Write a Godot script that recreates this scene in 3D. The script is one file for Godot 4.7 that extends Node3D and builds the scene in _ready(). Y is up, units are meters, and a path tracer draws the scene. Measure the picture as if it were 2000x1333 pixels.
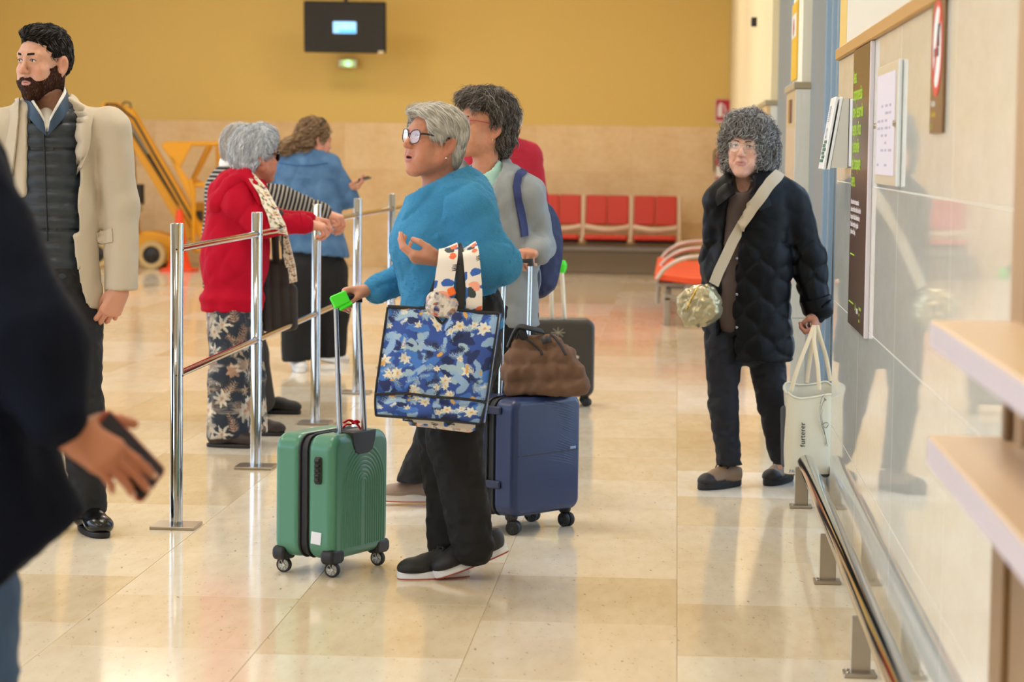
extends Node3D
# ---------------------------------------------------------------- camera model (2000 x 1333)
const FOC := 4870.0
const CAM_H := 1.43
var Rt := Vector3(); var Dn := Vector3(); var Fw := Vector3(); var Fh := Vector3()
var M := {}
var counts := {}

func cam_axes() -> void:
	var yaw := 0.0649; var pitch := 0.07547; var roll := 0.01333
	var ry := Basis(Vector3(cos(yaw), 0, -sin(yaw)), Vector3(0, 1, 0), Vector3(sin(yaw), 0, cos(yaw)))
	var rx := Basis(Vector3(1, 0, 0), Vector3(0, cos(pitch), sin(pitch)), Vector3(0, -sin(pitch), cos(pitch)))
	var rz := Basis(Vector3(cos(roll), sin(roll), 0), Vector3(-sin(roll), cos(roll), 0), Vector3(0, 0, 1))
	var m := (rz * rx * ry).transposed()
	Rt = Vector3(m.x.x, -m.x.y, -m.x.z); Dn = Vector3(m.y.x, -m.y.y, -m.y.z); Fw = Vector3(m.z.x, -m.z.y, -m.z.z)
	Fh = Vector3(Fw.x, 0, Fw.z).normalized()

func ray(x: float, y: float) -> Vector3:
	return Fw + Rt * ((x - 1000.0) / FOC) + Dn * ((y - 666.5) / FOC)
func at(x: float, y: float, dist: float) -> Vector3:      # point at a horizontal distance ahead of the camera
	var r := ray(x, y)
	return Vector3(0, CAM_H, 0) + r * (dist / r.dot(Fh))
func onfloor(x: float, y: float, h := 0.0) -> Vector3:
	var r := ray(x, y)
	return Vector3(0, CAM_H, 0) + r * ((h - CAM_H) / r.y)
func onx(x: float, y: float, wx: float) -> Vector3:
	var r := ray(x, y)
	return Vector3(0, CAM_H, 0) + r * (wx / r.x)
func onz(x: float, y: float, wz: float) -> Vector3:
	var r := ray(x, y)
	return Vector3(0, CAM_H, 0) + r * (wz / r.z)

# ---------------------------------------------------------------- scene bookkeeping
func numbered(called: String) -> String:
	if not counts.has(called):
		counts[called] = 0
		return called
	counts[called] += 1
	return "%s_%03d" % [called, counts[called]]
func tag(o: Node3D, label: String, category: String, group := "") -> Node3D:
	o.set_meta("label", label); o.set_meta("category", category)
	if group != "": o.set_meta("group", group)
	return o
func thing(called: String, label: String, category: String, base: Vector3, group := "") -> Node3D:
	var o := Node3D.new()
	o.name = numbered(called)
	add_child(o)
	o.position = base
	tag(o, label, category, group)
	return o
func part(called: String, mesh: Mesh, m: Material, parent: Node3D, label := "") -> MeshInstance3D:
	# geometry is written in world coordinates; the node undoes its parent's place
	var o := MeshInstance3D.new()
	o.name = called; o.mesh = mesh
	if m: o.material_override = m
	parent.add_child(o, true)
	o.position = -parent_origin(parent)
	if parent is MeshInstance3D: o.position = Vector3.ZERO
	if label != "": o.set_meta("label", label)
	return o
func parent_origin(p: Node3D) -> Vector3:
	return p.position if p.get_parent() == self and not p is MeshInstance3D else Vector3.ZERO
func single(called: String, mesh: Mesh, m: Material, label: String, category: String, group := "") -> MeshInstance3D:
	var o := MeshInstance3D.new()
	o.name = numbered(called); o.mesh = mesh; o.material_override = m
	add_child(o)
	tag(o, label, category, group)
	return o
func struct(called: String, mesh: Mesh, m: Material, label: String) -> MeshInstance3D:
	var o := MeshInstance3D.new()
	o.name = called; o.mesh = mesh; o.material_override = m
	add_child(o)
	o.set_meta("kind", "structure"); o.set_meta("label", label); o.set_meta("category", called.split("_")[0])
	return o
func placed(o: MeshInstance3D, at_: Vector3) -> MeshInstance3D:
	o.position = at_
	return o

# ---------------------------------------------------------------- materials
func mat(hex: String, rough := 0.6, metal := 0.0, spec := 0.5) -> StandardMaterial3D:
	var m := StandardMaterial3D.new()
	m.albedo_color = Color(hex); m.roughness = rough; m.metallic = metal; m.metallic_specular = spec
	return m
func vmat(rough := 0.6, spec := 0.5) -> StandardMaterial3D:
	var m := StandardMaterial3D.new()
	m.vertex_color_use_as_albedo = true; m.roughness = rough; m.metallic_specular = spec
	return m
func lin(hex: String) -> Color:
	return Color(hex).srgb_to_linear()
func emat(hex: String, energy: float) -> StandardMaterial3D:
	var m := mat(hex, 0.5)
	m.emission_enabled = true; m.emission = Color(hex); m.emission_energy_multiplier = energy
	return m
func tex(img: Image) -> ImageTexture:
	return ImageTexture.create_from_image(img)
func noise(freq: float, sd: int, octaves := 4) -> FastNoiseLite:
	var n := FastNoiseLite.new()
	n.seed = sd; n.frequency = freq; n.fractal_octaves = octaves
	n.noise_type = FastNoiseLite.TYPE_SIMPLEX_SMOOTH
	return n
func bump_tex(w: int, h: int, fn: Callable, strength: float) -> ImageTexture:
	var img := Image.create(w, h, false, Image.FORMAT_RGBA8)
	for y in h:
		for x in w:
			var v: float = fn.call(x, y)
			img.set_pixel(x, y, Color(v, v, v))
	img.bump_map_to_normal_map(strength)
	return tex(img)
func cloth(m: StandardMaterial3D, scale: float, strength := 1.0) -> StandardMaterial3D:
	# woven texture seen as fine relief
	m.normal_enabled = true; m.normal_texture = M.weave; m.normal_scale = strength
	m.uv1_triplanar = true; m.uv1_scale = Vector3.ONE * scale
	return m

# ---------------------------------------------------------------- mesh builder
class Mb:
	var v := PackedVector3Array()
	var n := PackedVector3Array()
	var c := PackedColorArray()
	var u := PackedVector2Array()
	var ix := PackedInt32Array()
	var col := Color.WHITE
	func vert(p: Vector3, nn: Vector3, uv := Vector2.ZERO) -> int:
		v.append(p); n.append(nn); c.append(col); u.append(uv)
		return v.size() - 1
	func tri(a: int, b: int, d: int) -> void:
		var g := (v[d] - v[a]).cross(v[b] - v[a])
		if g.dot(n[a] + n[b] + n[d]) >= 0.0:
			ix.append(a); ix.append(b); ix.append(d)
		else:
			ix.append(a); ix.append(d); ix.append(b)
	func face(a: Vector3, b: Vector3, d: Vector3, e: Vector3, out: Vector3, uvs := []) -> void:
		var g := (b - a).cross(d - a)
		if g.length_squared() < 1e-16: g = (d - a).cross(e - a)
		g = g.normalized()
		if g.dot(out) < 0.0: g = -g
		var q := [a, b, d, e]
		var id := []
		for k in 4: id.append(vert(q[k], g, uvs[k] if uvs.size() else Vector2.ZERO))
		tri(id[0], id[1], id[2]); tri(id[0], id[2], id[3])
	func tri3(a: Vector3, b: Vector3, d: Vector3, out: Vector3) -> void:
		var g := (b - a).cross(d - a).normalized()
		if g.dot(out) < 0.0: g = -g
		tri(vert(a, g), vert(b, g), vert(d, g))
	func box(ce: Vector3, s: Vector3, ch := 0.0, b := Basis.IDENTITY) -> void:
		# a box whose edges are chamfered
		var h := s * 0.5
		ch = minf(ch, minf(h.x, minf(h.y, h.z)) * 0.9)
		var P := func(i: int, sx: float, sy: float, sz: float) -> Vector3:
			var q := Vector3(h.x * sx, h.y * sy, h.z * sz)
			for k in 3:
				if k != i: q[k] -= ch * signf([sx, sy, sz][k])
			return ce + b * q
		for i in 3:
			for sg in [-1.0, 1.0]:
				var q := []
				for w in [[-1.0, -1.0], [1.0, -1.0], [1.0, 1.0], [-1.0, 1.0]]:
					var e := [0.0, 0.0, 0.0]
					e[i] = sg; e[(i + 1) % 3] = w[0]; e[(i + 2) % 3] = w[1]
					q.append(P.call(i, e[0], e[1], e[2]))
				var o := Vector3.ZERO
				o[i] = sg
				var sa := s[(i + 1) % 3]; var sb := s[(i + 2) % 3]
				face(q[0], q[1], q[2], q[3], b * o, [Vector2(0, 0), Vector2(sa, 0), Vector2(sa, sb), Vector2(0, sb)])
		if ch <= 0.0: return
		for i in 3:
			var j := (i + 1) % 3; var k := (i + 2) % 3
			for sj in [-1.0, 1.0]:
				for sk in [-1.0, 1.0]:
					var e := [0.0, 0.0, 0.0]; var g := [0.0, 0.0, 0.0]
					e[i] = -1.0; e[j] = sj; e[k] = sk
					g[i] = 1.0; g[j] = sj; g[k] = sk
					var o := Vector3.ZERO
					o[j] = sj; o[k] = sk
					face(P.call(j, e[0], e[1], e[2]), P.call(j, g[0], g[1], g[2]), P.call(k, g[0], g[1], g[2]), P.call(k, e[0], e[1], e[2]), b * o)
		for sx in [-1.0, 1.0]:
			for sy in [-1.0, 1.0]:
				for sz in [-1.0, 1.0]:
					tri3(P.call(0, sx, sy, sz), P.call(1, sx, sy, sz), P.call(2, sx, sy, sz), b * Vector3(sx, sy, sz))
	func tube(pts: Array, radii: Array, sides := 10, caps := true, flat := 1.0, up := Vector3.ZERO) -> void:
		# a swept tube; flat < 1 squeezes it across its second axis
		var m := pts.size()
		var t0: Vector3 = (pts[1] - pts[0]).normalized()
		var a := up if up != Vector3.ZERO else (Vector3.UP if absf(t0.y) < 0.9 else Vector3.RIGHT)
		a = (a - t0 * a.dot(t0)).normalized()
		var start := v.size()
		var len := 0.0
		for i in m:
			var t: Vector3
			if i == 0: t = t0
			elif i == m - 1: t = (pts[i] - pts[i - 1]).normalized()
			else: t = ((pts[i + 1] - pts[i]).normalized() + (pts[i] - pts[i - 1]).normalized()).normalized()
			if i > 0: len += (pts[i] - pts[i - 1]).length()
			a = (a - t * a.dot(t)).normalized()
			var bb := t.cross(a)
			var r: float = radii[i] if radii.size() > 1 else radii[0]
			for k in sides + 1:
				var th := TAU * k / sides
				vert(pts[i] + a * (cos(th) * r * flat) + bb * (sin(th) * r), (a * (cos(th) / flat) + bb * sin(th)).normalized(), Vector2(float(k) / sides, len))
		for i in m - 1:
			for k in sides:
				var q := start + i * (sides + 1) + k
				tri(q, q + 1, q + sides + 2); tri(q, q + sides + 2, q + sides + 1)
		if caps:
			for e in [0, m - 1]:
				var t: Vector3 = -t0 if e == 0 else (pts[m - 1] - pts[m - 2]).normalized()
				var cc := vert(pts[e], t)
				var first := v.size()
				for k in sides + 1:
					vert(v[start + e * (sides + 1) + k], t)
				for k in sides: tri(cc, first + k, first + k + 1)
	func lathe(prof: Array, o: Vector3, b := Basis.IDENTITY, sides := 24, smooth := true) -> void:
		# prof: Vector2(radius, height) turned about b.y
		for i in prof.size() - 1:
			var p0: Vector2 = prof[i]; var p1: Vector2 = prof[i + 1]
			var d := p1 - p0
			if d.length() < 1e-7: continue
			var nn := Vector2(d.y, -d.x).normalized()
			var n0 := nn; var n1 := nn
			if smooth:
				if i > 0:
					var e: Vector2 = (p0 - prof[i - 1]).normalized()
					if e.dot(d.normalized()) > 0.7: n0 = (nn + Vector2(e.y, -e.x)).normalized()
				if i < prof.size() - 2:
					var e: Vector2 = (prof[i + 2] - p1).normalized()
					if e.dot(d.normalized()) > 0.7: n1 = (nn + Vector2(e.y, -e.x)).normalized()
			var st := v.size()
			for k in sides + 1:
				var th := TAU * k / sides
				var r := Vector3(cos(th), 0, sin(th))
				vert(o + b * (r * p0.x + Vector3(0, p0.y, 0)), b * (r * n0.x + Vector3(0, n0.y, 0)), Vector2(float(k) / sides, p0.y))
				vert(o + b * (r * p1.x + Vector3(0, p1.y, 0)), b * (r * n1.x + Vector3(0, n1.y, 0)), Vector2(float(k) / sides, p1.y))
			for k in sides:
				var q := st + k * 2
				tri(q, q + 1, q + 3); tri(q, q + 3, q + 2)
	func ball(o: Vector3, r: Vector3, b := Basis.IDENTITY, sides := 14, rings := 8) -> void:
		var st := v.size()
		for i in rings + 1:
			var ph := PI * i / rings
			for k in sides + 1:
				var th := TAU * k / sides
				var d := Vector3(sin(ph) * cos(th), cos(ph), sin(ph) * sin(th))
				vert(o + b * (d * r), (b * (d / r)).normalized(), Vector2(float(k) / sides, float(i) / rings))
		for i in rings:
			for k in sides:
				var q := st + i * (sides + 1) + k
				if i > 0: tri(q, q + 1, q + sides + 2)
				if i < rings - 1: tri(q, q + sides + 2, q + sides + 1)
	func slab(poly: PackedVector2Array, depth: float, bev: float, o: Vector3, b: Basis, steps := 3, uvs := 1.0) -> void:
		# a convex outline in (b.x, b.y) with its thickness along b.z, edges rounded by bev
		var m := poly.size()
		var nr := PackedVector2Array()
		var area := 0.0
		for i in m: area += poly[i].cross(poly[(i + 1) % m])
		var sg := 1.0 if area > 0.0 else -1.0
		for i in m:
			var e := (poly[(i + 1) % m] - poly[(i + m - 1) % m]).normalized()
			nr.append(Vector2(e.y, -e.x) * sg)
		var rings := []
		for s in [-1.0, 1.0]:
			for k in steps + 1:
				var th := PI * 0.5 * (float(k) / steps if s > 0.0 else 1.0 - float(k) / steps)
				rings.append([bev * (1.0 - cos(th)), s * (depth * 0.5 - bev * (1.0 - sin(th))), cos(th), s * sin(th)])
		var st := v.size()
		for r in rings:
			for i in m + 1:
				var q := i % m
				var p := poly[q] - nr[q] * float(r[0])
				vert(o + b * Vector3(p.x, p.y, r[1]), (b * Vector3(nr[q].x * r[2], nr[q].y * r[2], r[3])).normalized(), p * uvs)
		for k in rings.size() - 1:
			for i in m:
				var q := st + k * (m + 1) + i
				tri(q, q + 1, q + m + 2); tri(q, q + m + 2, q + m + 1)
		for s in [0, rings.size() - 1]:
			var nn := b.z * (-1.0 if s == 0 else 1.0)
			var f := v.size()
			var cen := Vector2.ZERO
			for i in m: cen += poly[i]
			cen /= m
			vert(o + b * Vector3(cen.x, cen.y, rings[s][1]), nn, cen * uvs)
			for i in m + 1:
				var q := i % m
				var p := poly[q] - nr[q] * float(rings[s][0])
				vert(o + b * Vector3(p.x, p.y, rings[s][1]), nn, p * uvs)
			for i in m: tri(f, f + 1 + i, f + 2 + i)
	func grid(rows: Array, two := 0.0, uvr := Vector2.ONE) -> void:
		# a sheet through rows of points with smooth normals; two > 0 gives it a thickness
		var h := rows.size(); var w: int = rows[0].size()
		var nn := []
		for i in h:
			var l := []
			for k in w:
				var a: Vector3 = rows[mini(i + 1, h - 1)][k] - rows[maxi(i - 1, 0)][k]
				var b: Vector3 = rows[i][mini(k + 1, w - 1)] - rows[i][maxi(k - 1, 0)]
				l.append(a.cross(b).normalized())
			nn.append(l)
		for s in ([1.0, -1.0] if two > 0.0 else [1.0]):
			var st := v.size()
			for i in h:
				for k in w:
					vert(rows[i][k] + nn[i][k] * (two * 0.5 * s), nn[i][k] * s, Vector2(float(k) / (w - 1), float(i) / (h - 1)) * uvr)
			for i in h - 1:
				for k in w - 1:
					var q := st + i * w + k
					tri(q, q + 1, q + w + 1); tri(q, q + w + 1, q + w)
		if two > 0.0:
			var rim := []
			for k in w: rim.append([0, k])
			for i in range(1, h): rim.append([i, w - 1])
			for k in range(w - 2, -1, -1): rim.append([h - 1, k])
			for i in range(h - 2, 0, -1): rim.append([i, 0])
			for r in rim.size():
				var a: Array = rim[r]; var b: Array = rim[(r + 1) % rim.size()]
				var pa: Vector3 = rows[a[0]][a[1]]; var pb: Vector3 = rows[b[0]][b[1]]
				var na: Vector3 = nn[a[0]][a[1]] * two * 0.5; var nb: Vector3 = nn[b[0]][b[1]] * two * 0.5
				var mid: Vector3 = rows[h / 2][w / 2]
				face(pa + na, pb + nb, pb - nb, pa - na, pa - mid)
	func mesh() -> ArrayMesh:
		var a := []
		a.resize(Mesh.ARRAY_MAX)
		a[Mesh.ARRAY_VERTEX] = v; a[Mesh.ARRAY_NORMAL] = n; a[Mesh.ARRAY_COLOR] = c; a[Mesh.ARRAY_TEX_UV] = u; a[Mesh.ARRAY_INDEX] = ix
		var m := ArrayMesh.new()
		m.add_surface_from_arrays(Mesh.PRIMITIVE_TRIANGLES, a)
		return m

# ---------------------------------------------------------------- smooth solid modelling on a grid
class Sdf:
	var prims := []
	var cell := 0.01
	var disp = null
	var o := Vector3(); var nx := 0; var ny := 0; var nz := 0
	var f := PackedFloat32Array()
	func cap(a: Vector3, b: Vector3, ra: float, rb: float, k := 0.02, q := 1.0, dir := Vector3.FORWARD) -> void:
		prims.append([0, 0, k, a, b, ra, rb, q, dir.normalized()])
	func cut_cap(a: Vector3, b: Vector3, ra: float, rb: float, k := 0.01, q := 1.0, dir := Vector3.FORWARD) -> void:
		prims.append([0, 1, k, a, b, ra, rb, q, dir.normalized()])
	func ell(ce: Vector3, r: Vector3, k := 0.02, b := Basis.IDENTITY) -> void:
		prims.append([1, 0, k, ce, r, b])
	func cut_ell(ce: Vector3, r: Vector3, k := 0.01, b := Basis.IDENTITY) -> void:
		prims.append([1, 1, k, ce, r, b])
	func keep_below(p: Vector3, nn: Vector3, k := 0.004) -> void:     # keeps the side against nn
		prims.append([2, 2, k, p, nn.normalized()])
	func rbox(ce: Vector3, half: Vector3, r: float, k := 0.01, b := Basis.IDENTITY) -> void:
		prims.append([3, 0, k, ce, half, r, b])
	func cut_box(ce: Vector3, half: Vector3, r: float, k := 0.005, b := Basis.IDENTITY) -> void:
		prims.append([3, 1, k, ce, half, r, b])
	func grow(r: float) -> void:
		prims.append([4, 3, r])
	func ext(p: Array) -> Array:
		var k: float = p[2]
		match int(p[0]):
			0:
				var r := maxf(p[5], p[6]) * maxf(1.0, 1.0 / float(p[7]))
				var lo := Vector3(minf(p[3].x, p[4].x), minf(p[3].y, p[4].y), minf(p[3].z, p[4].z))
				var hi := Vector3(maxf(p[3].x, p[4].x), maxf(p[3].y, p[4].y), maxf(p[3].z, p[4].z))
				return [lo - Vector3.ONE * r, hi + Vector3.ONE * r]
			1:
				var r := maxf(p[4].x, maxf(p[4].y, p[4].z))
				return [p[3] - Vector3.ONE * r, p[3] + Vector3.ONE * r]
			3:
				var r: float = p[4].length() + p[5]
				return [p[3] - Vector3.ONE * r, p[3] + Vector3.ONE * r]
		return []
	func build(cs: float) -> void:
		cell = cs
		var lo := Vector3.ONE * 1e9; var hi := -lo
		var pad := 0.0
		for p in prims:
			if p[1] == 3: pad += p[2]
			if p[1] != 0: continue
			var e := ext(p)
			lo = lo.min(e[0]); hi = hi.max(e[1])
		o = lo - Vector3.ONE * (cs * 3.0 + pad)
		var s := (hi - lo + Vector3.ONE * (cs * 6.0 + pad * 2.0)) / cs
		nx = int(s.x) + 2; ny = int(s.y) + 2; nz = int(s.z) + 2
		f.resize(nx * ny * nz); f.fill(1.0)
		for p in prims: apply(p)
		if disp != null:
			var i := 0
			var lim := cs * 3.0
			for z in nz:
				for y in ny:
					for x in nx:
						var d := f[i]
						if d < lim and d > -lim:
							f[i] = d + float(disp.call(o + Vector3(x, y, z) * cs))
						i += 1
	func apply(p: Array) -> void:
		var kind: int = p[0]; var op: int = p[1]; var k: float = p[2]
		var x0 := 0; var y0 := 0; var z0 := 0; var x1 := nx - 1; var y1 := ny - 1; var z1 := nz - 1
		if kind == 4:
			for i in f.size(): f[i] -= k
			return
		if kind != 2:
			var e := ext(p)
			var mg := Vector3.ONE * (k + cell * 4.0)
			var a: Vector3 = (e[0] - mg - o) / cell; var b: Vector3 = (e[1] + mg - o) / cell
			x0 = clampi(int(a.x), 0, nx - 1); y0 = clampi(int(a.y), 0, ny - 1); z0 = clampi(int(a.z), 0, nz - 1)
			x1 = clampi(int(b.x) + 1, 0, nx - 1); y1 = clampi(int(b.y) + 1, 0, ny - 1); z1 = clampi(int(b.z) + 1, 0, nz - 1)
		var A: Vector3 = p[3]; var ab := Vector3.ZERO; var il := 0.0; var ra := 0.0; var rb := 0.0; var qq := 0.0; var dir := Vector3.ZERO
		var R := Vector3.ONE; var R2 := Vector3.ONE; var bt := Basis.IDENTITY; var bent := false; var half := Vector3.ZERO; var br := 0.0
		if kind == 0:
			ab = p[4] - A; il = 1.0 / maxf(ab.length_squared(), 1e-9); ra = p[5]; rb = p[6]; qq = p[7] * p[7] - 1.0; dir = p[8]
		elif kind == 1:
			R = p[4]; R2 = R * R; bt = (p[5] as Basis).transposed(); bent = p[5] != Basis.IDENTITY
		elif kind == 2:
			dir = p[4]
		elif kind == 3:
			half = p[4]; br = p[5]; bt = (p[6] as Basis).transposed(); bent = p[6] != Basis.IDENTITY
		var ik := 0.25 / maxf(k, 1e-6)
		for z in range(z0, z1 + 1):
			for y in range(y0, y1 + 1):
				var i := (z * ny + y) * nx + x0
				var w := o + Vector3(x0, y, z) * cell - A
				for x in range(x0, x1 + 1):
					var d := 0.0
					if kind == 0:
						var t := clampf(w.dot(ab) * il, 0.0, 1.0)
						var g := w - ab * t
						var l := g.length_squared()
						if qq != 0.0:
							var gn := g.dot(dir)
							l += qq * gn * gn
						d = sqrt(l) - ra - (rb - ra) * t
					elif kind == 1:
						var g := bt * w if bent else w
						var k0 := (g / R).length()
						var k1 := (g / R2).length()
						d = k0 * (k0 - 1.0) / k1 if k1 > 1e-9 else -minf(R.x, minf(R.y, R.z))
					elif kind == 2:
						d = w.dot(dir)
					else:
						var g := (bt * w if bent else w).abs() - half
						d = g.max(Vector3.ZERO).length() + minf(maxf(g.x, maxf(g.y, g.z)), 0.0) - br
					var c := f[i]
					if op == 0:
						var h := k - absf(c - d)
						f[i] = minf(c, d) if h <= 0.0 else minf(c, d) - h * h * ik
					else:
						if op == 1: d = -d
						var h := k - absf(c - d)
						f[i] = maxf(c, d) if h <= 0.0 else maxf(c, d) + h * h * ik
					i += 1
					w.x += cell
	func sample(p: Vector3) -> float:
		var g := (p - o) / cell
		var x := int(g.x); var y := int(g.y); var z := int(g.z)
		if g.x < 0 or g.y < 0 or g.z < 0 or x >= nx - 1 or y >= ny - 1 or z >= nz - 1: return 1.0
		var i := (z * ny + y) * nx + x
		var s := nx * ny
		var fx := g.x - x; var fy := g.y - y; var fz := g.z - z
		var a := lerpf(lerpf(f[i], f[i + 1], fx), lerpf(f[i + nx], f[i + nx + 1], fx), fy)
		var b := lerpf(lerpf(f[i + s], f[i + s + 1], fx), lerpf(f[i + s + nx], f[i + s + nx + 1], fx), fy)
		return lerpf(a, b, fz)
	func normal(p: Vector3) -> Vector3:
		var e := cell
		return Vector3(sample(p + Vector3(e, 0, 0)) - sample(p - Vector3(e, 0, 0)), sample(p + Vector3(0, e, 0)) - sample(p - Vector3(0, e, 0)), sample(p + Vector3(0, 0, e)) - sample(p - Vector3(0, 0, e))).normalized()
	func hit(from: Vector3, dir: Vector3, t0: float, t1: float) -> Vector3:
		# first point of the surface along a line; INF when it misses
		var t := t0
		var st := cell * 0.6
		while t < t1:
			if sample(from + dir * t) < 0.0:
				var a := t - st; var b := t
				for k in 8:
					var m := (a + b) * 0.5
					if sample(from + dir * m) < 0.0: b = m
					else: a = m
				return from + dir * b
			t += st
		return Vector3.INF
	func emit(mb: Mb, xf := Transform3D.IDENTITY, colour = null, uv = null) -> void:
		# surface nets
		var id := PackedInt32Array()
		id.resize(f.size()); id.fill(-1)
		var sx := 1; var sy := nx; var sz := nx * ny
		var base := mb.v.size()
		var vs := PackedVector3Array(); var ns := PackedVector3Array()
		var tris := PackedInt32Array()
		var offs := [0, sx, sy, sx + sy, sz, sx + sz, sy + sz, sx + sy + sz]
		var cpos := [Vector3(0, 0, 0), Vector3(1, 0, 0), Vector3(0, 1, 0), Vector3(1, 1, 0), Vector3(0, 0, 1), Vector3(1, 0, 1), Vector3(0, 1, 1), Vector3(1, 1, 1)]
		var edges := [[0, 1], [2, 3], [4, 5], [6, 7], [0, 2], [1, 3], [4, 6], [5, 7], [0, 4], [1, 5], [2, 6], [3, 7]]
		var steps := [sx, sy, sz]
		for z in range(1, nz - 1):
			for y in range(1, ny - 1):
				var i := (z * ny + y) * nx + 1
				for x in range(1, nx - 1):
					var a := f[i]
					var ina := a < 0.0
					for ax in 3:
						var st: int = steps[ax]
						if (f[i + st] < 0.0) == ina: continue
						var s1: int = steps[(ax + 1) % 3]; var s2: int = steps[(ax + 2) % 3]
						var q := PackedInt32Array([i, i - s1, i - s1 - s2, i - s2])
						for m in 4:
							var ci := q[m]
							if id[ci] < 0:
								var acc := Vector3.ZERO
								var cnt := 0
								for e in edges:
									var f0 := f[ci + int(offs[e[0]])]; var f1 := f[ci + int(offs[e[1]])]
									if (f0 < 0.0) != (f1 < 0.0):
										acc += (cpos[e[0]] as Vector3).lerp(cpos[e[1]], f0 / (f0 - f1))
										cnt += 1
								var cz := ci / sz; var cy := (ci - cz * sz) / sy; var cx := ci - cz * sz - cy * sy
								id[ci] = vs.size()
								vs.append(o + (Vector3(cx, cy, cz) + acc / cnt) * cell)
								ns.append(Vector3.ZERO)
							q[m] = id[ci]
						if ina:
							tris.append_array([q[0], q[2], q[1], q[0], q[3], q[2]])
						else:
							tris.append_array([q[0], q[1], q[2], q[0], q[2], q[3]])
					i += 1
		for t in range(0, tris.size(), 3):
			var a := tris[t]; var b := tris[t + 1]; var d := tris[t + 2]
			var g := (vs[d] - vs[a]).cross(vs[b] - vs[a])
			ns[a] += g; ns[b] += g; ns[d] += g
		var vc := mb.col
		var nb := xf.basis.orthonormalized()
		var flip := xf.basis.determinant() < 0.0
		for i in vs.size():
			var nn := ns[i].normalized()
			if colour != null: vc = colour.call(vs[i], nn)
			mb.v.append(xf * vs[i]); mb.n.append((nb * nn).normalized()); mb.c.append(vc)
			mb.u.append(uv.call(vs[i], nn) if uv != null else Vector2.ZERO)
		for t in range(0, tris.size(), 3):
			mb.ix.append(base + tris[t])
			if flip: mb.ix.append(base + tris[t + 2]); mb.ix.append(base + tris[t + 1])
			else: mb.ix.append(base + tris[t + 1]); mb.ix.append(base + tris[t + 2])

func text_mesh(words: String, size: float, depth := 0.002, bold := false, serif := false) -> TextMesh:
	var t := TextMesh.new()
	var fnt := SystemFont.new()
	fnt.font_names = PackedStringArray(["Droid Serif" if serif else "Droid Sans"])
	if bold: fnt.font_weight = 700
	t.font = fnt; t.text = words; t.font_size = 64; t.pixel_size = size / 64.0; t.depth = depth
	t.horizontal_alignment = HORIZONTAL_ALIGNMENT_LEFT
	return t
func letters(called: String, words: String, size: float, b: Basis, o: Vector3, m: Material, parent: Node3D, squeeze := 1.0, bold := false) -> MeshInstance3D:
	var x := MeshInstance3D.new()
	x.name = called; x.mesh = text_mesh(words, size, 0.0002, bold); x.material_override = m
	parent.add_child(x, true)
	x.transform = Transform3D(b * Basis.from_scale(Vector3(squeeze, 1, 1)), o - parent_origin(parent))
	return x
func rounded(w: float, h: float, r: float, steps := 5) -> PackedVector2Array:
	var p := PackedVector2Array()
	for q in 4:
		var cx := (w * 0.5 - r) * (1.0 if q == 0 or q == 3 else -1.0)
		var cy := (h * 0.5 - r) * (1.0 if q < 2 else -1.0)
		for k in steps + 1:
			var th := PI * 0.5 * (q + float(k) / steps)
			p.append(Vector2(cx + cos(th) * r, cy + sin(th) * r))
	return p
func smooth_path(pts: Array, per := 6) -> Array:
	var out := []
	var m := pts.size()
	for i in m - 1:
		var p0: Vector3 = pts[maxi(i - 1, 0)]; var p1: Vector3 = pts[i]; var p2: Vector3 = pts[i + 1]; var p3: Vector3 = pts[mini(i + 2, m - 1)]
		for k in per:
			var t := float(k) / per
			out.append(p1.cubic_interpolate(p2, p0, p3, t))
	out.append(pts[m - 1])
	return out

# ---------------------------------------------------------------- the hall
const WX := 0.60        # face of the wall on the right
const BZ := -30.6       # face of the far wall
const LX := -10.0       # window wall on the left
const RZ := 13.0         # wall behind the camera
const CH := 5.0         # ceiling
const TILE := 0.6
const TLEN := 0.84

func _ready() -> void:
	cam_axes()
	# ---- camera
	var cam := Camera3D.new()
	cam.name = "camera"
	add_child(cam)
	cam.transform = Transform3D(Basis(Rt, -Dn, -Fw), Vector3(0, CAM_H, 0))
	var lens := CameraAttributesPhysical.new()
	lens.frustum_focal_length = 87.68
	lens.frustum_focus_distance = 8.9
	lens.exposure_aperture = 4.4
	cam.attributes = lens
	cam.keep_aspect = Camera3D.KEEP_HEIGHT
	cam.fov = rad_to_deg(2.0 * atan(666.5 / FOC))
	cam.near = 0.05; cam.far = 200.0
	cam.current = true
	# ---- sky and exposure
	var env := Environment.new()
	var sky := Sky.new()
	var sm := ProceduralSkyMaterial.new()
	sm.sky_top_color = Color("a6c6f0"); sm.sky_horizon_color = Color("dbe9fa")
	sm.ground_bottom_color = Color("a8a59c"); sm.ground_horizon_color = Color("d9dbd8")
	sm.sun_angle_max = 0.0
	sky.sky_material = sm
	env.background_mode = Environment.BG_SKY
	env.sky = sky
	env.background_energy_multiplier = SKY_ENERGY
	env.tonemap_mode = Environment.TONE_MAPPER_LINEAR
	env.tonemap_exposure = EXPOSURE
	env.sdfgi_enabled = true; env.ssao_enabled = true; env.ssil_enabled = true
	var we := WorldEnvironment.new()
	we.name = "world"
	we.environment = env
	add_child(we)
	# ---- ceiling luminaires
	make_materials()
	ceiling_panels()
	# ---- structure and things
	make_floor()
	make_back_wall()
	make_right_wall()
	make_shell()
	make_barrier()
	make_wall_fittings()
	make_benches()
	make_lift()
	make_screen()
	make_luggage()
	make_people()

const SKY_ENERGY := 6.2
const EXPOSURE := 1.06
const PANEL := 7.2

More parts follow.
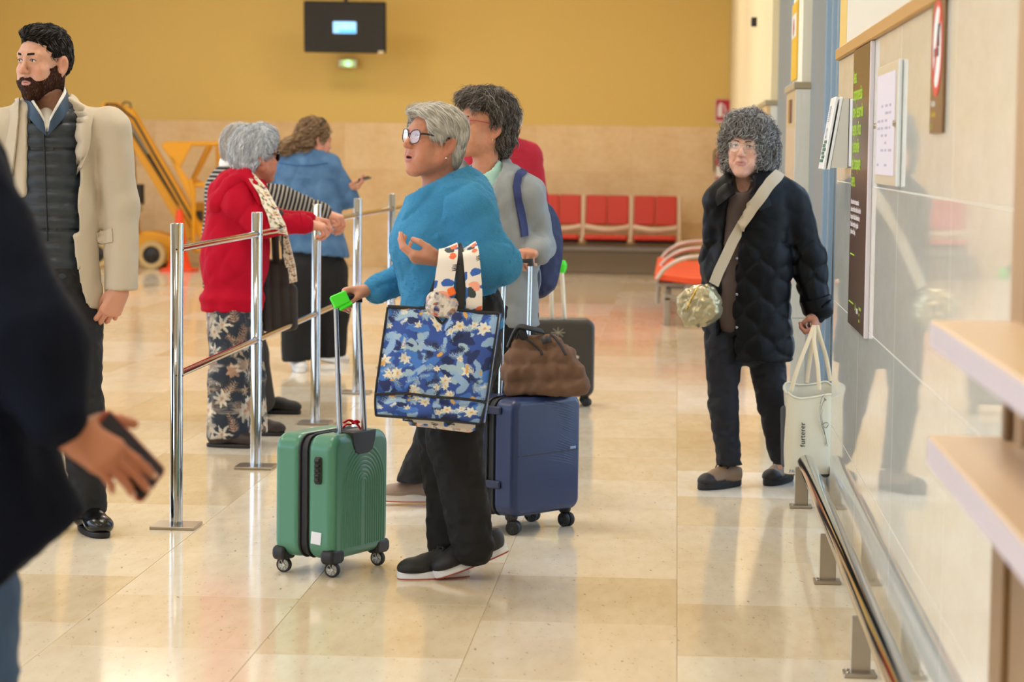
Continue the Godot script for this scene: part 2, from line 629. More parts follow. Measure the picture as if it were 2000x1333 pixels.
func ceiling_panels() -> void:
	for row in 2:
		for k in 6:
			var p := Vector3(-1.6 - 4.2 * row, CH - 0.06, 2.0 - 5.6 * k)
			var t := thing("ceiling_light", "flat square ceiling light panel over the hall floor", "ceiling light", p, "ceiling light panels")
			var b := Mb.new()
			b.box(p + Vector3(0, 0.02, 0), Vector3(1.3, 0.08, 1.3), 0.01)
			part("housing", b.mesh(), mat("e8e8e6", 0.5), t)
			b = Mb.new()
			b.box(p + Vector3(0, -0.025, 0), Vector3(1.2, 0.012, 1.2), 0.003)
			part("diffuser", b.mesh(), emat("fff0d2", 3.0), t)
			var l := AreaLight3D.new()
			l.name = "panel_glow"
			l.area_size = Vector2(1.2, 1.2)
			l.light_color = Color("fff8ee"); l.light_energy = PANEL
			l.shadow_enabled = true
			l.area_range = 60.0; l.area_attenuation = 2.0
			t.add_child(l)
			l.transform = Transform3D(Basis(Vector3.RIGHT, -PI * 0.5), Vector3(0, -0.035, 0))

func marble_image(sd: int, base: Color, vein: Color, dark: Color, stretch: float, thr := 0.60) -> Image:
	var s := 512
	var img := Image.create(s, s, false, Image.FORMAT_RGB8)
	var a := noise(0.008, sd, 5); var b := noise(0.03, sd + 1, 4); var d := noise(0.10, sd + 2, 2)
	for y in s:
		for x in s:
			var q := a.get_noise_2d(x / stretch, y) * 0.5 + 0.5
			var w := b.get_noise_2d(x / stretch + 40.0, y * 1.3)
			var sp := d.get_noise_2d(x * 0.45 + w * 9.0, y * 1.5 + w * 14.0)
			var co := base.lerp(vein, clampf(q * 1.1 + w * 0.35 - 0.15, 0.0, 1.0))
			if sp > thr and w > -0.1: co = co.lerp(dark, clampf((sp - thr) * 5.0, 0.0, 0.75))
			img.set_pixel(x, y, co)
	return img

func make_materials() -> void:
	M.weave = bump_tex(128, 128, func(x, y): return 0.5 + 0.25 * sin(x * TAU / 8.0) * (1.0 if (int(y) / 8) % 2 == 0 else -1.0) + 0.2 * sin(y * TAU / 8.0), 2.0)
	M.marble = tex(marble_image(11, Color("f4efe4"), Color("e6dccb"), Color("97897a"), 3.2))
	M.clad = tex(marble_image(31, Color("f0dfc0"), Color("e2c9a0"), Color("cdb084"), 1.2, 2.0))
	M.grey_clad = tex(marble_image(41, Color("eeece4"), Color("e4e0d4"), Color("c4c0b4"), 0.45, 2.0))
	var fine := noise(0.02, 5, 3)
	M.paint = mat("d8b768", 0.62, 0.0, 0.35)
	var pn := NoiseTexture2D.new()
	M.tiles = []
	for t in ["fdf8ef", "f8f0e2", "f3e8d5", "efe1c9", "faf3e6", "ecdfc8"]:
		var m := StandardMaterial3D.new()
		m.albedo_texture = M.marble; m.albedo_color = Color(t); m.roughness = 0.10; m.metallic_specular = 0.5
		m.uv1_scale = Vector3(1.1, 1.1, 1); m.uv1_offset = Vector3(M.tiles.size() * 0.37, M.tiles.size() * 0.23, 0)
		M.tiles.append(m)
	M.grout = mat("b9a682", 0.7)
	M.slabs = []
	for t in ["f3e4cb", "eedcc0", "e9d5b5", "f1e1c8"]:
		var m := StandardMaterial3D.new()
		m.albedo_texture = M.clad; m.albedo_color = Color(t); m.roughness = 0.3
		m.uv1_scale = Vector3(0.7, 0.7, 1); m.uv1_offset = Vector3(M.slabs.size() * 0.31, M.slabs.size() * 0.17, 0)
		M.slabs.append(m)
	M.panels = []
	for t in ["eef3f6", "e9eff2", "f2f4f4"]:
		var m := StandardMaterial3D.new()
		m.albedo_texture = M.grey_clad; m.albedo_color = Color(t); m.roughness = 0.03; m.metallic_specular = 0.3
		m.uv1_scale = Vector3(0.8, 0.8, 1); m.uv1_offset = Vector3(M.panels.size() * 0.41, M.panels.size() * 0.29, 0)
		M.panels.append(m)
	M.steel = mat("b9bbbd", 0.07, 1.0)
	M.brushed = mat("b3aa9c", 0.3, 1.0)
	M.white = mat("e9ebe8", 0.45)
	M.black = mat("121214", 0.45)
	M.blue_frame = mat("7b8a93", 0.4, 0.25)
	M.wood = mat("b98a3f", 0.45)

func make_floor() -> void:
	var b := Mb.new()
	b.box(Vector3((LX + WX) * 0.5, -0.0525, (BZ + RZ) * 0.5), Vector3(WX - LX + 1.2, 0.1, RZ - BZ + 0.6))
	var fl := struct("floor", b.mesh(), M.grout, "polished cream marble floor of long slabs with thin joints")
	var tile := Mb.new()
	tile.box(Vector3(0, -0.006, 0), Vector3(TILE - 0.0022, 0.012, TLEN - 0.001), 0.0005)
	var tm := tile.mesh()
	var rng := RandomNumberGenerator.new()
	rng.seed = 4
	var list := []
	var rest := Mb.new()
	for i in range(-17, 2):
		var x := 0.026 + TILE * (i + 0.5)
		var ofs := 0.02 if i == 0 else rng.randf() * TLEN
		if i == -1: ofs = 0.4
		var z := -8.76 - 30.0 * TLEN + ofs
		while z < RZ + TLEN:
			var zc := z + TLEN * 0.5
			z += TLEN
			if zc < BZ + 0.1 or zc > RZ or x > WX + 0.3: continue
			var d := Vector3(x, -CAM_H, zc)
			var px := 1000.0 + FOC * d.dot(Rt) / maxf(d.dot(Fw), 0.1)
			var py := 666.5 + FOC * d.dot(Dn) / maxf(d.dot(Fw), 0.1)
			var seen := d.dot(Fw) > 5.5 and px > -320.0 and px < 2200.0 and py < 1500.0
			list.append([0.0 if seen else 1.0, d.length(), x, zc, rng.randi() % M.tiles.size()])
	list.sort_custom(func(p, q): return p[0] * 1000.0 + p[1] < q[0] * 1000.0 + q[1])
	for k in list.size():
		var e: Array = list[k]
		if k < 300:
			var o := MeshInstance3D.new()
			o.name = "marble_slab"; o.mesh = tm; o.material_override = M.tiles[e[4]]
			fl.add_child(o, true)
			o.position = Vector3(e[2], 0, e[3])
		else:
			rest.box(Vector3(e[2], -0.006, e[3]), Vector3(TILE - 0.003, 0.012, TLEN - 0.003))
	var r := part("marble_slabs", rest.mesh(), M.tiles[1], fl)
	r.set_meta("kind", "stuff")

func wallbox(b: Mb, x0: float, x1: float, y0: float, y1: float, z0: float, z1: float, ch := 0.0) -> void:
	b.box(Vector3((x0 + x1) * 0.5, (y0 + y1) * 0.5, (z0 + z1) * 0.5), Vector3(absf(x1 - x0), absf(y1 - y0), absf(z1 - z0)), ch)

func make_back_wall() -> void:
	var b := Mb.new()
	wallbox(b, LX - 0.3, 1.2, 0, CH + 0.1, BZ - 0.3, BZ - 0.02)
	var w := struct("wall_back", b.mesh(), M.paint, "far wall painted ochre yellow above a beige stone wainscot")
	b = Mb.new()
	wallbox(b, LX, 0.64, 0, 1.774, BZ - 0.022, BZ - 0.0025)
	part("slab_joint", b.mesh(), mat("c9ab80", 0.7), w)
	var rng := RandomNumberGenerator.new()
	rng.seed = 9
	var sw := 1.18; var shs := [0.0, 0.6, 1.2, 1.775]
	for row in 3:
		var sh: float = shs[row + 1] - shs[row]
		var sl := Mb.new()
		sl.box(Vector3.ZERO, Vector3(sw - 0.004, sh - 0.004, 0.024), 0.0015)
		var m := sl.mesh()
		for k in 9:
			var o := MeshInstance3D.new()
			o.name = "wainscot_slab"; o.mesh = m; o.material_override = M.slabs[rng.randi() % 4]
			w.add_child(o, true)
			o.position = Vector3(0.63 - sw * (k + 0.5), shs[row] + sh * 0.5, BZ - 0.012)

func make_shell() -> void:
	# ceiling, wall behind the camera and the window wall on the left, which lights the hall
	var b := Mb.new()
	wallbox(b, LX - 0.3, 1.2, CH, CH + 0.2, BZ - 0.3, RZ + 0.3)
	struct("ceiling", b.mesh(), mat("e9e2d2", 0.8), "plain off-white ceiling above the hall")
	b = Mb.new()
	wallbox(b, LX - 0.3, 1.2, 0, CH, RZ, RZ + 0.3)
	struct("wall_front", b.mesh(), mat("d8c8a6", 0.7), "cream wall closing the hall behind the viewer")
	b = Mb.new()
	wallbox(b, LX - 0.3, LX, 0, 0.9, BZ, RZ)
	wallbox(b, LX - 0.3, LX, 4.1, CH, BZ, RZ)
	wallbox(b, LX - 0.3, LX, 0.9, 4.1, 7.0, RZ)
	var z := 7.0
	while z > BZ:
		wallbox(b, LX - 0.3, LX, 0.9, 4.1, z - 0.5, z)
		z -= 4.18
	wallbox(b, LX - 0.3, LX, 0.9, 4.1, BZ, BZ + 4.2)
	struct("wall_left", b.mesh(), mat("d8c493", 0.7), "wall of tall windows along the left side of the hall")
	var k := 1
	z = 6.5
	while z - 3.68 > BZ + 4.0:
		var f := Mb.new()
		for e in [[0.9, 0.96, 0.0, 3.68], [4.04, 4.1, 0.0, 3.68], [2.4, 2.46, 0.0, 3.68], [0.9, 4.1, 0.0, 0.06], [0.9, 4.1, 3.62, 3.68], [0.9, 4.1, 1.81, 1.87]]:
			wallbox(f, LX - 0.2, LX - 0.12, e[0], e[1], z - e[2], z - e[3], 0.004)
		var o := struct("window_%d" % k, f.mesh(), M.blue_frame, "tall grey framed window in the left wall")
		var g := Mb.new()
		wallbox(g, LX - 0.165, LX - 0.155, 0.96, 4.04, z - 0.05, z - 3.63)
		part("pane", g.mesh(), glass("dfeaf0", 0.06), o)
		z -= 4.18
		k += 1
	# ground outside, pale concrete
	var gr := Mb.new()
	wallbox(gr, LX - 30.0, LX - 0.3, -0.3, -0.05, BZ - 10.0, RZ + 10.0)
	wallbox(gr, 1.5, 30.0, -0.3, -0.05, BZ - 10.0, RZ + 10.0)
	struct("floor_outside", gr.mesh(), mat("b9b4a8", 0.9), "pale concrete apron outside the windows")

func glass(hex: String, alpha: float) -> StandardMaterial3D:
	var m := mat(hex, 0.02)
	m.transparency = BaseMaterial3D.TRANSPARENCY_ALPHA
	m.albedo_color.a = alpha
	return m

func make_right_wall() -> void:
	# near part, clad with polished stone panels
	var b := Mb.new()
	wallbox(b, WX + 0.025, 1.2, 0, CH, -9.46, -4.48)
	var w := struct("wall_right", b.mesh(), M.paint, "wall on the right clad with glossy pale stone panels")
	var zs := [-9.46, -8.16, -6.83, -5.5, -4.48]
	var ys := [0.0, 0.42, 0.89, 1.34, 1.79]
	var rng := RandomNumberGenerator.new()
	rng.seed = 3
	for i in 4:
		for k in 4:
			var p := Mb.new()
			wallbox(p, WX, WX + 0.025, ys[k] + 0.001, ys[k + 1] - 0.001, zs[i] + 0.001, zs[i + 1] - 0.001, 0.0012)
			part("stone_panel", p.mesh(), M.panels[rng.randi() % 3], w)
	b = Mb.new()
	wallbox(b, WX + 0.0012, WX + 0.02, 0.002, 1.788, -9.458, -4.482)
	part("panel_joint", b.mesh(), mat("e6e4dc", 0.6), w)
	var t := Mb.new()
	wallbox(t, WX - 0.014, WX + 0.03, 1.79, 1.832, -9.47, -4.48, 0.004)
	struct("trim_1", t.mesh(), M.wood, "ochre wooden ledge along the top of the glossy stone panels")
	# painted strips either side of the white board
	t = Mb.new()
	wallbox(t, WX, WX + 0.03, 1.832, CH, -9.46, -9.08)
	part("painted_strip", t.mesh(), M.paint, w)
	# pier between the doors and far stretch of wall
	var pieces := [["wall_pier", -13.95, -12.86, "painted pier with stone wainscot between the two glazed doors"], ["wall_far", BZ, -17.1, "pale cream wall with stone wainscot beyond the glazed doors"]]
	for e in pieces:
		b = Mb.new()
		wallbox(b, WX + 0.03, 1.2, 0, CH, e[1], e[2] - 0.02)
		var o := struct(e[0], b.mesh(), mat("e9d8ae", 0.6) if e[0] == "wall_far" else mat("ece6d2", 0.6), e[3])  # far stretch coloured a paler cream than the ochre back wall
		var n := int(ceil(absf(e[2] - e[1]) / 1.3))
		for i in n:
			for k in 3:
				var p := Mb.new()
				var y0: float = [0.0, 0.6, 1.2][k]; var y1: float = [0.6, 1.2, 1.775][k]
				wallbox(p, WX, WX + 0.03, y0 + 0.001, y1 - 0.001, lerpf(e[1], e[2], float(i) / n) + 0.001, lerpf(e[1], e[2], float(i + 1) / n) - 0.001, 0.0015)
				part("wainscot_slab", p.mesh(), M.slabs[(i + k) % 4] if e[0] == "wall_far" else M.panels[(i + k) % 3], o)
		for k in 3:
			var p := Mb.new()
			wallbox(p, WX + 0.03, WX + 0.1, [0.0, 0.6, 1.2][k] + 0.001, [0.6, 1.2, 1.775][k] - 0.001, e[2] - 0.02, e[2], 0.0015)
			part("reveal_slab", p.mesh(), M.panels[k], o)
		var cp := Mb.new()
		wallbox(cp, WX - 0.012, WX + 0.1, 1.775, 1.81, e[1], e[2] + 0.008, 0.004)
		part("ledge", cp.mesh(), mat("a89a7c", 0.4), o)
	# glazed doors in the two openings
	var n := 1
	for d in [[-12.86, -9.46], [-17.1, -13.95]]:
		var f := Mb.new()
		var x0 := WX + 0.075; var x1 := WX + 0.135
		wallbox(f, x0, x1 + 0.05, 0, 3.2, d[0], d[0] + (1.2 if n == 1 else 1.9), 0.006)
		for zz in ([-11.24, -10.85, -9.52] if n == 1 else [-14.7, -14.0]):
			wallbox(f, x0, x1, 0, 3.2, zz, zz + 0.055, 0.005)
		wallbox(f, x0, x1 + 0.02, 3.2, 3.4, d[0], d[1], 0.005)
		wallbox(f, x0, x1, 0, 0.12, d[0], d[1], 0.005)
		var o := struct("door_%d" % n, f.mesh(), M.blue_frame, "blue grey aluminium glazed door in the right wall" if n == 1 else "blue grey aluminium door frame beyond the pier")
		var g := Mb.new()
		wallbox(g, x0 + 0.025, x0 + 0.032, 0.12, 3.2, d[0] + 1.2, d[1])
		part("pane", g.mesh(), glass("cfe0dc", 0.25), o)
		b = Mb.new()
		wallbox(b, WX + 0.05, 1.2, 3.4, CH, d[0], d[1])
		part("lintel", b.mesh(), M.paint, o)
		n += 1
	# recess with the service desk, nearest the camera
	b = Mb.new()
	wallbox(b, 1.0, 1.2, 0, CH, -4.48, RZ)
	struct("wall_recess", b.mesh(), mat("cdb98f", 0.6), "cream wall at the back of the service desk recess")
	b = Mb.new()
	wallbox(b, WX - 0.003, WX + 0.06, 0.0, 2.8, -4.48, -4.30, 0.003)
	struct("trim_2", b.mesh(), mat("b08f68", 0.45), "tan wooden jamb at the end of the glossy stone wall")

# ---------------------------------------------------------------- queue barrier, rail, wall fittings
func make_barrier() -> void:
	var zs := [-9.25, -11.04, -12.89, -14.58, -16.35, -18.1]
	var x := -1.865
	var base := onfloor(344, 1030)
	x = base.x
	var top := at(350.5, 436, base.dot(Fh)).y
	var hi := at(351, 487, base.dot(Fh)).y
	var lo := at(348, 733, base.dot(Fh)).y
	var t := thing("queue_barrier", "chrome queue barrier of round posts and two rails on square floor plates", "barrier", Vector3(x, 0, zs[0]))
	for z in zs:
		var b := Mb.new()
		var r := 0.0245
		b.lathe([Vector2(0, 0.012), Vector2(r, 0.012), Vector2(r, top - 0.003), Vector2(r - 0.003, top), Vector2(r - 0.008, top), Vector2(r - 0.009, top - 0.004), Vector2(0, top - 0.004)], Vector3(x, 0, z), Basis.IDENTITY, 28)
		var p := part("post", b.mesh(), M.steel, t)
		b = Mb.new()
		b.box(Vector3(x, 0.006, z), Vector3(0.17, 0.012, 0.17), 0.002)
		part("floor_plate", b.mesh(), M.brushed, t)
		for h in [hi, lo]:
			b = Mb.new()
			b.ball(Vector3(x + 0.003, h, z + 0.0238), Vector3(0.0035, 0.0035, 0.003), Basis.IDENTITY, 8, 4)
			part("screw", b.mesh(), M.black, p)
			b = Mb.new()
			b.ball(Vector3(x + 0.0238, h - 0.002, z + 0.004), Vector3(0.003, 0.0035, 0.0035), Basis.IDENTITY, 8, 4)
			part("screw", b.mesh(), M.black, p)
	for i in zs.size() - 1:
		for h in [hi, lo]:
			var b := Mb.new()
			var a := Vector3(x, h, zs[i] - 0.022); var c := Vector3(x, h, zs[i + 1] + 0.022)
			b.tube([a, c], [0.0142], 16, false)
			var rl := part("rail", b.mesh(), M.steel, t)
			b = Mb.new()
			b.tube([a, a + Vector3(0, 0, -0.02)], [0.0165], 16)
			part("collar", b.mesh(), M.steel, rl)
			b = Mb.new()
			b.tube([c, c + Vector3(0, 0, 0.02)], [0.0165], 16)
			part("collar", b.mesh(), M.steel, rl)

func make_wall_fittings() -> void:
	# bumper rail standing off the wall near the floor
	var x := 0.541
	var t := thing("bumper_rail", "low polished steel bumper rail along the foot of the glossy wall", "rail", Vector3(x, 0, -8.0))
	var b := Mb.new()
	b.tube([Vector3(x, 0.185, -10.15), Vector3(x, 0.2, -10.02), Vector3(x, 0.2, -4.5)], [0.03, 0.033, 0.033], 24)
	part("tube", b.mesh(), M.steel, t)
	for z in [-10.15, -8.35, -6.85, -5.4]:
		b = Mb.new()
		b.box(Vector3(x - 0.01, 0.085, z), Vector3(0.055, 0.165, 0.012), 0.002)
		part("leg", b.mesh(), M.brushed, t)
		b = Mb.new()
		b.box(Vector3(x - 0.012, 0.006, z), Vector3(0.09, 0.012, 0.075), 0.002)
		var fp := part("foot_plate", b.mesh(), M.brushed, t)
		for s in [-1, 1]:
			b = Mb.new()
			b.ball(Vector3(x - 0.012 - 0.033, 0.0125, z + 0.022 * s), Vector3(0.006, 0.004, 0.006), Basis.IDENTITY, 8, 4)
			part("bolt", b.mesh(), M.brushed, fp)
	# white board above the ledge
	var wb := thing("white_board", "large blank white board above the wooden ledge", "board", Vector3(WX, 1.84, -7.0))
	b = Mb.new()
	wallbox(b, WX + 0.0, WX + 0.024, 1.834, 3.3, -9.07, -4.5, 0.003)
	part("panel", b.mesh(), mat("eef2ee", 0.25), wb)
	b = Mb.new()
	wallbox(b, WX - 0.004, WX + 0.01, 1.834, 1.85, -6.44, -6.34, 0.002)
	part("clip", b.mesh(), M.brushed, wb)
	# letters on a wall face X = WX read from -X: x of the text runs to +Z
	var wbasis := Basis(Vector3(0, 0, 1), Vector3(0, 1, 0), Vector3(-1, 0, 0))
	# brown information panel
	var z0 := -8.50; var z1 := -7.765
	var ps := thing("information_panel", "tall brown information panel with green heading lettering on the glossy wall", "sign", Vector3(WX, 0.87, -8.13))
	b = Mb.new()
	wallbox(b, WX - 0.012, WX, 0.871, 1.786, z0, z1, 0.001)
	part("board", b.mesh(), mat("42302c", 0.22), ps)
	b = Mb.new()
	wallbox(b, WX - 0.013, WX - 0.0005, 0.871, 1.786, z1, z1 + 0.014, 0.001)
	wallbox(b, WX - 0.0135, WX - 0.0005, 0.871, 1.786, z1 + 0.02, z1 + 0.028, 0.001)
	part("edge_strip", b.mesh(), mat("d9d3dc", 0.3), ps)
	var green := mat("a5d411", 0.5)
	var white := mat("e4dfe6", 0.5)
	var y := 0.0
	var row := 0
	for s in ["Aena,", "comprometida", "con el desarrollo", "seguro, eficaz", "y sostenible", "del transporte", "aéreo."]:
		y = onx(1686, 148.0 + 34.4 * row, WX).y
		letters("heading", s, 0.058, wbasis, Vector3(WX - 0.0128, y, z0 + 0.03), green, ps, 1.0, true)
		row += 1
	row = 0
	for s in ["De acuerdo con este compromiso,", "Aena ha certificado su Política de Gestión", "Integrada de Calidad, Medioambiente,", "Eficiencia Energética y Seguridad", "y Salud en el Trabajo."]:
		y = onx(1684, 397.0 + 15.2 * row, WX).y
		letters("small_print", s, 0.0225, wbasis, Vector3(WX - 0.0128, y, z0 + 0.035), white, ps, 1.0, true)
		row += 1
	# thin green frame that held a square code (left out)
	for e in [[592.0, 0.055, 0.25], [497.0, 0.07, 0.24]]:
		b = Mb.new()
		y = onx(1670, e[0], WX).y
		wallbox(b, WX - 0.0135, WX - 0.0125, y, y + 0.004, z0 + e[1], z0 + e[2])
		part("green_line", b.mesh(), green, ps)
	y = onx(1682, 608, WX).y
	letters("logo_lettering", "aena", 0.03, wbasis, Vector3(WX - 0.0128, y, z0 + 0.38), white, ps, 1.1, true)
	b = Mb.new()
	b.tri3(Vector3(WX - 0.0135, y - 0.005, z0 + 0.34), Vector3(WX - 0.0135, y + 0.025, z0 + 0.35), Vector3(WX - 0.0135, y, z0 + 0.368), Vector3.LEFT)
	part("logo_mark", b.mesh(), green, ps)
	for k in 3: letters("small_lettering", ["Aeropuertos", "con", "valor"][k], 0.016, wbasis, Vector3(WX - 0.0128, y + 0.013 - 0.02 * k, z0 + 0.5), green, ps, 1.0)
	# notice frame
	var nf := thing("notice_frame", "slim clear frame holding a white paper notice beside the brown panel", "notice", Vector3(WX, 1.35, -7.15))
	b = Mb.new()
	wallbox(b, WX - 0.01, WX, 1.352, 1.694, -7.5, -6.79, 0.001)
	part("backing", b.mesh(), mat("d6cdb8", 0.25), nf)
	b = Mb.new()
	wallbox(b, WX - 0.0125, WX - 0.0102, 1.38, 1.668, -7.46, -6.85)
	var pp := part("paper", b.mesh(), mat("d5cfdc", 0.5), nf)
	b = Mb.new()
	wallbox(b, WX - 0.012, WX - 0.001, 1.352, 1.694, -6.79, -6.76, 0.002)
	part("edge", b.mesh(), mat("dfe6ea", 0.15), nf)
	for zz in [-7.49, -6.84]:
		b = Mb.new()
		b.lathe([Vector2(0, 0.006), Vector2(0.008, 0.005), Vector2(0.009, 0)], Vector3(WX - 0.013, 1.523, zz), Basis(Vector3(0, 0, 1), Vector3(-1, 0, 0), Vector3(0, 1, 0)), 12)
		part("screw", b.mesh(), M.brushed, nf)
	b = Mb.new()
	var rng := RandomNumberGenerator.new(); rng.seed = 12
	for k in 9:
		for e in 4:
			if rng.randf() < 0.25: continue
			var za := -7.42 + e * 0.13
			wallbox(b, WX - 0.0131, WX - 0.0124, 1.405 + k * 0.021, 1.412 + k * 0.021, za, za + 0.04 + rng.randf() * 0.06)
	part("printed_lines", b.mesh(), mat("a9a3b8", 0.6), pp).set_meta("kind", "stuff")
	# no smoking plate
	var ns := thing("no_smoking_sign", "narrow brown no-smoking plate with a red ring high on the glossy wall", "sign", Vector3(WX, 1.49, -5.8))
	b = Mb.new()
	wallbox(b, WX - 0.008, WX, 1.487, 1.86, -5.948, -5.676, 0.001)
	part("plate", b.mesh(), mat("7a5a34", 0.3), ns)
	var ry := Basis(Vector3(0, 0, 1), Vector3(-1, 0, 0), Vector3(0, 1, 0))
	var cc := Vector3(WX - 0.0085, 1.685, -5.812)
	b = Mb.new()
	b.lathe([Vector2(0, 0.0), Vector2(0.095, 0.0), Vector2(0.095, -0.0006)], cc, ry, 40, false)
	part("white_disc", b.mesh(), mat("eeeef0", 0.4), ns)
	b = Mb.new()
	b.lathe([Vector2(0.094, 0.0012), Vector2(0.114, 0.0012), Vector2(0.114, -0.001)], cc, ry, 40, false)
	b.box(cc + Vector3(-0.0012, 0, 0), Vector3(0.0012, 0.2, 0.02), 0.0, Basis(Vector3.RIGHT, deg_to_rad(40)))
	part("red_ring", b.mesh(), mat("d8402c", 0.4), ns)
	b = Mb.new()
	b.box(cc + Vector3(-0.0006, -0.012, -0.01), Vector3(0.0008, 0.02, 0.1), 0.0)
	b.tube([cc + Vector3(-0.0006, 0.0, 0.045), cc + Vector3(-0.0006, 0.03, 0.04), cc + Vector3(-0.0006, 0.05, 0.052)], [0.004], 6)
	part("cigarette", b.mesh(), mat("2b2320", 0.5), ns)
	letters("lettering", "No fumar", 0.022, wbasis, Vector3(WX - 0.0085, 1.557, -5.92), mat("eae6df", 0.5), ns)
	letters("lettering", "No smoking", 0.02, wbasis, Vector3(WX - 0.0085, 1.532, -5.92), mat("d8b92e", 0.5), ns)
	letters("lettering", "aena", 0.02, wbasis, Vector3(WX - 0.0085, 1.505, -5.92), mat("a9b52e", 0.5), ns)
	# wedge shaped wall cabinet whose front leans out at the bottom
	var az := -8.9
	var ac := thing("wall_unit", "white wedge shaped wall unit with a green lettered front leaning off the wall", "wall unit", Vector3(WX, 1.39, az))
	var yb := 1.392; var yt := 1.632
	var prof := func(k: float, off: float) -> Vector3: return Vector3(lerpf(WX - 0.068 - off, WX - 0.03 - off, k), lerpf(yb, yt, k), 0)
	b = Mb.new()
	for s in [[-8.98, -8.72]]:
		var q := [Vector3(WX - 0.006, yb, 0), prof.call(0.0, 0.0), prof.call(1.0, 0.0), Vector3(WX - 0.006, yt, 0)]
		for e in 2:
			var zz: float = s[e]
			b.face(q[0] + Vector3(0, 0, zz), q[1] + Vector3(0, 0, zz), q[2] + Vector3(0, 0, zz), q[3] + Vector3(0, 0, zz), Vector3(0, 0, -1.0 if e == 0 else 1.0))
		for e in 4:
			var p0: Vector3 = q[e]; var p1: Vector3 = q[(e + 1) % 4]
			b.face(p0 + Vector3(0, 0, s[0]), p1 + Vector3(0, 0, s[0]), p1 + Vector3(0, 0, s[1]), p0 + Vector3(0, 0, s[1]), (p0 + p1) * 0.5 - Vector3(WX - 0.05, 1.51, 0))
	part("body", b.mesh(), mat("d2d1c6", 0.4), ac)
	b = Mb.new()
	wallbox(b, WX - 0.007, WX + 0.0, yb + 0.005, yt - 0.003, -8.74, -8.62, 0.002)
	part("back_plate", b.mesh(), mat("dcdfe4", 0.35), ac)
	b = Mb.new()
	wallbox(b, WX - 0.0095, WX - 0.007, yb, yt, -8.726, -8.72)
	part("gap", b.mesh(), M.black, ac)
	var ldir: Vector3 = (prof.call(1.0, 0.0) - prof.call(0.0, 0.0)).normalized()
	var lb := Basis(Vector3(0, 0, 1), ldir, Vector3(0, 0, 1).cross(ldir))
	var ll: float = (prof.call(1.0, 0.0) - prof.call(0.0, 0.0)).length()
	for e in [[0.006, "rim"], [0.022, "front_plate"]]:
		b = Mb.new()
		var c2: Vector3 = prof.call(0.5, e[0]) + Vector3(0, 0, -8.85)
		b.box(c2, Vector3(0.27, ll + 0.012, 0.01), 0.002, lb)
		part(e[1], b.mesh(), mat("eef1f2", 0.3), ac)
	var fb := Basis(Vector3(0, 0, 1), ldir, -Vector3(ldir.y, -ldir.x, 0))
	var fc: Vector3 = prof.call(0.02, 0.029)
	b = Mb.new()
	for k in 6:
		var q2: Vector3 = prof.call(0.10 + 0.055 * k, 0.0285) + Vector3(0, 0, -8.85 + (0.03 if k % 2 else -0.01))
		b.box(q2, Vector3(0.16 - 0.02 * (k % 3), 0.010, 0.0015), 0.0, lb)
	part("green_lettering", b.mesh(), mat("2f6b52", 0.5), ac)
	b = Mb.new()
	b.lathe([Vector2(0.012, 0), Vector2(0.018, 0.0005), Vector2(0.02, 0)], prof.call(0.5, 0.029) + Vector3(0, 0, -8.85), Basis(lb.x, lb.z, lb.y), 20)
	part("ring_mark", b.mesh(), mat("6c6f86", 0.5), ac)
	b = Mb.new()
	for k in 8: b.box(prof.call(0.68 + 0.03 * k, 0.0285) + Vector3(0, 0, -8.88), Vector3(0.1, 0.003, 0.0015), 0.0, lb)
	part("vent_slot", b.mesh(), mat("a9adbd", 0.5), ac)
	# small signs further along
	var bs := single("brown_door_plate", box_mesh(onx(1542.5, 218, WX - 0.004), Vector3(0.006, 0.125, 0.2), 0.001), mat("8a5a2c", 0.4), "small brown sign plate on the pier beside the glazed door", "sign")
	var ysg := thing("yellow_strip_sign", "tall narrow yellow and white strip sign high on the pier", "sign", onx(1554, 80, WX + 0.026))
	var yp := onx(1553, 82, WX + 0.026)
	var top := onx(1556, 4, WX + 0.026).y; var bot := onx(1550, 158, WX + 0.026).y
	b = Mb.new()
	wallbox(b, WX + 0.02, WX + 0.029, bot, top, yp.z - 0.28, yp.z + 0.28, 0.001)
	part("plate", b.mesh(), mat("e3b51c", 0.4), ysg)
	b = Mb.new()
	wallbox(b, WX + 0.0185, WX + 0.02, lerpf(bot, top, 0.55), lerpf(bot, top, 0.85), yp.z - 0.24, yp.z + 0.24)
	part("white_field", b.mesh(), mat("ece8e0", 0.4), ysg)
	b = Mb.new()
	b.tube([Vector3(WX + 0.018, lerpf(bot, top, 0.62), yp.z - 0.05), Vector3(WX + 0.018, lerpf(bot, top, 0.7), yp.z), Vector3(WX + 0.018, lerpf(bot, top, 0.78), yp.z - 0.02)], [0.03, 0.05, 0.02], 8, true, 0.1, Vector3.RIGHT)
	part("pictogram", b.mesh(), mat("b2473c", 0.5), ysg)
	var sp := onx(1478, 43, WX + 0.03)
	single("wall_sensor", box_mesh(sp + Vector3(-0.02, 0, 0), Vector3(0.05, 0.075, 0.07), 0.006), M.black, "small black sensor box high on the pale wall past the doors", "sensor")
	# fire point beside the corner
	var es := onz(1412, 217, BZ)
	var fs := thing("fire_sign", "red and white fire extinguisher sign near the far corner", "sign", es)
	b = Mb.new()
	b.box(es + Vector3(0, 0, 0.004), Vector3(0.185, 0.285, 0.008), 0.001)
	part("plate", b.mesh(), mat("d9b9bd", 0.4), fs)
	b = Mb.new()
	b.box(es + Vector3(0, 0.012, 0.009), Vector3(0.165, 0.25, 0.003), 0.0005)
	part("red_field", b.mesh(), mat("b0142c", 0.4), fs)
	b = Mb.new()
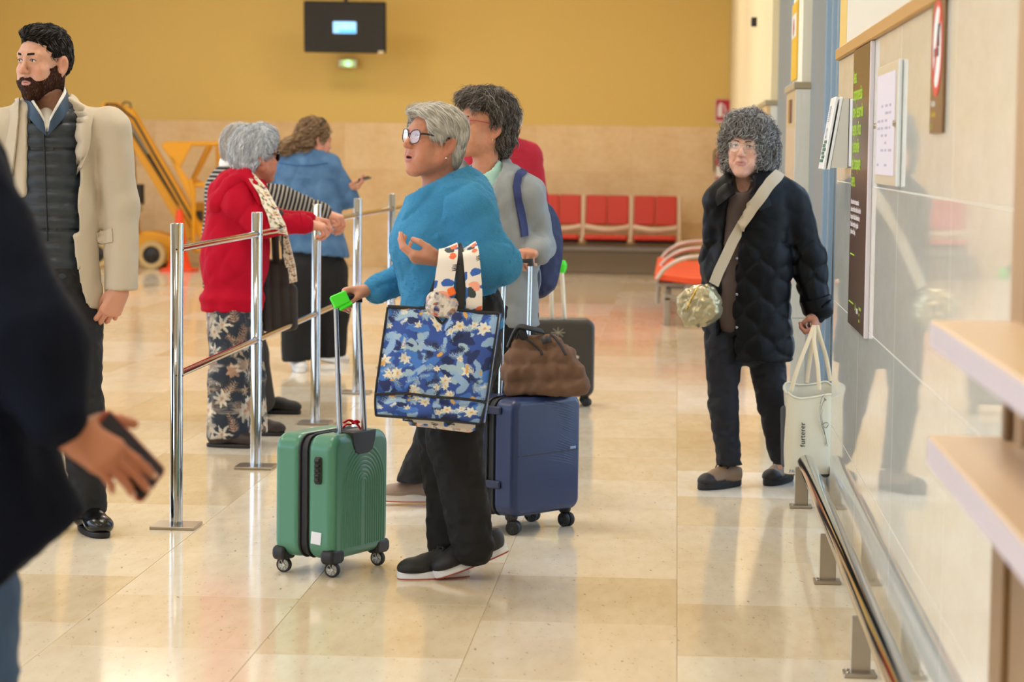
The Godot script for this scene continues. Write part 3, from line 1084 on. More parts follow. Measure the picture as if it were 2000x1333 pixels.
	b.tube([es + Vector3(-0.035, -0.07, 0.011), es + Vector3(-0.035, 0.05, 0.011), es + Vector3(-0.035, 0.07, 0.011), es + Vector3(-0.03, 0.1, 0.011)], [0.03, 0.03, 0.016, 0.012], 10, true, 0.06, Vector3(0, 0, 1))
	b.tube([es + Vector3(-0.02, 0.09, 0.011), es + Vector3(0.02, 0.06, 0.011), es + Vector3(0.035, -0.02, 0.011)], [0.006, 0.007, 0.01], 8, true, 0.3, Vector3(0, 0, 1))
	b.box(es + Vector3(0.035, -0.06, 0.0112), Vector3(0.05, 0.05, 0.002))
	part("pictogram", b.mesh(), mat("eadfdf", 0.5), fs)
	var ep := onz(1410, 328, BZ + 0.1)
	var ex := thing("fire_extinguisher", "red fire extinguisher with pale label hanging on the far wall", "extinguisher", Vector3(ep.x, ep.y - 0.24, BZ + 0.1))
	b = Mb.new()
	b.lathe([Vector2(0, -0.16), Vector2(0.07, -0.16), Vector2(0.073, -0.14), Vector2(0.073, 0.13), Vector2(0.06, 0.17), Vector2(0.03, 0.19), Vector2(0.022, 0.22), Vector2(0, 0.22)], ep, Basis.IDENTITY, 22)
	part("cylinder", b.mesh(), mat("b3242c", 0.3), ex)
	b = Mb.new()
	b.lathe([Vector2(0.0735, -0.11), Vector2(0.0742, -0.11), Vector2(0.0742, 0.02), Vector2(0.0735, 0.02)], ep, Basis.IDENTITY, 22)
	part("label", b.mesh(), mat("e6dccf", 0.5), ex)
	b = Mb.new()
	b.lathe([Vector2(0, -0.215), Vector2(0.075, -0.215), Vector2(0.078, -0.2), Vector2(0.078, -0.16), Vector2(0, -0.16)], ep, Basis.IDENTITY, 22)
	part("base", b.mesh(), M.black, ex)
	b = Mb.new()
	b.box(ep + Vector3(0, 0.235, 0), Vector3(0.03, 0.03, 0.09), 0.004)
	b.box(ep + Vector3(0, 0.26, 0.05), Vector3(0.02, 0.012, 0.1), 0.003)
	part("valve", b.mesh(), M.black, ex)
	b = Mb.new()
	b.tube(smooth_path([ep + Vector3(-0.02, 0.23, 0.02), ep + Vector3(-0.09, 0.2, 0.03), ep + Vector3(-0.095, 0.05, 0.03), ep + Vector3(-0.09, -0.05, 0.03)]), [0.01], 8)
	part("hose", b.mesh(), M.black, ex)
	b = Mb.new()
	b.box(ep + Vector3(0, 0.1, -0.085), Vector3(0.05, 0.12, 0.03), 0.003)
	part("bracket", b.mesh(), M.black, ex)
	# service desk beside the camera
	var dk := thing("service_desk", "pale wooden service desk with an upper ledge and a lower shelf", "desk", Vector3(0.56, 0, -3.2))
	var zf := -4.42
	var h1 := 1.146; var h2 := 0.937; var xs := 0.452
	b = Mb.new()
	wallbox(b, xs, 0.99, h1 - 0.045, h1, zf, -1.6, 0.003)
	part("upper_ledge", b.mesh(), mat("d8bd9b", 0.4), dk)
	b = Mb.new()
	wallbox(b, xs + 0.005, 0.99, h2 - 0.05, h2, zf - 0.05, -1.6, 0.003)
	part("lower_shelf", b.mesh(), mat("d8bd9b", 0.4), dk)
	b = Mb.new()
	for e in [[xs - 0.002, h1 - 0.046, h1 - 0.004, zf], [xs + 0.003, h2 - 0.051, h2 - 0.004, zf - 0.05]]:
		wallbox(b, e[0], e[0] + 0.003, e[1], e[2], e[3], -1.6)
	part("edge_band", b.mesh(), mat("cdc3cb", 0.45), dk)
	b = Mb.new()
	wallbox(b, 0.582, 0.595, h2, h1 - 0.045, zf - 0.02, zf + 0.02, 0.002)
	part("support", b.mesh(), mat("8d7355", 0.5), dk)
	b = Mb.new()
	wallbox(b, 0.61, 0.99, h2, h1 - 0.045, zf + 0.04, -1.6, 0.002)
	part("drawer_box", b.mesh(), mat("cfc9d6", 0.5), dk)
	b = Mb.new()
	wallbox(b, 0.568, 0.99, 0, h2 - 0.05, zf, zf + 0.16, 0.003)
	part("side_panel", b.mesh(), mat("8b6c45", 0.5), dk)
	b = Mb.new()
	wallbox(b, 0.58, 0.99, 0, h2 - 0.05, zf + 0.165, -1.6, 0.003)
	part("front_panel", b.mesh(), mat("8f7049", 0.5), dk)

func box_mesh(ce: Vector3, s: Vector3, ch := 0.0) -> ArrayMesh:
	var b := Mb.new()
	b.box(ce, s, ch)
	return b.mesh()

# ---------------------------------------------------------------- things towards the far wall
func make_benches() -> void:
	var red := mat("c02c14", 0.45); var frame := mat("cdb495", 0.4, 0.2); var grey := mat("9d958c", 0.4, 0.4)
	var z := -30.0
	var p1 := onz(1327, 430, z); var p0 := onz(1233, 430, z)
	var sw := p1.x - p0.x
	var t := thing("wall_bench", "row of red waiting seats with pale frames against the far wall", "bench", Vector3(p1.x - sw * 2.0, 0, z))
	var b := Mb.new()
	for k in 4:
		var cx := p1.x - sw * (k + 0.5)
		var st := part("seat_pad", null, red, t)
		b = Mb.new()
		b.slab(rounded(sw - 0.07, 0.46, 0.03), 0.06, 0.02, Vector3(cx, 0.43, z + 0.28), Basis(Vector3(1, 0, 0), Vector3(0, 0.08, 1).normalized(), Vector3(0, 1, -0.08).normalized()))
		st.mesh = b.mesh()
		for h in 2:
			b = Mb.new()
			var w := (sw - 0.06) * 0.5
			b.slab(rounded(w - 0.004, 0.36, 0.015), 0.05, 0.018, Vector3(cx + (h - 0.5) * w, 0.755, z + 0.0), Basis(Vector3(1, 0, 0), Vector3(0, 1, -0.15).normalized(), Vector3(0, 0.15, 1).normalized()))
			part("backrest_cushion", b.mesh(), red, t)
		b = Mb.new()
		b.tube(smooth_path([Vector3(cx - sw * 0.46, 0.555, z + 0.05), Vector3(cx, 0.52, z + 0.075), Vector3(cx + sw * 0.46, 0.555, z + 0.05)]), [0.038], 10, true, 0.5, Vector3(0, 0, 1))
		part("lumbar_bar", b.mesh(), frame, t)
		b = Mb.new()
		b.box(Vector3(cx, 0.375, z + 0.25), Vector3(sw - 0.1, 0.03, 0.4), 0.01)
		part("seat_tray", b.mesh(), mat("4d3a2c", 0.6), t)
	for k in 5:
		var x := p1.x - sw * k
		b = Mb.new()
		b.box(Vector3(x, 0.66, z + 0.02), Vector3(0.05, 0.55, 0.05), 0.012, Basis(Vector3.RIGHT, -0.12))
		b.box(Vector3(x, 0.41, z + 0.25), Vector3(0.05, 0.06, 0.46), 0.012)
		part("side_frame", b.mesh(), frame, t)
	b = Mb.new()
	b.box(Vector3(p1.x - sw * 2.0, 0.305, z + 0.22), Vector3(sw * 4.0, 0.07, 0.09), 0.01)
	part("beam", b.mesh(), grey, t)
	b = Mb.new()
	b.box(Vector3(p1.x - sw * 2.0, 0.135, z + 0.02), Vector3(sw * 4.0 + 0.25, 0.265, 0.42), 0.01)
	part("plinth", b.mesh(), mat("7a6850", 0.5), t)
	# bench seen from its end, against the wall on the right
	var or_ := mat("e8532a", 0.5)
	var fz := -20.85
	t = thing("side_bench", "orange waiting seats with curved pale armrests seen end-on by the right wall", "bench", Vector3(0.05, 0, -22.6))
	var xf := -0.17
	for k in 7:
		var zz := fz - 0.6 * k
		if k < 6:
			# seat pad, a gently curved sheet
			var rows := []
			for i in 13:
				var s := i / 12.0
				var r := []
				for j in 6:
					r.append(Vector3(lerpf(xf, 0.36, s), 0.395 + 0.03 * cos(s * 3.4) + 0.06 * pow(s, 3.0) - 0.02, zz - 0.04 - 0.54 * j / 5.0))
				rows.append(r)
			b = Mb.new()
			b.grid(rows, 0.045)
			part("seat_pad", b.mesh(), or_, t)
			rows = []
			for i in 9:
				var s := i / 8.0
				var r := []
				for j in 6: r.append(Vector3(0.37 + 0.13 * s, 0.46 + 0.4 * s, zz - 0.04 - 0.54 * j / 5.0))
				rows.append(r)
			b = Mb.new()
			b.grid(rows, 0.045)
			part("backrest", b.mesh(), or_, t)
			b = Mb.new()
			b.box(Vector3(0.06, 0.345, zz - 0.31), Vector3(0.4, 0.03, 0.5), 0.012)
			part("seat_tray", b.mesh(), grey, t)
		if k % 3 != 0: continue
		b = Mb.new()
		b.tube(smooth_path([Vector3(xf + 0.02, 0.39, zz), Vector3(xf + 0.1, 0.49, zz), Vector3(xf + 0.24, 0.565, zz), Vector3(xf + 0.42, 0.59, zz), Vector3(0.42, 0.585, zz)]), [0.018], 10)
		part("armrest", b.mesh(), mat("c4b8b0", 0.4, 0.3), t)
	for k in 3:
		var zz := fz - 0.05 - 1.75 * k
		b = Mb.new()
		b.box(Vector3(-0.06, 0.12, zz), Vector3(0.055, 0.24, 0.05), 0.006)
		b.box(Vector3(0.4, 0.12, zz), Vector3(0.055, 0.24, 0.05), 0.006)
		b.box(Vector3(0.17, 0.235, zz), Vector3(0.51, 0.05, 0.05), 0.006)
		part("leg", b.mesh(), grey, t)
		b = Mb.new()
		b.box(Vector3(0.12, 0.3, zz), Vector3(0.06, 0.1, 0.05), 0.006)
		part("bracket", b.mesh(), grey, t)
	b = Mb.new()
	b.box(Vector3(0.12, 0.29, fz - 1.8), Vector3(0.08, 0.07, 3.7), 0.01)
	part("beam", b.mesh(), grey, t)
	for k in 2:
		b = Mb.new()
		b.box(Vector3(xf + 0.03, 0.28, fz - 0.12 - 0.9 * k), Vector3(0.035, 0.2, 0.04), 0.006)
		part("front_strut", b.mesh(), grey, t)

func make_lift() -> void:
	var yel := mat("e09a08", 0.4); var dark := mat("2a241c", 0.55); var tyre := mat("c9ab72", 0.7)
	var z := -29.2
	var P := func(x: float, y: float, dz := 0.0) -> Vector3: return onz(x, y, z + dz)
	var w: Vector3 = P.call(298, 490)
	var t := thing("boom_lift", "yellow folding boom lift with pale tyres and basket by the far wall", "lift", Vector3(w.x, 0, z))
	var b := Mb.new()
	# wheels
	var wb := Basis(Vector3(1, 0, 0), Vector3(0, 0, 1), Vector3(0, -1, 0))
	for e in [[298, 0.0], [298, -0.75], [190, 0.0]]:
		var c: Vector3 = P.call(e[0], 490) + Vector3(0, 0, e[1])
		c.y = 0.165
		b = Mb.new()
		b.lathe([Vector2(0.105, 0.07), Vector2(0.15, 0.075), Vector2(0.163, 0.05), Vector2(0.165, 0.0), Vector2(0.163, -0.05), Vector2(0.15, -0.075), Vector2(0.1, -0.075)], c, wb, 30)
		var ty := part("tyre", b.mesh(), tyre, t)
		b = Mb.new()
		for k in 22:
			var th := TAU * k / 22.0
			b.box(c + Vector3(cos(th) * 0.158, sin(th) * 0.158, 0.05), Vector3(0.022, 0.03, 0.05), 0.004, Basis(Vector3(0, 0, 1), th))
		part("tread", b.mesh(), tyre, ty)
		b = Mb.new()
		b.lathe([Vector2(0, 0.06), Vector2(0.03, 0.062), Vector2(0.045, 0.05), Vector2(0.09, 0.045), Vector2(0.106, 0.066), Vector2(0.106, 0.03)], c, wb, 26)
		part("hub", b.mesh(), dark, t)
	# chassis
	b = Mb.new()
	var cs := PackedVector2Array()
	for q in [[180, 512], [270, 515], [332, 515], [345, 485], [330, 462], [290, 452], [250, 455], [180, 460]]:
		var p: Vector3 = P.call(q[0], q[1])
		cs.append(Vector2(p.x, p.y))
	b.slab(cs, 0.5, 0.03, Vector3(0, 0, z - 0.36), Basis.IDENTITY)
	part("chassis", b.mesh(), yel, t)
	# turret and mast
	var bar := func(called: String, pts: Array, r: float, m: Material, flat := 1.0) -> void:
		var bb := Mb.new()
		var l := []
		for q in pts: l.append(P.call(q[0], q[1], q[2] if q.size() > 2 else 0.0))
		bb.tube(l, [r], 4 if flat < 0.99 else 10, true, flat, Vector3(0, 0, 1))
		part(called, bb.mesh(), m, t)
	var plate := func(called: String, pts: Array, depth: float, dz: float, m: Material) -> void:
		var bb := Mb.new()
		var l := PackedVector2Array()
		for q in pts:
			var p: Vector3 = P.call(q[0], q[1], dz)
			l.append(Vector2(p.x, p.y))
		bb.slab(l, depth, minf(0.012, depth * 0.4), Vector3(0, 0, z + dz), Basis.IDENTITY, 2)
		part(called, bb.mesh(), m, t)
	plate.call("boom_head", [[196, 212], [204, 200], [232, 200], [262, 222], [254, 250], [238, 262], [226, 240], [206, 226]], 0.2, 0.0, yel)
	plate.call("upper_boom", [[240, 207], [260, 212], [412, 470], [398, 474], [388, 462]], 0.14, 0.04, yel)
	plate.call("lower_boom", [[244, 262], [260, 258], [382, 456], [368, 470]], 0.12, -0.06, yel)
	bar.call("hydraulic_ram", [[262, 258, 0.02], [352, 398, 0.02]], 0.035, dark)
	bar.call("ram_rod", [[244, 228, 0.06], [290, 300, 0.06]], 0.022, mat("8f8a7c", 0.3, 0.8))
	bar.call("hose", [[206, 215, 0.12], [208, 203, 0.12], [228, 205, 0.12], [262, 232, 0.12], [300, 300, 0.12], [340, 368, 0.12], [380, 440, 0.12]], 0.014, dark)
	bar.call("hose", [[238, 206, 0.1], [244, 199, 0.1], [254, 201, 0.1], [256, 212, 0.1]], 0.010, dark)
	bar.call("riser", [[252, 262, -0.1], [262, 400, -0.1], [266, 455, -0.1]], 0.05, mat("a8721a", 0.5))
	bar.call("counterweight", [[272, 360, -0.05], [272, 400, -0.05]], 0.06, dark, 0.7)
	bar.call("chain", [[275, 398, -0.02], [276, 415, -0.02]], 0.02, mat("9c8a5a", 0.5))
	# basket
	plate.call("basket_side", [[316, 287], [326, 280], [376, 281], [352, 328], [338, 318]], 0.05, 0.12, yel)
	plate.call("basket_side", [[330, 304], [352, 326], [380, 368], [380, 410]], 0.05, 0.12, yel)
	bar.call("basket_rail", [[318, 284, 0.12], [326, 281, 0.12], [428, 281, 0.12]], 0.028, yel)
	bar.call("basket_rail", [[374, 362, 0.1], [426, 362, 0.1]], 0.026, yel)
	bar.call("basket_post", [[372, 350, 0.14], [378, 372, 0.14], [378, 470, 0.14], [384, 490, 0.14], [428, 488, 0.14]], 0.026, yel)
	bar.call("basket_post", [[410, 284, -0.4], [378, 350, -0.4], [394, 362, -0.4]], 0.04, mat("d08c14", 0.45))
	bar.call("basket_post", [[426, 281, -0.5], [426, 490, -0.5]], 0.026, yel)
	plate.call("basket_floor", [[384, 470], [428, 468], [428, 490], [384, 490]], 0.6, -0.2, yel)
	bar.call("control_box", [[390, 412, 0.0], [390, 432, 0.0]], 0.04, dark)
	plate.call("toe_board", [[378, 395], [428, 395], [428, 452], [378, 452]], 0.02, -0.5, mat("c8902a", 0.5))
	# traffic cone
	var c := onfloor(350, 531)
	c.z = -28.7
	c = onz(350, 531, -28.7); c.y = 0
	var cn := thing("traffic_cone", "orange traffic cone standing in front of the yellow lift", "cone", c)
	b = Mb.new()
	b.lathe([Vector2(0, 0.72), Vector2(0.03, 0.72), Vector2(0.036, 0.7), Vector2(0.1, 0.2), Vector2(0.135, 0.06), Vector2(0.17, 0.03)], c, Basis.IDENTITY, 28)
	part("cone", b.mesh(), mat("f0460f", 0.45), cn)
	b = Mb.new()
	b.slab(rounded(0.4, 0.4, 0.05), 0.032, 0.01, c + Vector3(0, 0.0165, 0), Basis(Vector3.RIGHT, Vector3.FORWARD, Vector3.UP))
	part("base", b.mesh(), mat("ec4a18", 0.5), cn)

func make_screen() -> void:
	var z := BZ + 0.75
	var ce := onz(674, 53, z)
	var tilt := Basis(Vector3.RIGHT, 0.16) * Basis(Vector3.FORWARD, 0.006)
	var t := thing("ceiling_screen", "black information screen hanging from the ceiling showing a small blue window", "screen", ce)
	var w := 161.0 * 29.9 / FOC; var h := 100.0 * 29.9 / FOC
	var b := Mb.new()
	b.box(ce, Vector3(w, h, 0.07), 0.012, tilt)
	part("casing", b.mesh(), mat("1c1917", 0.4), t)
	b = Mb.new()
	b.box(ce + tilt * Vector3(0, 0.01, 0.036), Vector3(w - 0.07, h - 0.08, 0.004), 0.0, tilt)
	part("display", b.mesh(), mat("14110f", 0.2), t)
	b = Mb.new()
	b.slab(rounded(46.0 * 29.9 / FOC, 23.0 * 29.9 / FOC, 0.012), 0.003, 0.001, ce + tilt * Vector3(0.0, 0.0, 0.0395), tilt)
	part("window_on_display", b.mesh(), emat("8fc2ee", 0.9), t)
	b = Mb.new()
	b.box(ce + tilt * Vector3(0.03, -0.045, 0.0415), Vector3(0.2, 0.035, 0.001), 0.0, tilt)
	part("window_bar", b.mesh(), emat("4da6f4", 0.9), t)
	b = Mb.new()
	b.box(ce + tilt * Vector3(w * 0.44, -h * 0.47, 0.037), Vector3(0.07, 0.035, 0.004), 0.002, tilt)
	part("badge", b.mesh(), mat("d9c8a4", 0.5), t)
	b = Mb.new()
	b.tube([ce + Vector3(0, h * 0.3, -0.06), Vector3(ce.x, CH, ce.z - 0.06)], [0.025], 12)
	part("ceiling_pole", b.mesh(), M.black, t)
	b = Mb.new()
	b.box(ce + tilt * Vector3(0, 0, -0.06), Vector3(0.3, 0.3, 0.05), 0.005, tilt)
	part("bracket", b.mesh(), M.black, t)
	var l := OmniLight3D.new()
	l.name = "screen_glow"; l.light_color = Color("9cc8f2"); l.light_energy = 0.02; l.omni_range = 30.0; l.omni_attenuation = 2.0; l.shadow_enabled = true; l.light_size = 0.08
	t.add_child(l)
	l.position = tilt * Vector3(0, 0, 0.15)
	var ep := onz(680, 124, BZ)
	var el := thing("emergency_light", "small white emergency light with a green indicator below the screen", "emergency light", ep)
	b = Mb.new()
	b.slab(rounded(0.235, 0.1, 0.02), 0.06, 0.012, ep + Vector3(0, 0, 0.03), Basis.IDENTITY)
	part("housing", b.mesh(), mat("d6c8b4", 0.4), el)
	b = Mb.new()
	b.ball(ep + Vector3(0.005, -0.005, 0.06), Vector3(0.02, 0.028, 0.006), Basis.IDENTITY, 12, 6)
	part("indicator", b.mesh(), emat("7dff96", 1.2), el)
	l = OmniLight3D.new()
	l.name = "indicator_glow"; l.light_color = Color("8dffa0"); l.light_energy = 0.01; l.omni_range = 20.0; l.omni_attenuation = 2.0; l.shadow_enabled = true; l.light_size = 0.02
	el.add_child(l)
	l.position = Vector3(0.005, -0.005, 0.09)

# ---------------------------------------------------------------- figures: heads, hands, hair, clothes
func dirv(r: float, u: float, t: float) -> Vector3:      # right, up, towards the viewer
	var rr := Vector3(-Fh.z, 0, Fh.x)
	return (rr * r + Vector3.UP * u - Fh * t).normalized()
func frame(fwd: Vector3, up := Vector3.UP) -> Basis:      # z = fwd, y ~ up
	var z := fwd.normalized()
	var x := up.cross(z).normalized()
	return Basis(x, z.cross(x), z)
func chain(s: Sdf, pts: Array, r: Array, k := 0.03, q := 1.0, d := Vector3.FORWARD) -> void:
	for i in pts.size() - 1: s.cap(pts[i], pts[i + 1], r[i], r[i + 1], k, q, d)
func surf(s: Sdf, x: float, y: float, lift := 0.0) -> Vector3:
	# the point of a garment's surface seen in this direction, lifted off along its normal
	var d := ray(x, y).normalized()
	var c := Vector3(0, CAM_H, 0)
	var mid := s.o + Vector3(s.nx, s.ny, s.nz) * s.cell * 0.5
	var rad := Vector3(s.nx, s.ny, s.nz).length() * s.cell * 0.5
	var t := (mid - c).dot(d)
	var p := s.hit(c, d, t - rad, t + rad)
	if p == Vector3.INF: return p
	return p + s.normal(p) * lift
func folds(amp: float, fx: Vector3, sd: int):
	var n := noise(1.0, sd, 2)
	return func(p: Vector3) -> float:
		var v := n.get_noise_3d(p.x * fx.x, p.y * fx.y, p.z * fx.z)
		return amp * (absf(v) * 2.0 - 0.5)

func creases(amp: float, dir: Vector3, along: float, across: float, sd: int):
	# soft folds running along dir
	var n := noise(1.0, sd, 2)
	var u := dir.normalized(); var v := u.cross(Vector3(0.3, 0.2, 1)).normalized(); var w := u.cross(v)
	return func(p: Vector3) -> float:
		var q := n.get_noise_3d(p.dot(u) * along, p.dot(v) * across, p.dot(w) * across)
		return amp * (pow(1.0 - minf(absf(q) * 1.6, 1.0), 3.0) - 0.25)

const SKIN_A := "d3a285"

func head_field(o: Dictionary) -> Sdf:
	# local frame: origin between the ear openings, z out of the face, y up
	var s := Sdf.new()
	var fat: float = o.get("fat", 0.0)
	var open_: float = o.get("mouth", 0.0)
	s.ell(Vector3(0, 0.052, -0.012), Vector3(0.073, 0.080, 0.092), 0.0)
	s.ell(Vector3(0, -0.012, 0.032), Vector3(0.060 + fat, 0.078, 0.058), 0.03)
	s.ell(Vector3(0, 0.042, 0.052), Vector3(0.056, 0.045, 0.040), 0.02)
	for sg in [-1.0, 1.0]:
		s.cap(Vector3(0.052 * sg + fat * sg, -0.04, 0.004), Vector3(0.016 * sg, -0.083, 0.068), 0.023 + fat, 0.02, 0.03)
		s.ell(Vector3(0.040 * sg, -0.010, 0.064), Vector3(0.025 + fat, 0.022, 0.024), 0.02)
		s.ell(Vector3(0.034 * sg, -0.045, 0.062), Vector3(0.026 + fat, 0.026, 0.028), 0.02)
		s.cap(Vector3(0.012 * sg, 0.043, 0.089), Vector3(0.044 * sg, 0.042, 0.076), 0.010, 0.009, 0.014)
	s.ell(Vector3(0, -0.083, 0.077), Vector3(0.019, 0.017, 0.016), 0.018)
	s.ell(Vector3(0, -0.05, 0.078), Vector3(0.028, 0.026, 0.021), 0.015)
	if fat > 0.001: s.cap(Vector3(0, -0.078, 0.01), Vector3(0, -0.082, 0.05), 0.030, 0.022, 0.03)
	# eye hollows, then lids round the eyeballs
	for sg in [-1.0, 1.0]:
		s.cut_ell(Vector3(0.031 * sg, 0.025, 0.104), Vector3(0.020, 0.013, 0.017), 0.012)
		s.ell(Vector3(0.031 * sg, 0.024, 0.0785), Vector3(0.0160, 0.0142, 0.0142), 0.004)
		s.cut_ell(Vector3(0.031 * sg, 0.0235, 0.097), Vector3(0.0135, 0.0052, 0.014), 0.0015)
	# nose
	var nl: float = o.get("nose", 0.0)
	s.cap(Vector3(0, 0.032, 0.088), Vector3(0, -0.006, 0.106 + nl), 0.0075, 0.0105, 0.010)
	s.ell(Vector3(0, -0.009, 0.107 + nl), Vector3(0.0115, 0.0105, 0.0125), 0.008)
	for sg in [-1.0, 1.0]:
		s.ell(Vector3(0.0115 * sg, -0.013, 0.098 + nl * 0.5), Vector3(0.0075, 0.0075, 0.0095), 0.006)
		s.cut_ell(Vector3(0.0055 * sg, -0.0205, 0.103 + nl * 0.6), Vector3(0.0035, 0.004, 0.005), 0.002)
	# lips
	s.cap(Vector3(-0.020, -0.0425, 0.086), Vector3(0.020, -0.0425, 0.086), 0.0050, 0.0050, 0.006)
	s.ell(Vector3(0, -0.0395, 0.0945), Vector3(0.014, 0.0055, 0.006), 0.006)
	s.ell(Vector3(0, -0.0525 - open_ * 0.6, 0.0925), Vector3(0.0185, 0.0062, 0.0075), 0.006)
	s.cut_ell(Vector3(0, -0.0462 - open_ * 0.3, 0.100), Vector3(0.022, 0.0016 + open_ * 0.5, 0.010 + open_), 0.0015)
	# folds of an older face
	if o.get("old", 0.0) > 0.0:
		for sg in [-1.0, 1.0]:
			s.cut_cap(Vector3(0.019 * sg, -0.014, 0.099), Vector3(0.030 * sg, -0.042, 0.0905), 0.0018, 0.0022, 0.010)
			s.cut_cap(Vector3(0.018 * sg, 0.008, 0.096), Vector3(0.040 * sg, 0.006, 0.086), 0.0016, 0.0016, 0.006)
	# ears
	for sg in [-1.0, 1.0]:
		var eb := Basis(Vector3.UP, -0.45 * sg) * Basis(Vector3.RIGHT, -0.2)
		s.ell(Vector3(0.0765 * sg, 0.006, -0.013), Vector3(0.0090, 0.032, 0.0200), 0.004, eb)
		s.ell(Vector3(0.0745 * sg, -0.021, -0.004), Vector3(0.0075, 0.012, 0.010), 0.006, eb)
		s.cut_ell(Vector3(0.0885 * sg, 0.008, -0.006), Vector3(0.0125, 0.0225, 0.0125), 0.002, eb)
		s.ell(Vector3(0.0795 * sg, 0.002, -0.017), Vector3(0.0045, 0.016, 0.0045), 0.003, eb)
	# neck
	var nr: float = o.get("neck", 0.052)
	s.cap(Vector3(0, -0.035, -0.022), o.get("neck_to", Vector3(0, -0.17, -0.045)), nr, nr * 1.08, 0.03)
	return s

func skin_tone(o: Dictionary):
	var base: Color = lin(o.get("skin", SKIN_A))
	var lip: Color = lin(o.get("lips", "b86f62"))
	var warm: Color = lin(o.get("blush", "cf8a72"))
	var n := noise(45.0, 7, 3)
	var op: float = o.get("mouth", 0.0)
	return func(p: Vector3, nn: Vector3) -> Color:
		var c := base.lerp(warm, clampf(n.get_noise_3dv(p) * 0.5 + 0.1, 0.0, 0.4))
		var dl := Vector2(p.x / 0.024, (p.y + 0.047 + op * 0.3) / (0.0105 + op * 0.8)).length()
		if p.z > 0.08 and dl < 1.25: c = c.lerp(lip, clampf((1.25 - dl) * 3.0, 0.0, 0.85))
		if op > 0.001 and p.z > 0.07 and p.z < 0.0935 and absf(p.x) < 0.018 and absf(p.y + 0.0462 + op * 0.3) < op * 0.45: c = lin("3a1512")
		for sg in [-1.0, 1.0]:
			var ck := (p - Vector3(0.042 * sg, -0.012, 0.08)).length()
			if ck < 0.03: c = c.lerp(warm, 0.45 * (1.0 - ck / 0.03))
		if (p - Vector3(0, -0.01, 0.112)).length() < 0.016: c = c.lerp(warm, 0.35)
		if absf(p.x) > 0.07 and absf(p.z + 0.01) < 0.03: c = c.lerp(warm, 0.4)
		return c

func add_head(mb: Mb, xf: Transform3D, o: Dictionary) -> Sdf:
	var s := head_field(o)
	s.build(o.get("cell", 0.0032))
	s.emit(mb, xf, skin_tone(o))
	return s

func add_face_parts(owner: Node3D, xf: Transform3D, o: Dictionary) -> void:
	var gaze: Vector3 = o.get("gaze", Vector3(0, 0, 1)).normalized()
	for sg in [-1.0, 1.0]:
		var c := Vector3(0.031 * sg, 0.024, 0.0785)
		var b := Mb.new()
		b.col = lin("e9e4dd")
		b.ball(xf * c, Vector3.ONE * 0.0125 * xf.basis.get_scale().x, Basis.IDENTITY, 16, 10)
		var gb := frame(xf.basis.orthonormalized() * gaze)
		b.col = lin(o.get("iris", "3f2b1c"))
		b.ball(xf * (c + gaze * 0.0090), Vector3(0.0060, 0.0060, 0.0040), gb, 14, 8)
		b.col = lin("0b0908")
		b.ball(xf * (c + gaze * 0.0112), Vector3(0.0028, 0.0028, 0.0022), gb, 12, 6)
		part("eye", b.mesh(), M.eye, owner)
		b = Mb.new()
		b.col = lin(o.get("brow", "2a211c"))
		var th: float = o.get("brow_w", 0.0042)
		var by: float = o.get("brow_y", 0.0)
		b.tube(smooth_path([xf * Vector3(0.012 * sg, 0.0430 + by, 0.0985), xf * Vector3(0.026 * sg, 0.0450 + by, 0.0965), xf * Vector3(0.040 * sg, 0.0450 + by, 0.0875), xf * Vector3(0.051 * sg, 0.0395 + by, 0.0750)], 4), [0.0028, 0.0036, th, th, th, th, th, th, th * 0.9, th * 0.7, 0.0025, 0.002, 0.001], 6, true, 0.32, xf.basis.z)
		part("eyebrow", b.mesh(), vmat(0.9), owner)
		b = Mb.new()
		b.col = lin("2b1d18")
		b.tube(smooth_path([xf * Vector3(0.0178 * sg, 0.0235, 0.0895), xf * Vector3(0.024 * sg, 0.0282, 0.0925), xf * Vector3(0.033 * sg, 0.0290, 0.0928), xf * Vector3(0.044 * sg, 0.0235, 0.0865)], 3), [0.0012], 4)
		part("eyelash", b.mesh(), vmat(0.9), owner)

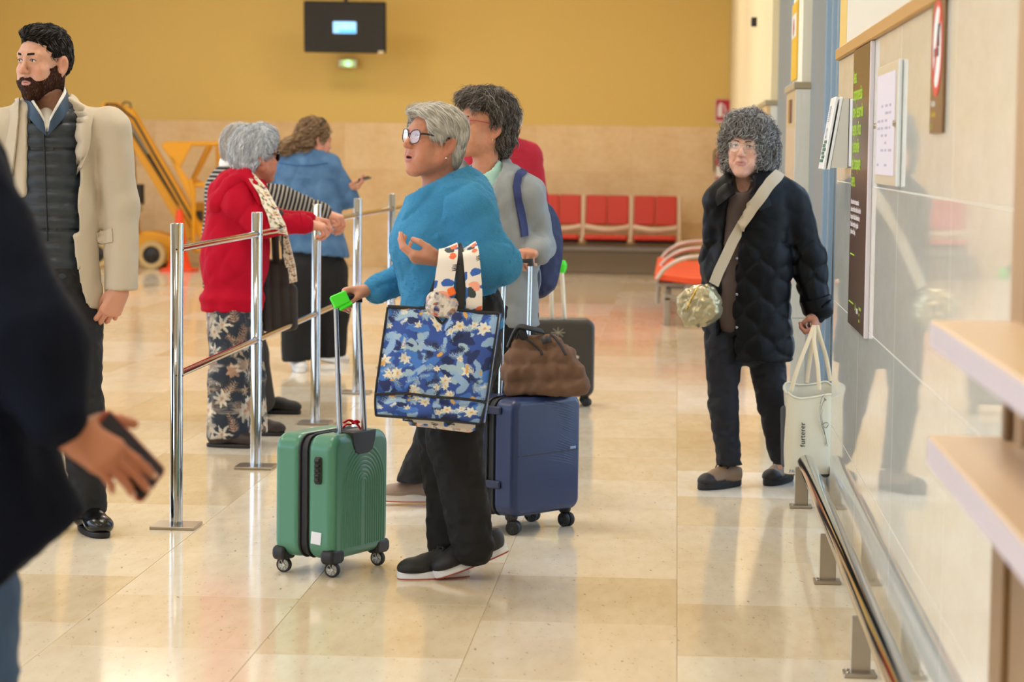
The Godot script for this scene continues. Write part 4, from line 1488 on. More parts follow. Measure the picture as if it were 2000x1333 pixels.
func hair_mesh(s: Sdf, xf: Transform3D, flow, o: Dictionary) -> ArrayMesh:
	# a cap of hair with locks lying on it
	var mb := Mb.new()
	var tones := []
	for h in o.tones: tones.append(lin(h))
	var rng := RandomNumberGenerator.new()
	rng.seed = o.get("seed", 1)
	var nz := noise(60.0, 3, 2)
	s.emit(mb, Transform3D.IDENTITY, func(p: Vector3, nn: Vector3) -> Color: return (tones[0] as Color).lerp(tones[1 % tones.size()], clampf(nz.get_noise_3d(p.x, p.y * 0.3, p.z) * 0.5 + 0.4, 0.0, 1.0)))
	var m := mb.v.size()
	var vv := mb.v.duplicate(); var nn := mb.n.duplicate()
	var len_: float = o.get("len", 0.05); var rad: float = o.get("rad", 0.0022); var lift: float = o.get("lift", 0.004)
	var curl: float = o.get("curl", 0.0); var wild: float = o.get("wild", 0.15)
	var big: float = o.get("radius", 0.1)
	var seg: int = o.get("seg", 6)
	var keep = o.get("keep", null)
	for k in int(o.get("count", 700)):
		var i := rng.randi() % m
		var p := vv[i]; var n0 := nn[i]
		if keep != null and not keep.call(p): continue
		if p.z > 0.055 and absf(p.x) < 0.05 and p.y < o.get("fringe", -1.0): continue
		var f: Vector3 = flow.call(p)
		f = f + Vector3(rng.randf_range(-1, 1), rng.randf_range(-1, 1), rng.randf_range(-1, 1)) * wild
		f = (f - n0 * f.dot(n0)).normalized()
		var side := n0.cross(f)
		var pts := []; var rr := []
		var L := len_ * rng.randf_range(0.6, 1.3)
		var ph := rng.randf() * TAU; var tw := rng.randf_range(0.7, 1.3)
		var cr := curl * rng.randf_range(0.6, 1.3)
		var out := lift * rng.randf_range(0.2, 1.2)
		for q in seg + 1:
			var t := float(q) / seg
			var d := (t - 0.3) * L
			var w := p + f * d - n0 * (d * d / (2.0 * big)) + n0 * (out * sin(t * PI * 0.9) - 0.001)
			if cr > 0.0:
				var a := ph + t * TAU * 1.6 * tw
				w += (side * cos(a) + n0 * sin(a)) * cr
			pts.append(w)
			rr.append(rad * (sin(clampf(t * 0.94 + 0.06, 0, 1) * PI) * 0.9 + 0.1))
		mb.col = tones[rng.randi() % tones.size()]
		mb.col = mb.col.lightened(rng.randf() * 0.15) if rng.randf() < 0.5 else mb.col.darkened(rng.randf() * 0.25)
		mb.tube(pts, rr, 3, false)
	for i in mb.v.size():
		mb.v[i] = xf * mb.v[i]
		mb.n[i] = (xf.basis * mb.n[i]).normalized()
	return mb.mesh()

func add_hand(mb: Mb, xf: Transform3D, left: bool, o: Dictionary) -> void:
	# local frame: wrist at the origin, y along the hand, z out of the palm, x to the thumb side
	var s := Sdf.new()
	var cu: Array = o.get("curl", [[25, 35, 20], [28, 38, 22], [32, 40, 24], [36, 42, 25]])
	var spread: float = o.get("spread", 0.06)
	var mx := [0.026, 0.0085, -0.0095, -0.026]; var my := [0.086, 0.09, 0.085, 0.076]
	var fl := [[0.041, 0.025, 0.020], [0.045, 0.029, 0.021], [0.042, 0.027, 0.021], [0.033, 0.020, 0.018]]
	var fr := [0.0092, 0.0094, 0.0090, 0.0080]
	var tips := []
	s.cap(Vector3(0, -0.035, 0), Vector3(0, 0.005, 0), 0.027, 0.026, 0.01, 1.35, Vector3(0, 0, 1))
	for i in 4:
		var mcp := Vector3(mx[i], my[i], -0.002)
		s.cap(Vector3(mx[i] * 0.62, 0.012, 0), mcp, 0.0155, 0.0128, 0.014, 1.0)
	for i in 4:
		var p := Vector3(mx[i], my[i], -0.002)
		var a := 0.0
		var sp := spread * (1.5 - i)
		for j in 3:
			a += deg_to_rad(cu[i][j])
			var d := Vector3(sp, cos(a), sin(a)).normalized()
			var e: Vector3 = p + d * fl[i][j]
			var r0: float = fr[i] * (1.0 - 0.08 * j); var r1: float = fr[i] * (0.94 - 0.1 * j)
			s.cap(p, e, r0, r1, 0.004)
			p = e
			if j == 2: tips.append([p, d, a])
	s.ell(Vector3(0.022, 0.034, 0.010), Vector3(0.017, 0.030, 0.016), 0.012)
	s.ell(Vector3(-0.019, 0.035, 0.008), Vector3(0.012, 0.030, 0.013), 0.012)
	var th: Array = o.get("thumb", [Vector3(0.016, 0.02, 0.006), Vector3(0.040, 0.048, 0.018), Vector3(0.050, 0.078, 0.026), Vector3(0.050, 0.102, 0.030)])
	s.cap(th[0], th[1], 0.0145, 0.0125, 0.012)
	s.cap(th[1], th[2], 0.0115, 0.0102, 0.004)
	s.cap(th[2], th[3], 0.0102, 0.0088, 0.004)
	s.build(o.get("cell", 0.0034))
	var base: Color = lin(o.get("skin", SKIN_A)); var warm: Color = lin(o.get("blush", "c98670"))
	var t2 := Transform3D(xf.basis * Basis.from_scale(Vector3(-1 if left else 1, 1, 1)), xf.origin)
	s.emit(mb, t2, func(p: Vector3, nn: Vector3) -> Color: return base.lerp(warm, clampf((p.y - 0.06) * 6.0, 0.05, 0.45)))
	# nails
	var old := mb.col
	mb.col = lin(o.get("nail", "e2b8a4"))
	for i in 4:
		var e: Array = tips[i]
		var bk := Vector3(0, sin(e[2]), -cos(e[2]))
		mb.ball(t2 * (e[0] + bk * 0.0058 + e[1] * 0.001), Vector3(0.0045, 0.0065, 0.0022) * xf.basis.get_scale().x, Basis((t2.basis * e[1].cross(bk)).normalized(), (t2.basis * e[1]).normalized(), (t2.basis * bk).normalized()), 8, 5)
	mb.col = old

func hand_frame(pos: Vector3, fingers: Vector3, palm: Vector3, left: bool, sc := 1.0) -> Transform3D:
	var y := fingers.normalized()
	var z := (palm - y * palm.dot(y)).normalized()
	var x := y.cross(z)
	return Transform3D(Basis(x, y, z) * Basis.from_scale(Vector3.ONE * sc), pos)

func shoe(owner: Node3D, ankle: Vector3, toe: Vector3, length: float, o: Dictionary) -> void:
	# o: upper, sole colours, sole thickness; the foot points from heel to toe
	var fwd := toe
	var up := Vector3.UP
	if o.has("up"): up = o.up
	var z := fwd.normalized()
	var x := up.cross(z).normalized()
	var y := z.cross(x)
	var k := length / 0.27
	var xf := Transform3D(Basis(x, y, z) * Basis.from_scale(Vector3.ONE * k), ankle)
	var st: float = o.get("sole_h", 0.028)
	var s := Sdf.new()
	s.ell(Vector3(0, 0.055, -0.035), Vector3(0.038, 0.05, 0.052), 0.0)
	s.cap(Vector3(0, 0.055, -0.02), Vector3(0, 0.042, 0.13), 0.040, 0.034, 0.03, 1.15, Vector3.UP)
	s.ell(Vector3(0.004, 0.040, 0.125), Vector3(0.045, 0.030, 0.062), 0.03)
	s.cap(Vector3(0, 0.06, -0.015), Vector3(0, 0.105, -0.03), 0.042, 0.038, 0.03)
	s.cap(Vector3(0, 0.075, 0.02), Vector3(0, 0.062, 0.075), 0.032, 0.028, 0.03)
	s.keep_below(Vector3(0, st * 0.8, 0), Vector3(0, -1, 0), 0.003)
	s.keep_below(Vector3(0, o.get("cuff", 0.105), 0), Vector3(0, 1, -0.25), 0.003)
	s.build(0.0055)
	var mb := Mb.new()
	var c0 := lin(o.upper); var c1 := lin(o.get("trim", o.upper))
	s.emit(mb, xf, func(p: Vector3, nn: Vector3) -> Color:
		if o.has("trim") and (p.z > 0.115 + p.y * 0.3 or p.z < -0.052 or (p.y < 0.045 and p.z > 0.05)): return c1
		return c0)
	var up_mesh := part("shoe_upper", mb.mesh(), vmat(o.get("rough", 0.6)), owner)
	var b := Mb.new()
	var outline := PackedVector2Array()
	for i in 28:
		var t := TAU * i / 28.0
		var zz := 0.048 + 0.138 * sin(t)
		var w := lerpf(0.036, 0.049, smoothstep(-0.09, 0.12, zz))
		outline.append(Vector2(signf(cos(t)) * w * 0.95 * pow(absf(cos(t)), 0.7), zz))
	b.slab(outline, st, minf(st * 0.35, 0.008), xf * Vector3(0, st * 0.5, 0), Basis(xf.basis.x, xf.basis.z, -xf.basis.y) , 2)
	if o.has("sole2"):
		part("sole", b.mesh(), mat(o.sole, 0.6), owner)
		b = Mb.new()
		var o2 := PackedVector2Array()
		for q in outline: o2.append(q * 0.99)
		b.slab(o2, 0.005, 0.001, xf * Vector3(0, 0.0022, 0), Basis(xf.basis.x, xf.basis.z, -xf.basis.y), 1)
		part("outsole", b.mesh(), mat(o.sole2, 0.7), owner)
	else:
		part("sole", b.mesh(), mat(o.sole, 0.6), owner)
	if o.has("mark"):
		for sg in [-1.0, 1.0]:
			var q := Mb.new()
			q.tube([xf * Vector3(0.041 * sg, 0.052, 0.012), xf * Vector3(0.037 * sg, 0.074, 0.045)], [0.005, 0.003], 6, true, 0.4, x)
			part("side_mark", q.mesh(), mat(o.mark, 0.6), up_mesh)
	if o.has("lace"):
		b = Mb.new()
		for i in 5:
			var zz := 0.03 + 0.016 * i
			var yy := 0.108 - 0.007 * i - 0.0018 * i * i
			b.tube(smooth_path([xf * Vector3(-0.022, yy - 0.012, zz), xf * Vector3(0, yy + 0.002, zz + 0.004), xf * Vector3(0.022, yy - 0.012, zz)], 3), [0.0032], 5)
		b.tube(smooth_path([xf * Vector3(0, 0.112, 0.035), xf * Vector3(0.03, 0.112, 0.02), xf * Vector3(0.035, 0.09, 0.04)], 3), [0.003], 5)
		b.tube(smooth_path([xf * Vector3(0, 0.112, 0.035), xf * Vector3(-0.03, 0.112, 0.03), xf * Vector3(-0.03, 0.085, 0.05)], 3), [0.003], 5)
		part("laces", b.mesh(), mat(o.lace, 0.8), up_mesh)

func spectacles(owner: Node3D, xf: Transform3D, o: Dictionary) -> void:
	var t := part("spectacles", null, null, owner) if false else null
	var w: float = o.get("w", 0.025); var h: float = o.get("h", 0.021); var thick: float = o.get("t", 0.0018)
	var fm: Material = o.mat
	var zz: float = o.get("z", 0.104); var yy: float = o.get("y", 0.020)
	var front: MeshInstance3D = null
	for sg in [-1.0, 1.0]:
		var pts := []
		for i in 25:
			var a := TAU * i / 24.0
			var sx := signf(cos(a)) * pow(absf(cos(a)), o.get("sq", 0.85)); var sy := signf(sin(a)) * pow(absf(sin(a)), o.get("sq", 0.85))
			pts.append(xf * Vector3(0.032 * sg + w * sx, yy + h * sy + (0.004 * sx * sg if o.get("cat", false) else 0.0), zz - absf(0.032 * sg + w * sx) * 0.16))
		var b := Mb.new()
		b.tube(pts, [thick], 6, false)
		var r := part("spectacle_rim", b.mesh(), fm, owner)
		b = Mb.new()
		var l := PackedVector3Array()
		var cc: Vector3 = xf * Vector3(0.032 * sg, yy, zz - 0.032 * 0.16)
		for i in 24: b.tri3(cc, pts[i], pts[i + 1], xf.basis.z)
		part("lens", b.mesh(), o.lens, r)
		if o.get("first", true) and sg > 0:
			front = r
		b = Mb.new()
		b.tube(smooth_path([xf * Vector3((0.032 + w) * sg, yy + h * 0.5, zz - 0.011), xf * Vector3(0.070 * sg, yy + h * 0.55, zz - 0.03), xf * Vector3(0.079 * sg, yy + 0.008, 0.02), xf * Vector3(0.078 * sg, yy + 0.006, -0.012), xf * Vector3(0.075 * sg, yy - 0.02, -0.026)], 4), [thick * o.get("arm", 1.2)], 6)
		part("spectacle_arm", b.mesh(), o.get("arm_mat", fm), owner)
	var bb := Mb.new()
	bb.tube(smooth_path([xf * Vector3(-0.032 + w, yy + h * 0.3, zz - 0.001), xf * Vector3(0, yy + h * 0.5, zz + 0.004), xf * Vector3(0.032 - w, yy + h * 0.3, zz - 0.001)], 4), [thick], 6)
	part("spectacle_bridge", bb.mesh(), fm, owner)

func hood_strip(s: Sdf, path: Array, w0: float, w1: float, lift: float) -> Array:
	# rows of points for a band laid on a surface along picture directions [x, y]
	var rows := []
	for i in path.size():
		var p: Array = path[i]
		var a: Array = path[maxi(i - 1, 0)]; var b: Array = path[mini(i + 1, path.size() - 1)]
		var d := Vector2(b[0] - a[0], b[1] - a[1]).normalized()
		var nrm := Vector2(-d.y, d.x)
		var w := lerpf(w0, w1, float(i) / (path.size() - 1)) * 0.5
		var r := []
		for k in 5:
			var q := nrm * (w * (k - 2) * 0.5)
			var h := surf(s, p[0] + q.x, p[1] + q.y, lift)
			if h == Vector3.INF: h = r[r.size() - 1] if r.size() else (rows[rows.size() - 1][k] if rows.size() else at(p[0], p[1], 9.0))
			r.append(h)
		rows.append(r)
	return rows
func densify(path: Array, per := 6) -> Array:
	var out := []
	for i in path.size() - 1:
		for k in per:
			out.append([lerpf(path[i][0], path[i + 1][0], float(k) / per), lerpf(path[i][1], path[i + 1][1], float(k) / per)])
	out.append(path[path.size() - 1])
	return out
func patch(s: Sdf, left: Array, right: Array, lift: float, thick: float, cols := 8, per := 4) -> ArrayMesh:
	# a sheet between two picture-space edges, laid on a garment
	var a := densify(left, per); var b := densify(right, per)
	var rows := []
	for i in a.size():
		var j := mini(int(round(float(i) / (a.size() - 1) * (b.size() - 1))), b.size() - 1)
		var r := []
		for k in cols + 1:
			var t := float(k) / cols
			var h := surf(s, lerpf(a[i][0], b[j][0], t), lerpf(a[i][1], b[j][1], t), lift)
			if h == Vector3.INF:
				h = r[r.size() - 1] if r.size() else (rows[rows.size() - 1][k] if rows.size() else Vector3.INF)
			r.append(h)
		if r[0] == Vector3.INF:
			for k in cols + 1:
				if r[k] != Vector3.INF:
					for q in k: r[q] = r[k]
					break
		if r[0] == Vector3.INF: continue
		rows.append(r)
	var mb := Mb.new()
	mb.grid(rows, thick)
	return mb.mesh()

# ---------------------------------------------------------------- luggage
func suitcase_shell(P: Transform3D, w: float, t: float, h: float, y0: float, r: float) -> Array:
	# local frame: x across the front, y up, z out of the front; two half shells and the dark gasket between them
	var out := []
	for s in [1.0, -1.0]:
		var b := Mb.new()
		b.slab(rounded(w, h, r, 6), t * 0.5 - 0.012, 0.028, P * Vector3(0, y0 + h * 0.5, s * (t * 0.25 + 0.006)), P.basis, 5)
		out.append(b.mesh())
	var g := Mb.new()
	g.slab(rounded(w - 0.012, h - 0.012, r - 0.005, 6), 0.05, 0.004, P * Vector3(0, y0 + h * 0.5, 0), P.basis, 2)
	out.append(g.mesh())
	return out
func spinner(owner: Node3D, p: Vector3, r: float, turn: float, twin: bool, rim: Material, tyre: Material, fork: Material) -> void:
	var ax := Vector3(cos(turn), 0, sin(turn))
	var side := ax.cross(Vector3.UP)
	var wb := Basis(ax, side, Vector3.UP)
	wb = Basis(ax, side, ax.cross(side))
	for s in ([-1.0, 1.0] if twin else [1.0]):
		var c: Vector3 = p + side * (0.012 * s if twin else 0.0) + Vector3(0, r, 0)
		var b := Mb.new()
		b.lathe([Vector2(r * 0.74, 0.010), Vector2(r * 0.92, 0.010), Vector2(r, 0.006), Vector2(r, -0.006), Vector2(r * 0.92, -0.010), Vector2(r * 0.74, -0.010)], c, wb, 24)
		var w := part("wheel", b.mesh(), tyre, owner)
		b = Mb.new()
		b.lathe([Vector2(0, 0.009), Vector2(r * 0.2, 0.0095), Vector2(r * 0.28, 0.006), Vector2(r * 0.6, 0.005), Vector2(r * 0.76, 0.009), Vector2(r * 0.76, -0.009), Vector2(0, -0.009)], c, wb, 24)
		for k in 8:
			var a := TAU * k / 8.0
			var d := wb * Vector3(cos(a), 0, sin(a))
			b.tube([c + d * r * 0.2 + wb.y * 0.006, c + (wb * Vector3(cos(a + 0.35), 0, sin(a + 0.35))) * r * 0.72 + wb.y * 0.007], [r * 0.075], 5)
			b.tube([c + d * r * 0.2 - wb.y * 0.006, c + (wb * Vector3(cos(a + 0.35), 0, sin(a + 0.35))) * r * 0.72 - wb.y * 0.007], [r * 0.075], 5)
		part("wheel_rim", b.mesh(), rim, w)
	var b := Mb.new()
	b.lathe([Vector2(0, r * 2.9), Vector2(r * 0.95, r * 2.9), Vector2(r * 0.85, r * 2.2), Vector2(r * 0.45, r * 1.7), Vector2(0, r * 1.7)], p - ax * r * 0.35, Basis.IDENTITY, 14)
	b.box(p + Vector3(0, r * 1.55, 0) - ax * r * 0.4, Vector3(r * 1.1, r * 1.2, 0.012), 0.004, Basis(ax, Vector3.UP, ax.cross(Vector3.UP)))
	part("wheel_fork", b.mesh(), fork, owner)

func make_luggage() -> void:
	green_case()
	blue_case()
	grey_case()
	floral_bags()
	canvas_tote()

func case_frame(o: Vector3, u: Vector3) -> Transform3D:
	var x := Vector3(u.x, 0, u.z).normalized()
	return Transform3D(Basis(x, Vector3.UP, x.cross(Vector3.UP)), o)

func green_case() -> void:
	var a := onfloor(650, 1128)
	var u := Vector3(0.42, 0, -0.907).normalized(); var v := Vector3(-0.907, 0, -0.42).normalized()
	var c := a + u * 0.142 + v * 0.097
	var X := case_frame(c, u)
	var t := thing("green_suitcase", "small green hard shell suitcase with arched ribs and silver wheels", "suitcase", c)
	var w := 0.36; var th := 0.238; var h := 0.42; var y0 := 0.058
	var gm := mat("4b846c", 0.32)
	var dk := mat("141416", 0.5)
	var sh := suitcase_shell(X, w, th, h, y0, 0.055)
	var front := part("front_shell", sh[0], gm, t)
	part("rear_shell", sh[1], gm, t)
	part("zip_gasket", sh[2], mat("1c1d22", 0.6), t)
	# zipper teeth lines
	var b := Mb.new()
	for zz in [-0.014, 0.014]:
		var pts := []
		var o2 := rounded(w - 0.006, h - 0.006, 0.052, 6)
		for q in o2.size() + 1: pts.append(X * Vector3(o2[q % o2.size()].x, y0 + h * 0.5 + o2[q % o2.size()].y, zz))
		b.tube(pts, [0.0045], 6, false)
	part("zip", b.mesh(), dk, t)
	# concentric arches raised on the front
	for k in 9:
		var r := 0.016 + 0.0145 * k
		var pts := []
		var cy := y0 + 0.245
		pts.append(Vector3(-r, y0 + 0.035, 0))
		for i in 17:
			var an := PI - PI * i / 16.0
			pts.append(Vector3(cos(an) * r, cy + sin(an) * r, 0))
		pts.append(Vector3(r, y0 + 0.035, 0))
		var l := []
		for p in pts: l.append(X * (p + Vector3(0.012, 0, th * 0.5 - 0.0005)))
		b = Mb.new()
		b.tube(l, [0.0052], 6, true, 0.55, X.basis.z)
		part("rib", b.mesh(), gm, front)
	# dark recess at the top for the handle
	b = Mb.new()
	var rp := PackedVector2Array()
	for q in [[-0.075, 0.05], [-0.07, 0.012], [-0.055, -0.018], [-0.03, -0.028], [0.03, -0.028], [0.055, -0.018], [0.07, 0.012], [0.075, 0.05]]: rp.append(Vector2(q[0], q[1]))
	b.slab(rp, 0.075, 0.004, X * Vector3(0.01, y0 + h - 0.046, th * 0.5 - 0.034), X.basis, 2)
	part("handle_recess", b.mesh(), dk, t)
	# telescopic handle
	var top := []
	for e in [[664, 856, 656, 603], [712, 853, 700, 592]]:
		var base: Vector3 = X * Vector3(-0.042 if e[0] < 700 else 0.048, y0 + h - 0.03, th * 0.5 - 0.01)
		var ds := base.dot(Fh)
		var lo := at(e[0], e[1], ds - 0.005); var hi := at(e[2], e[3], ds - 0.03)
		b = Mb.new()
		b.tube([lo, lo.lerp(hi, 0.5)], [0.0122], 12, true, 0.8)
		var tube := part("handle_tube", b.mesh(), mat("aeb7c4", 0.25, 0.9), t)
		b = Mb.new()
		b.tube([lo.lerp(hi, 0.49), hi], [0.0103], 12, true, 0.8)
		part("inner_tube", b.mesh(), mat("b8c0cb", 0.2, 0.9), tube)
		top.append(hi)
	b = Mb.new()
	b.tube([top[0] + Vector3(0, 0.008, 0), top[0] + Vector3(0, 0.026, 0), top[1] + Vector3(0, 0.026, 0), top[1] + Vector3(0, 0.002, 0)], [0.014], 10)
	part("grip", b.mesh(), dk, t)
	# bright green luggage tag and its strap
	b = Mb.new()
	var g := at(664, 586, top[0].dot(Fh) - 0.06)
	b.box(g, Vector3(0.058, 0.045, 0.02), 0.004, frame(dirv(0.2, 0.3, 1)) * Basis(Vector3(0, 0, 1), 0.42))
	b.box(g + dirv(0.6, -0.6, 0.2) * 0.03, Vector3(0.05, 0.012, 0.008), 0.003, frame(dirv(0.2, 0.3, 1)) * Basis(Vector3(0, 0, 1), 0.5))
	part("luggage_tag", b.mesh(), mat("3ee01c", 0.45), t)
	# red ribbon tied at the top
	b = Mb.new()
	for q in [[672, 826, 690, 824], [688, 824, 704, 838], [684, 830, 668, 838], [690, 828, 700, 826]]:
		b.tube(smooth_path([at(q[0], q[1], c.dot(Fh) - 0.02), at((q[0] + q[2]) * 0.5, (q[1] + q[3]) * 0.5 - 4, c.dot(Fh) - 0.03), at(q[2], q[3], c.dot(Fh) - 0.02)]), [0.009], 6, true, 0.4)
	part("red_ribbon", b.mesh(), mat("d3142c", 0.6), t)
	# side carry handle and torn sticker on the narrow side
	b = Mb.new()
	for yy in 5: b.box(X * Vector3(-w * 0.5 - 0.008, y0 + 0.272 + yy * 0.016, 0.062), Vector3(0.016, 0.013, 0.022), 0.004, X.basis)
	b.box(X * Vector3(-w * 0.5 - 0.004, y0 + 0.304, 0.062), Vector3(0.012, 0.092, 0.028), 0.005, X.basis)
	part("side_handle", b.mesh(), dk, t)
	b = Mb.new()
	b.box(X * Vector3(-w * 0.5 - 0.002, y0 + 0.075, 0.055), Vector3(0.003, 0.042, 0.04), 0.001, X.basis * Basis(Vector3.RIGHT, 0.08))
	part("paper_sticker", b.mesh(), mat("dfe2ea", 0.6), t)
	# corner guards and wheels
	for sx in [-1.0, 1.0]:
		for sz in [-1.0, 1.0]:
			var p := X * Vector3(sx * (w * 0.5 - 0.035), 0, sz * (th * 0.5 - 0.022))
			b = Mb.new()
			b.slab(rounded(0.085, 0.05, 0.02), 0.05, 0.012, p + Vector3(0, y0 + 0.012, 0), X.basis, 3)
			part("corner_guard", b.mesh(), dk, t)
			spinner(t, p, 0.026, 0.35 + sx * 0.12, false, mat("b9b6ae", 0.3, 0.8), mat("1a1a1b", 0.6), dk)

func blue_case() -> void:
	var a := onfloor(1003, 1045)
	var u := Vector3(0.6, 0, -0.8).normalized(); var v := Vector3(-0.8, 0, -0.6).normalized()
	var c := a + u * 0.155 + v * 0.085
	var X := case_frame(c, u)
	var t := thing("blue_suitcase", "navy blue hard shell suitcase with diagonal ribs under the brown bag", "suitcase", c)
	var w := 0.40; var th := 0.24; var h := 0.445; var y0 := 0.068
	var bm := mat("1b2d58", 0.36)
	var dk := mat("131417", 0.5)
	var sh := suitcase_shell(X, w, th, h, y0, 0.045)
	var front := part("front_shell", sh[0], bm, t)
	part("rear_shell", sh[1], bm, t)
	part("zip_gasket", sh[2], mat("17181d", 0.6), t)
	var b := Mb.new()
	for zz in [-0.016, 0.016]:
		var pts := []
		var o2 := rounded(w - 0.006, h - 0.006, 0.043, 6)
		for q in o2.size() + 1: pts.append(X * Vector3(o2[q % o2.size()].x, y0 + h * 0.5 + o2[q % o2.size()].y, zz))
		b.tube(pts, [0.005], 6, false)
	part("zip", b.mesh(), dk, t)
	# fan of fine ribs sweeping to the right, and the groove across the middle
	for k in 22:
		var yy := 0.045 + 0.0095 * k + (0.022 if k > 10 else 0.0)
		var f0 := lerpf(0.06, -0.03, absf(k - 10.5) / 11.0)
		b = Mb.new()
		b.tube(smooth_path([X * Vector3(f0, y0 + h - yy + 0.03, th * 0.5 - 0.001), X * Vector3(0.1, y0 + h - yy + 0.008, th * 0.5), X * Vector3(w * 0.5 - 0.03, y0 + h - yy - 0.012, th * 0.5 - 0.001)], 4), [0.0022], 4, true, 0.6, X.basis.z)
		part("rib", b.mesh(), bm, front)
	b = Mb.new()
	b.box(X * Vector3(0, y0 + h * 0.52, th * 0.5), Vector3(w - 0.05, 0.006, 0.003), 0.001, X.basis)
	part("groove", b.mesh(), mat("111c38", 0.5), front)
	b = Mb.new()
	b.box(X * Vector3(w * 0.5 - 0.055, y0 + h * 0.52 + 0.009, th * 0.5 + 0.001), Vector3(0.035, 0.01, 0.003), 0.001, X.basis)
	part("badge", b.mesh(), mat("8e97ab", 0.3, 0.7), front)
	# latches on the zip side, dangling zip pulls
	for yy in [0.12, 0.40]:
		b = Mb.new()
		b.box(X * Vector3(-w * 0.5 - 0.003, y0 + yy, 0.02), Vector3(0.016, 0.03, 0.075), 0.005, X.basis)
		part("latch", b.mesh(), mat("1c2747", 0.4), t)
	for k in 2:
		b = Mb.new()
		b.tube([X * Vector3(-w * 0.5 - 0.012, y0 + 0.42 - 0.01 * k, 0.0 - 0.02 * k), X * Vector3(-w * 0.5 - 0.018, y0 + 0.375, -0.016 - 0.012 * k), X * Vector3(-w * 0.5 - 0.016, y0 + 0.345, -0.02 - 0.014 * k)], [0.004, 0.006, 0.005], 6, true, 0.6)
		part("zip_pull", b.mesh(), mat("b4bac4", 0.25, 0.9), t)
	# telescopic handle held by the woman in grey
	var hd := c.dot(Fh)
	var tops := []
	for e in [[1030, 700, 1036, 520, 0.02], [976, 790, 985, 520, 0.03]]:
		b = Mb.new()
		var lo := at(e[0], e[1], hd + e[4]); var hi := at(e[2], e[3], hd + e[4] + 0.1)
		lo.y = minf(lo.y, y0 + h)
		b.tube([lo, hi], [0.0105], 12, true, 0.8)
		part("handle_tube", b.mesh(), mat("b6c3d2", 0.22, 0.9), t)
		tops.append(hi)
	b = Mb.new()
	b.tube([tops[0], tops[0] + Vector3(0, 0.02, 0), tops[1] + Vector3(0, 0.02, 0), tops[1]], [0.014], 10)
	part("grip", b.mesh(), dk, t)
	for sx in [-1.0, 1.0]:
		for sz in [-1.0, 1.0]:
			spinner(t, X * Vector3(sx * (w * 0.5 - 0.045), 0, sz * (th * 0.5 - 0.035)), 0.027, 0.3 + sx * 0.3 + sz * 0.2, true, mat("2a2a2c", 0.5), mat("121213", 0.6), dk)
	# brown padded bag riding on it
	var ty := y0 + h
	var bc := X * Vector3(0.0, ty + 0.11, 0.01)
	var bag := thing("padded_tote", "brown puffy padded tote bag resting on the blue suitcase", "bag", Vector3(bc.x, ty, bc.z))
	var s := Sdf.new()
	var dd := hd - 0.03
	for e in [[1008, 1128, 758, 0.048, 0.0], [1004, 1118, 728, 0.050, 0.01], [1008, 1102, 698, 0.044, 0.02], [1012, 1084, 672, 0.032, 0.03]]:
		for q in [-0.03, 0.03]: s.cap(at(e[0], e[2] + 4, dd + e[4] + q), at(e[1], e[2] - 2, dd + e[4] + q), e[3], e[3] * 0.9, 0.012)
	s.keep_below(Vector3(0, ty + 0.002, 0), Vector3(0, -1, 0), 0.012)
	var n := noise(1.0, 66, 2)
	s.disp = func(p: Vector3) -> float:
		return 0.014 * n.get_noise_3d(p.x * 14.0, p.y * 10.0, p.z * 12.0)
	s.build(0.0055)
	var mb := Mb.new()
	s.emit(mb)
	part("pouch", mb.mesh(), cloth(mat("6e5341", 0.7, 0.0, 0.3), 70.0, 0.2), bag)
	part("label_patch", patch(s, [[1056, 662], [1060, 673]], [[1074, 658], [1078, 669]], 0.003, 0.004), mat("1d1a18", 0.5), bag)
	for e in [[[1026, 662], [1040, 672], [1056, 686], [1058, 694]], [[1072, 652], [1086, 662], [1096, 676], [1106, 694]]]:
		mb = Mb.new()
		var l := []
		for q in densify(e, 3):
			var hp := surf(s, q[0], q[1], 0.004)
			if hp != Vector3.INF: l.append(hp)
		if l.size() > 1:
			mb.tube(l, [0.006], 6, true, 0.6)
			part("cord", mb.mesh(), mat("1d1b19", 0.6), bag)
	for e in [[992, 664, 1010, 640, 1060, 648], [1000, 690, 1012, 650, 1030, 690]]:
		mb = Mb.new()
		mb.tube(smooth_path([at(e[0], e[1] + 14, dd), at(e[2], e[3], dd - 0.02), at((e[2] + e[4]) * 0.5, e[3] + 2, dd - 0.03), at(e[4], e[5], dd)]), [0.016], 8, true, 0.4)
		part("handle", mb.mesh(), mat("16161a", 0.6), bag)

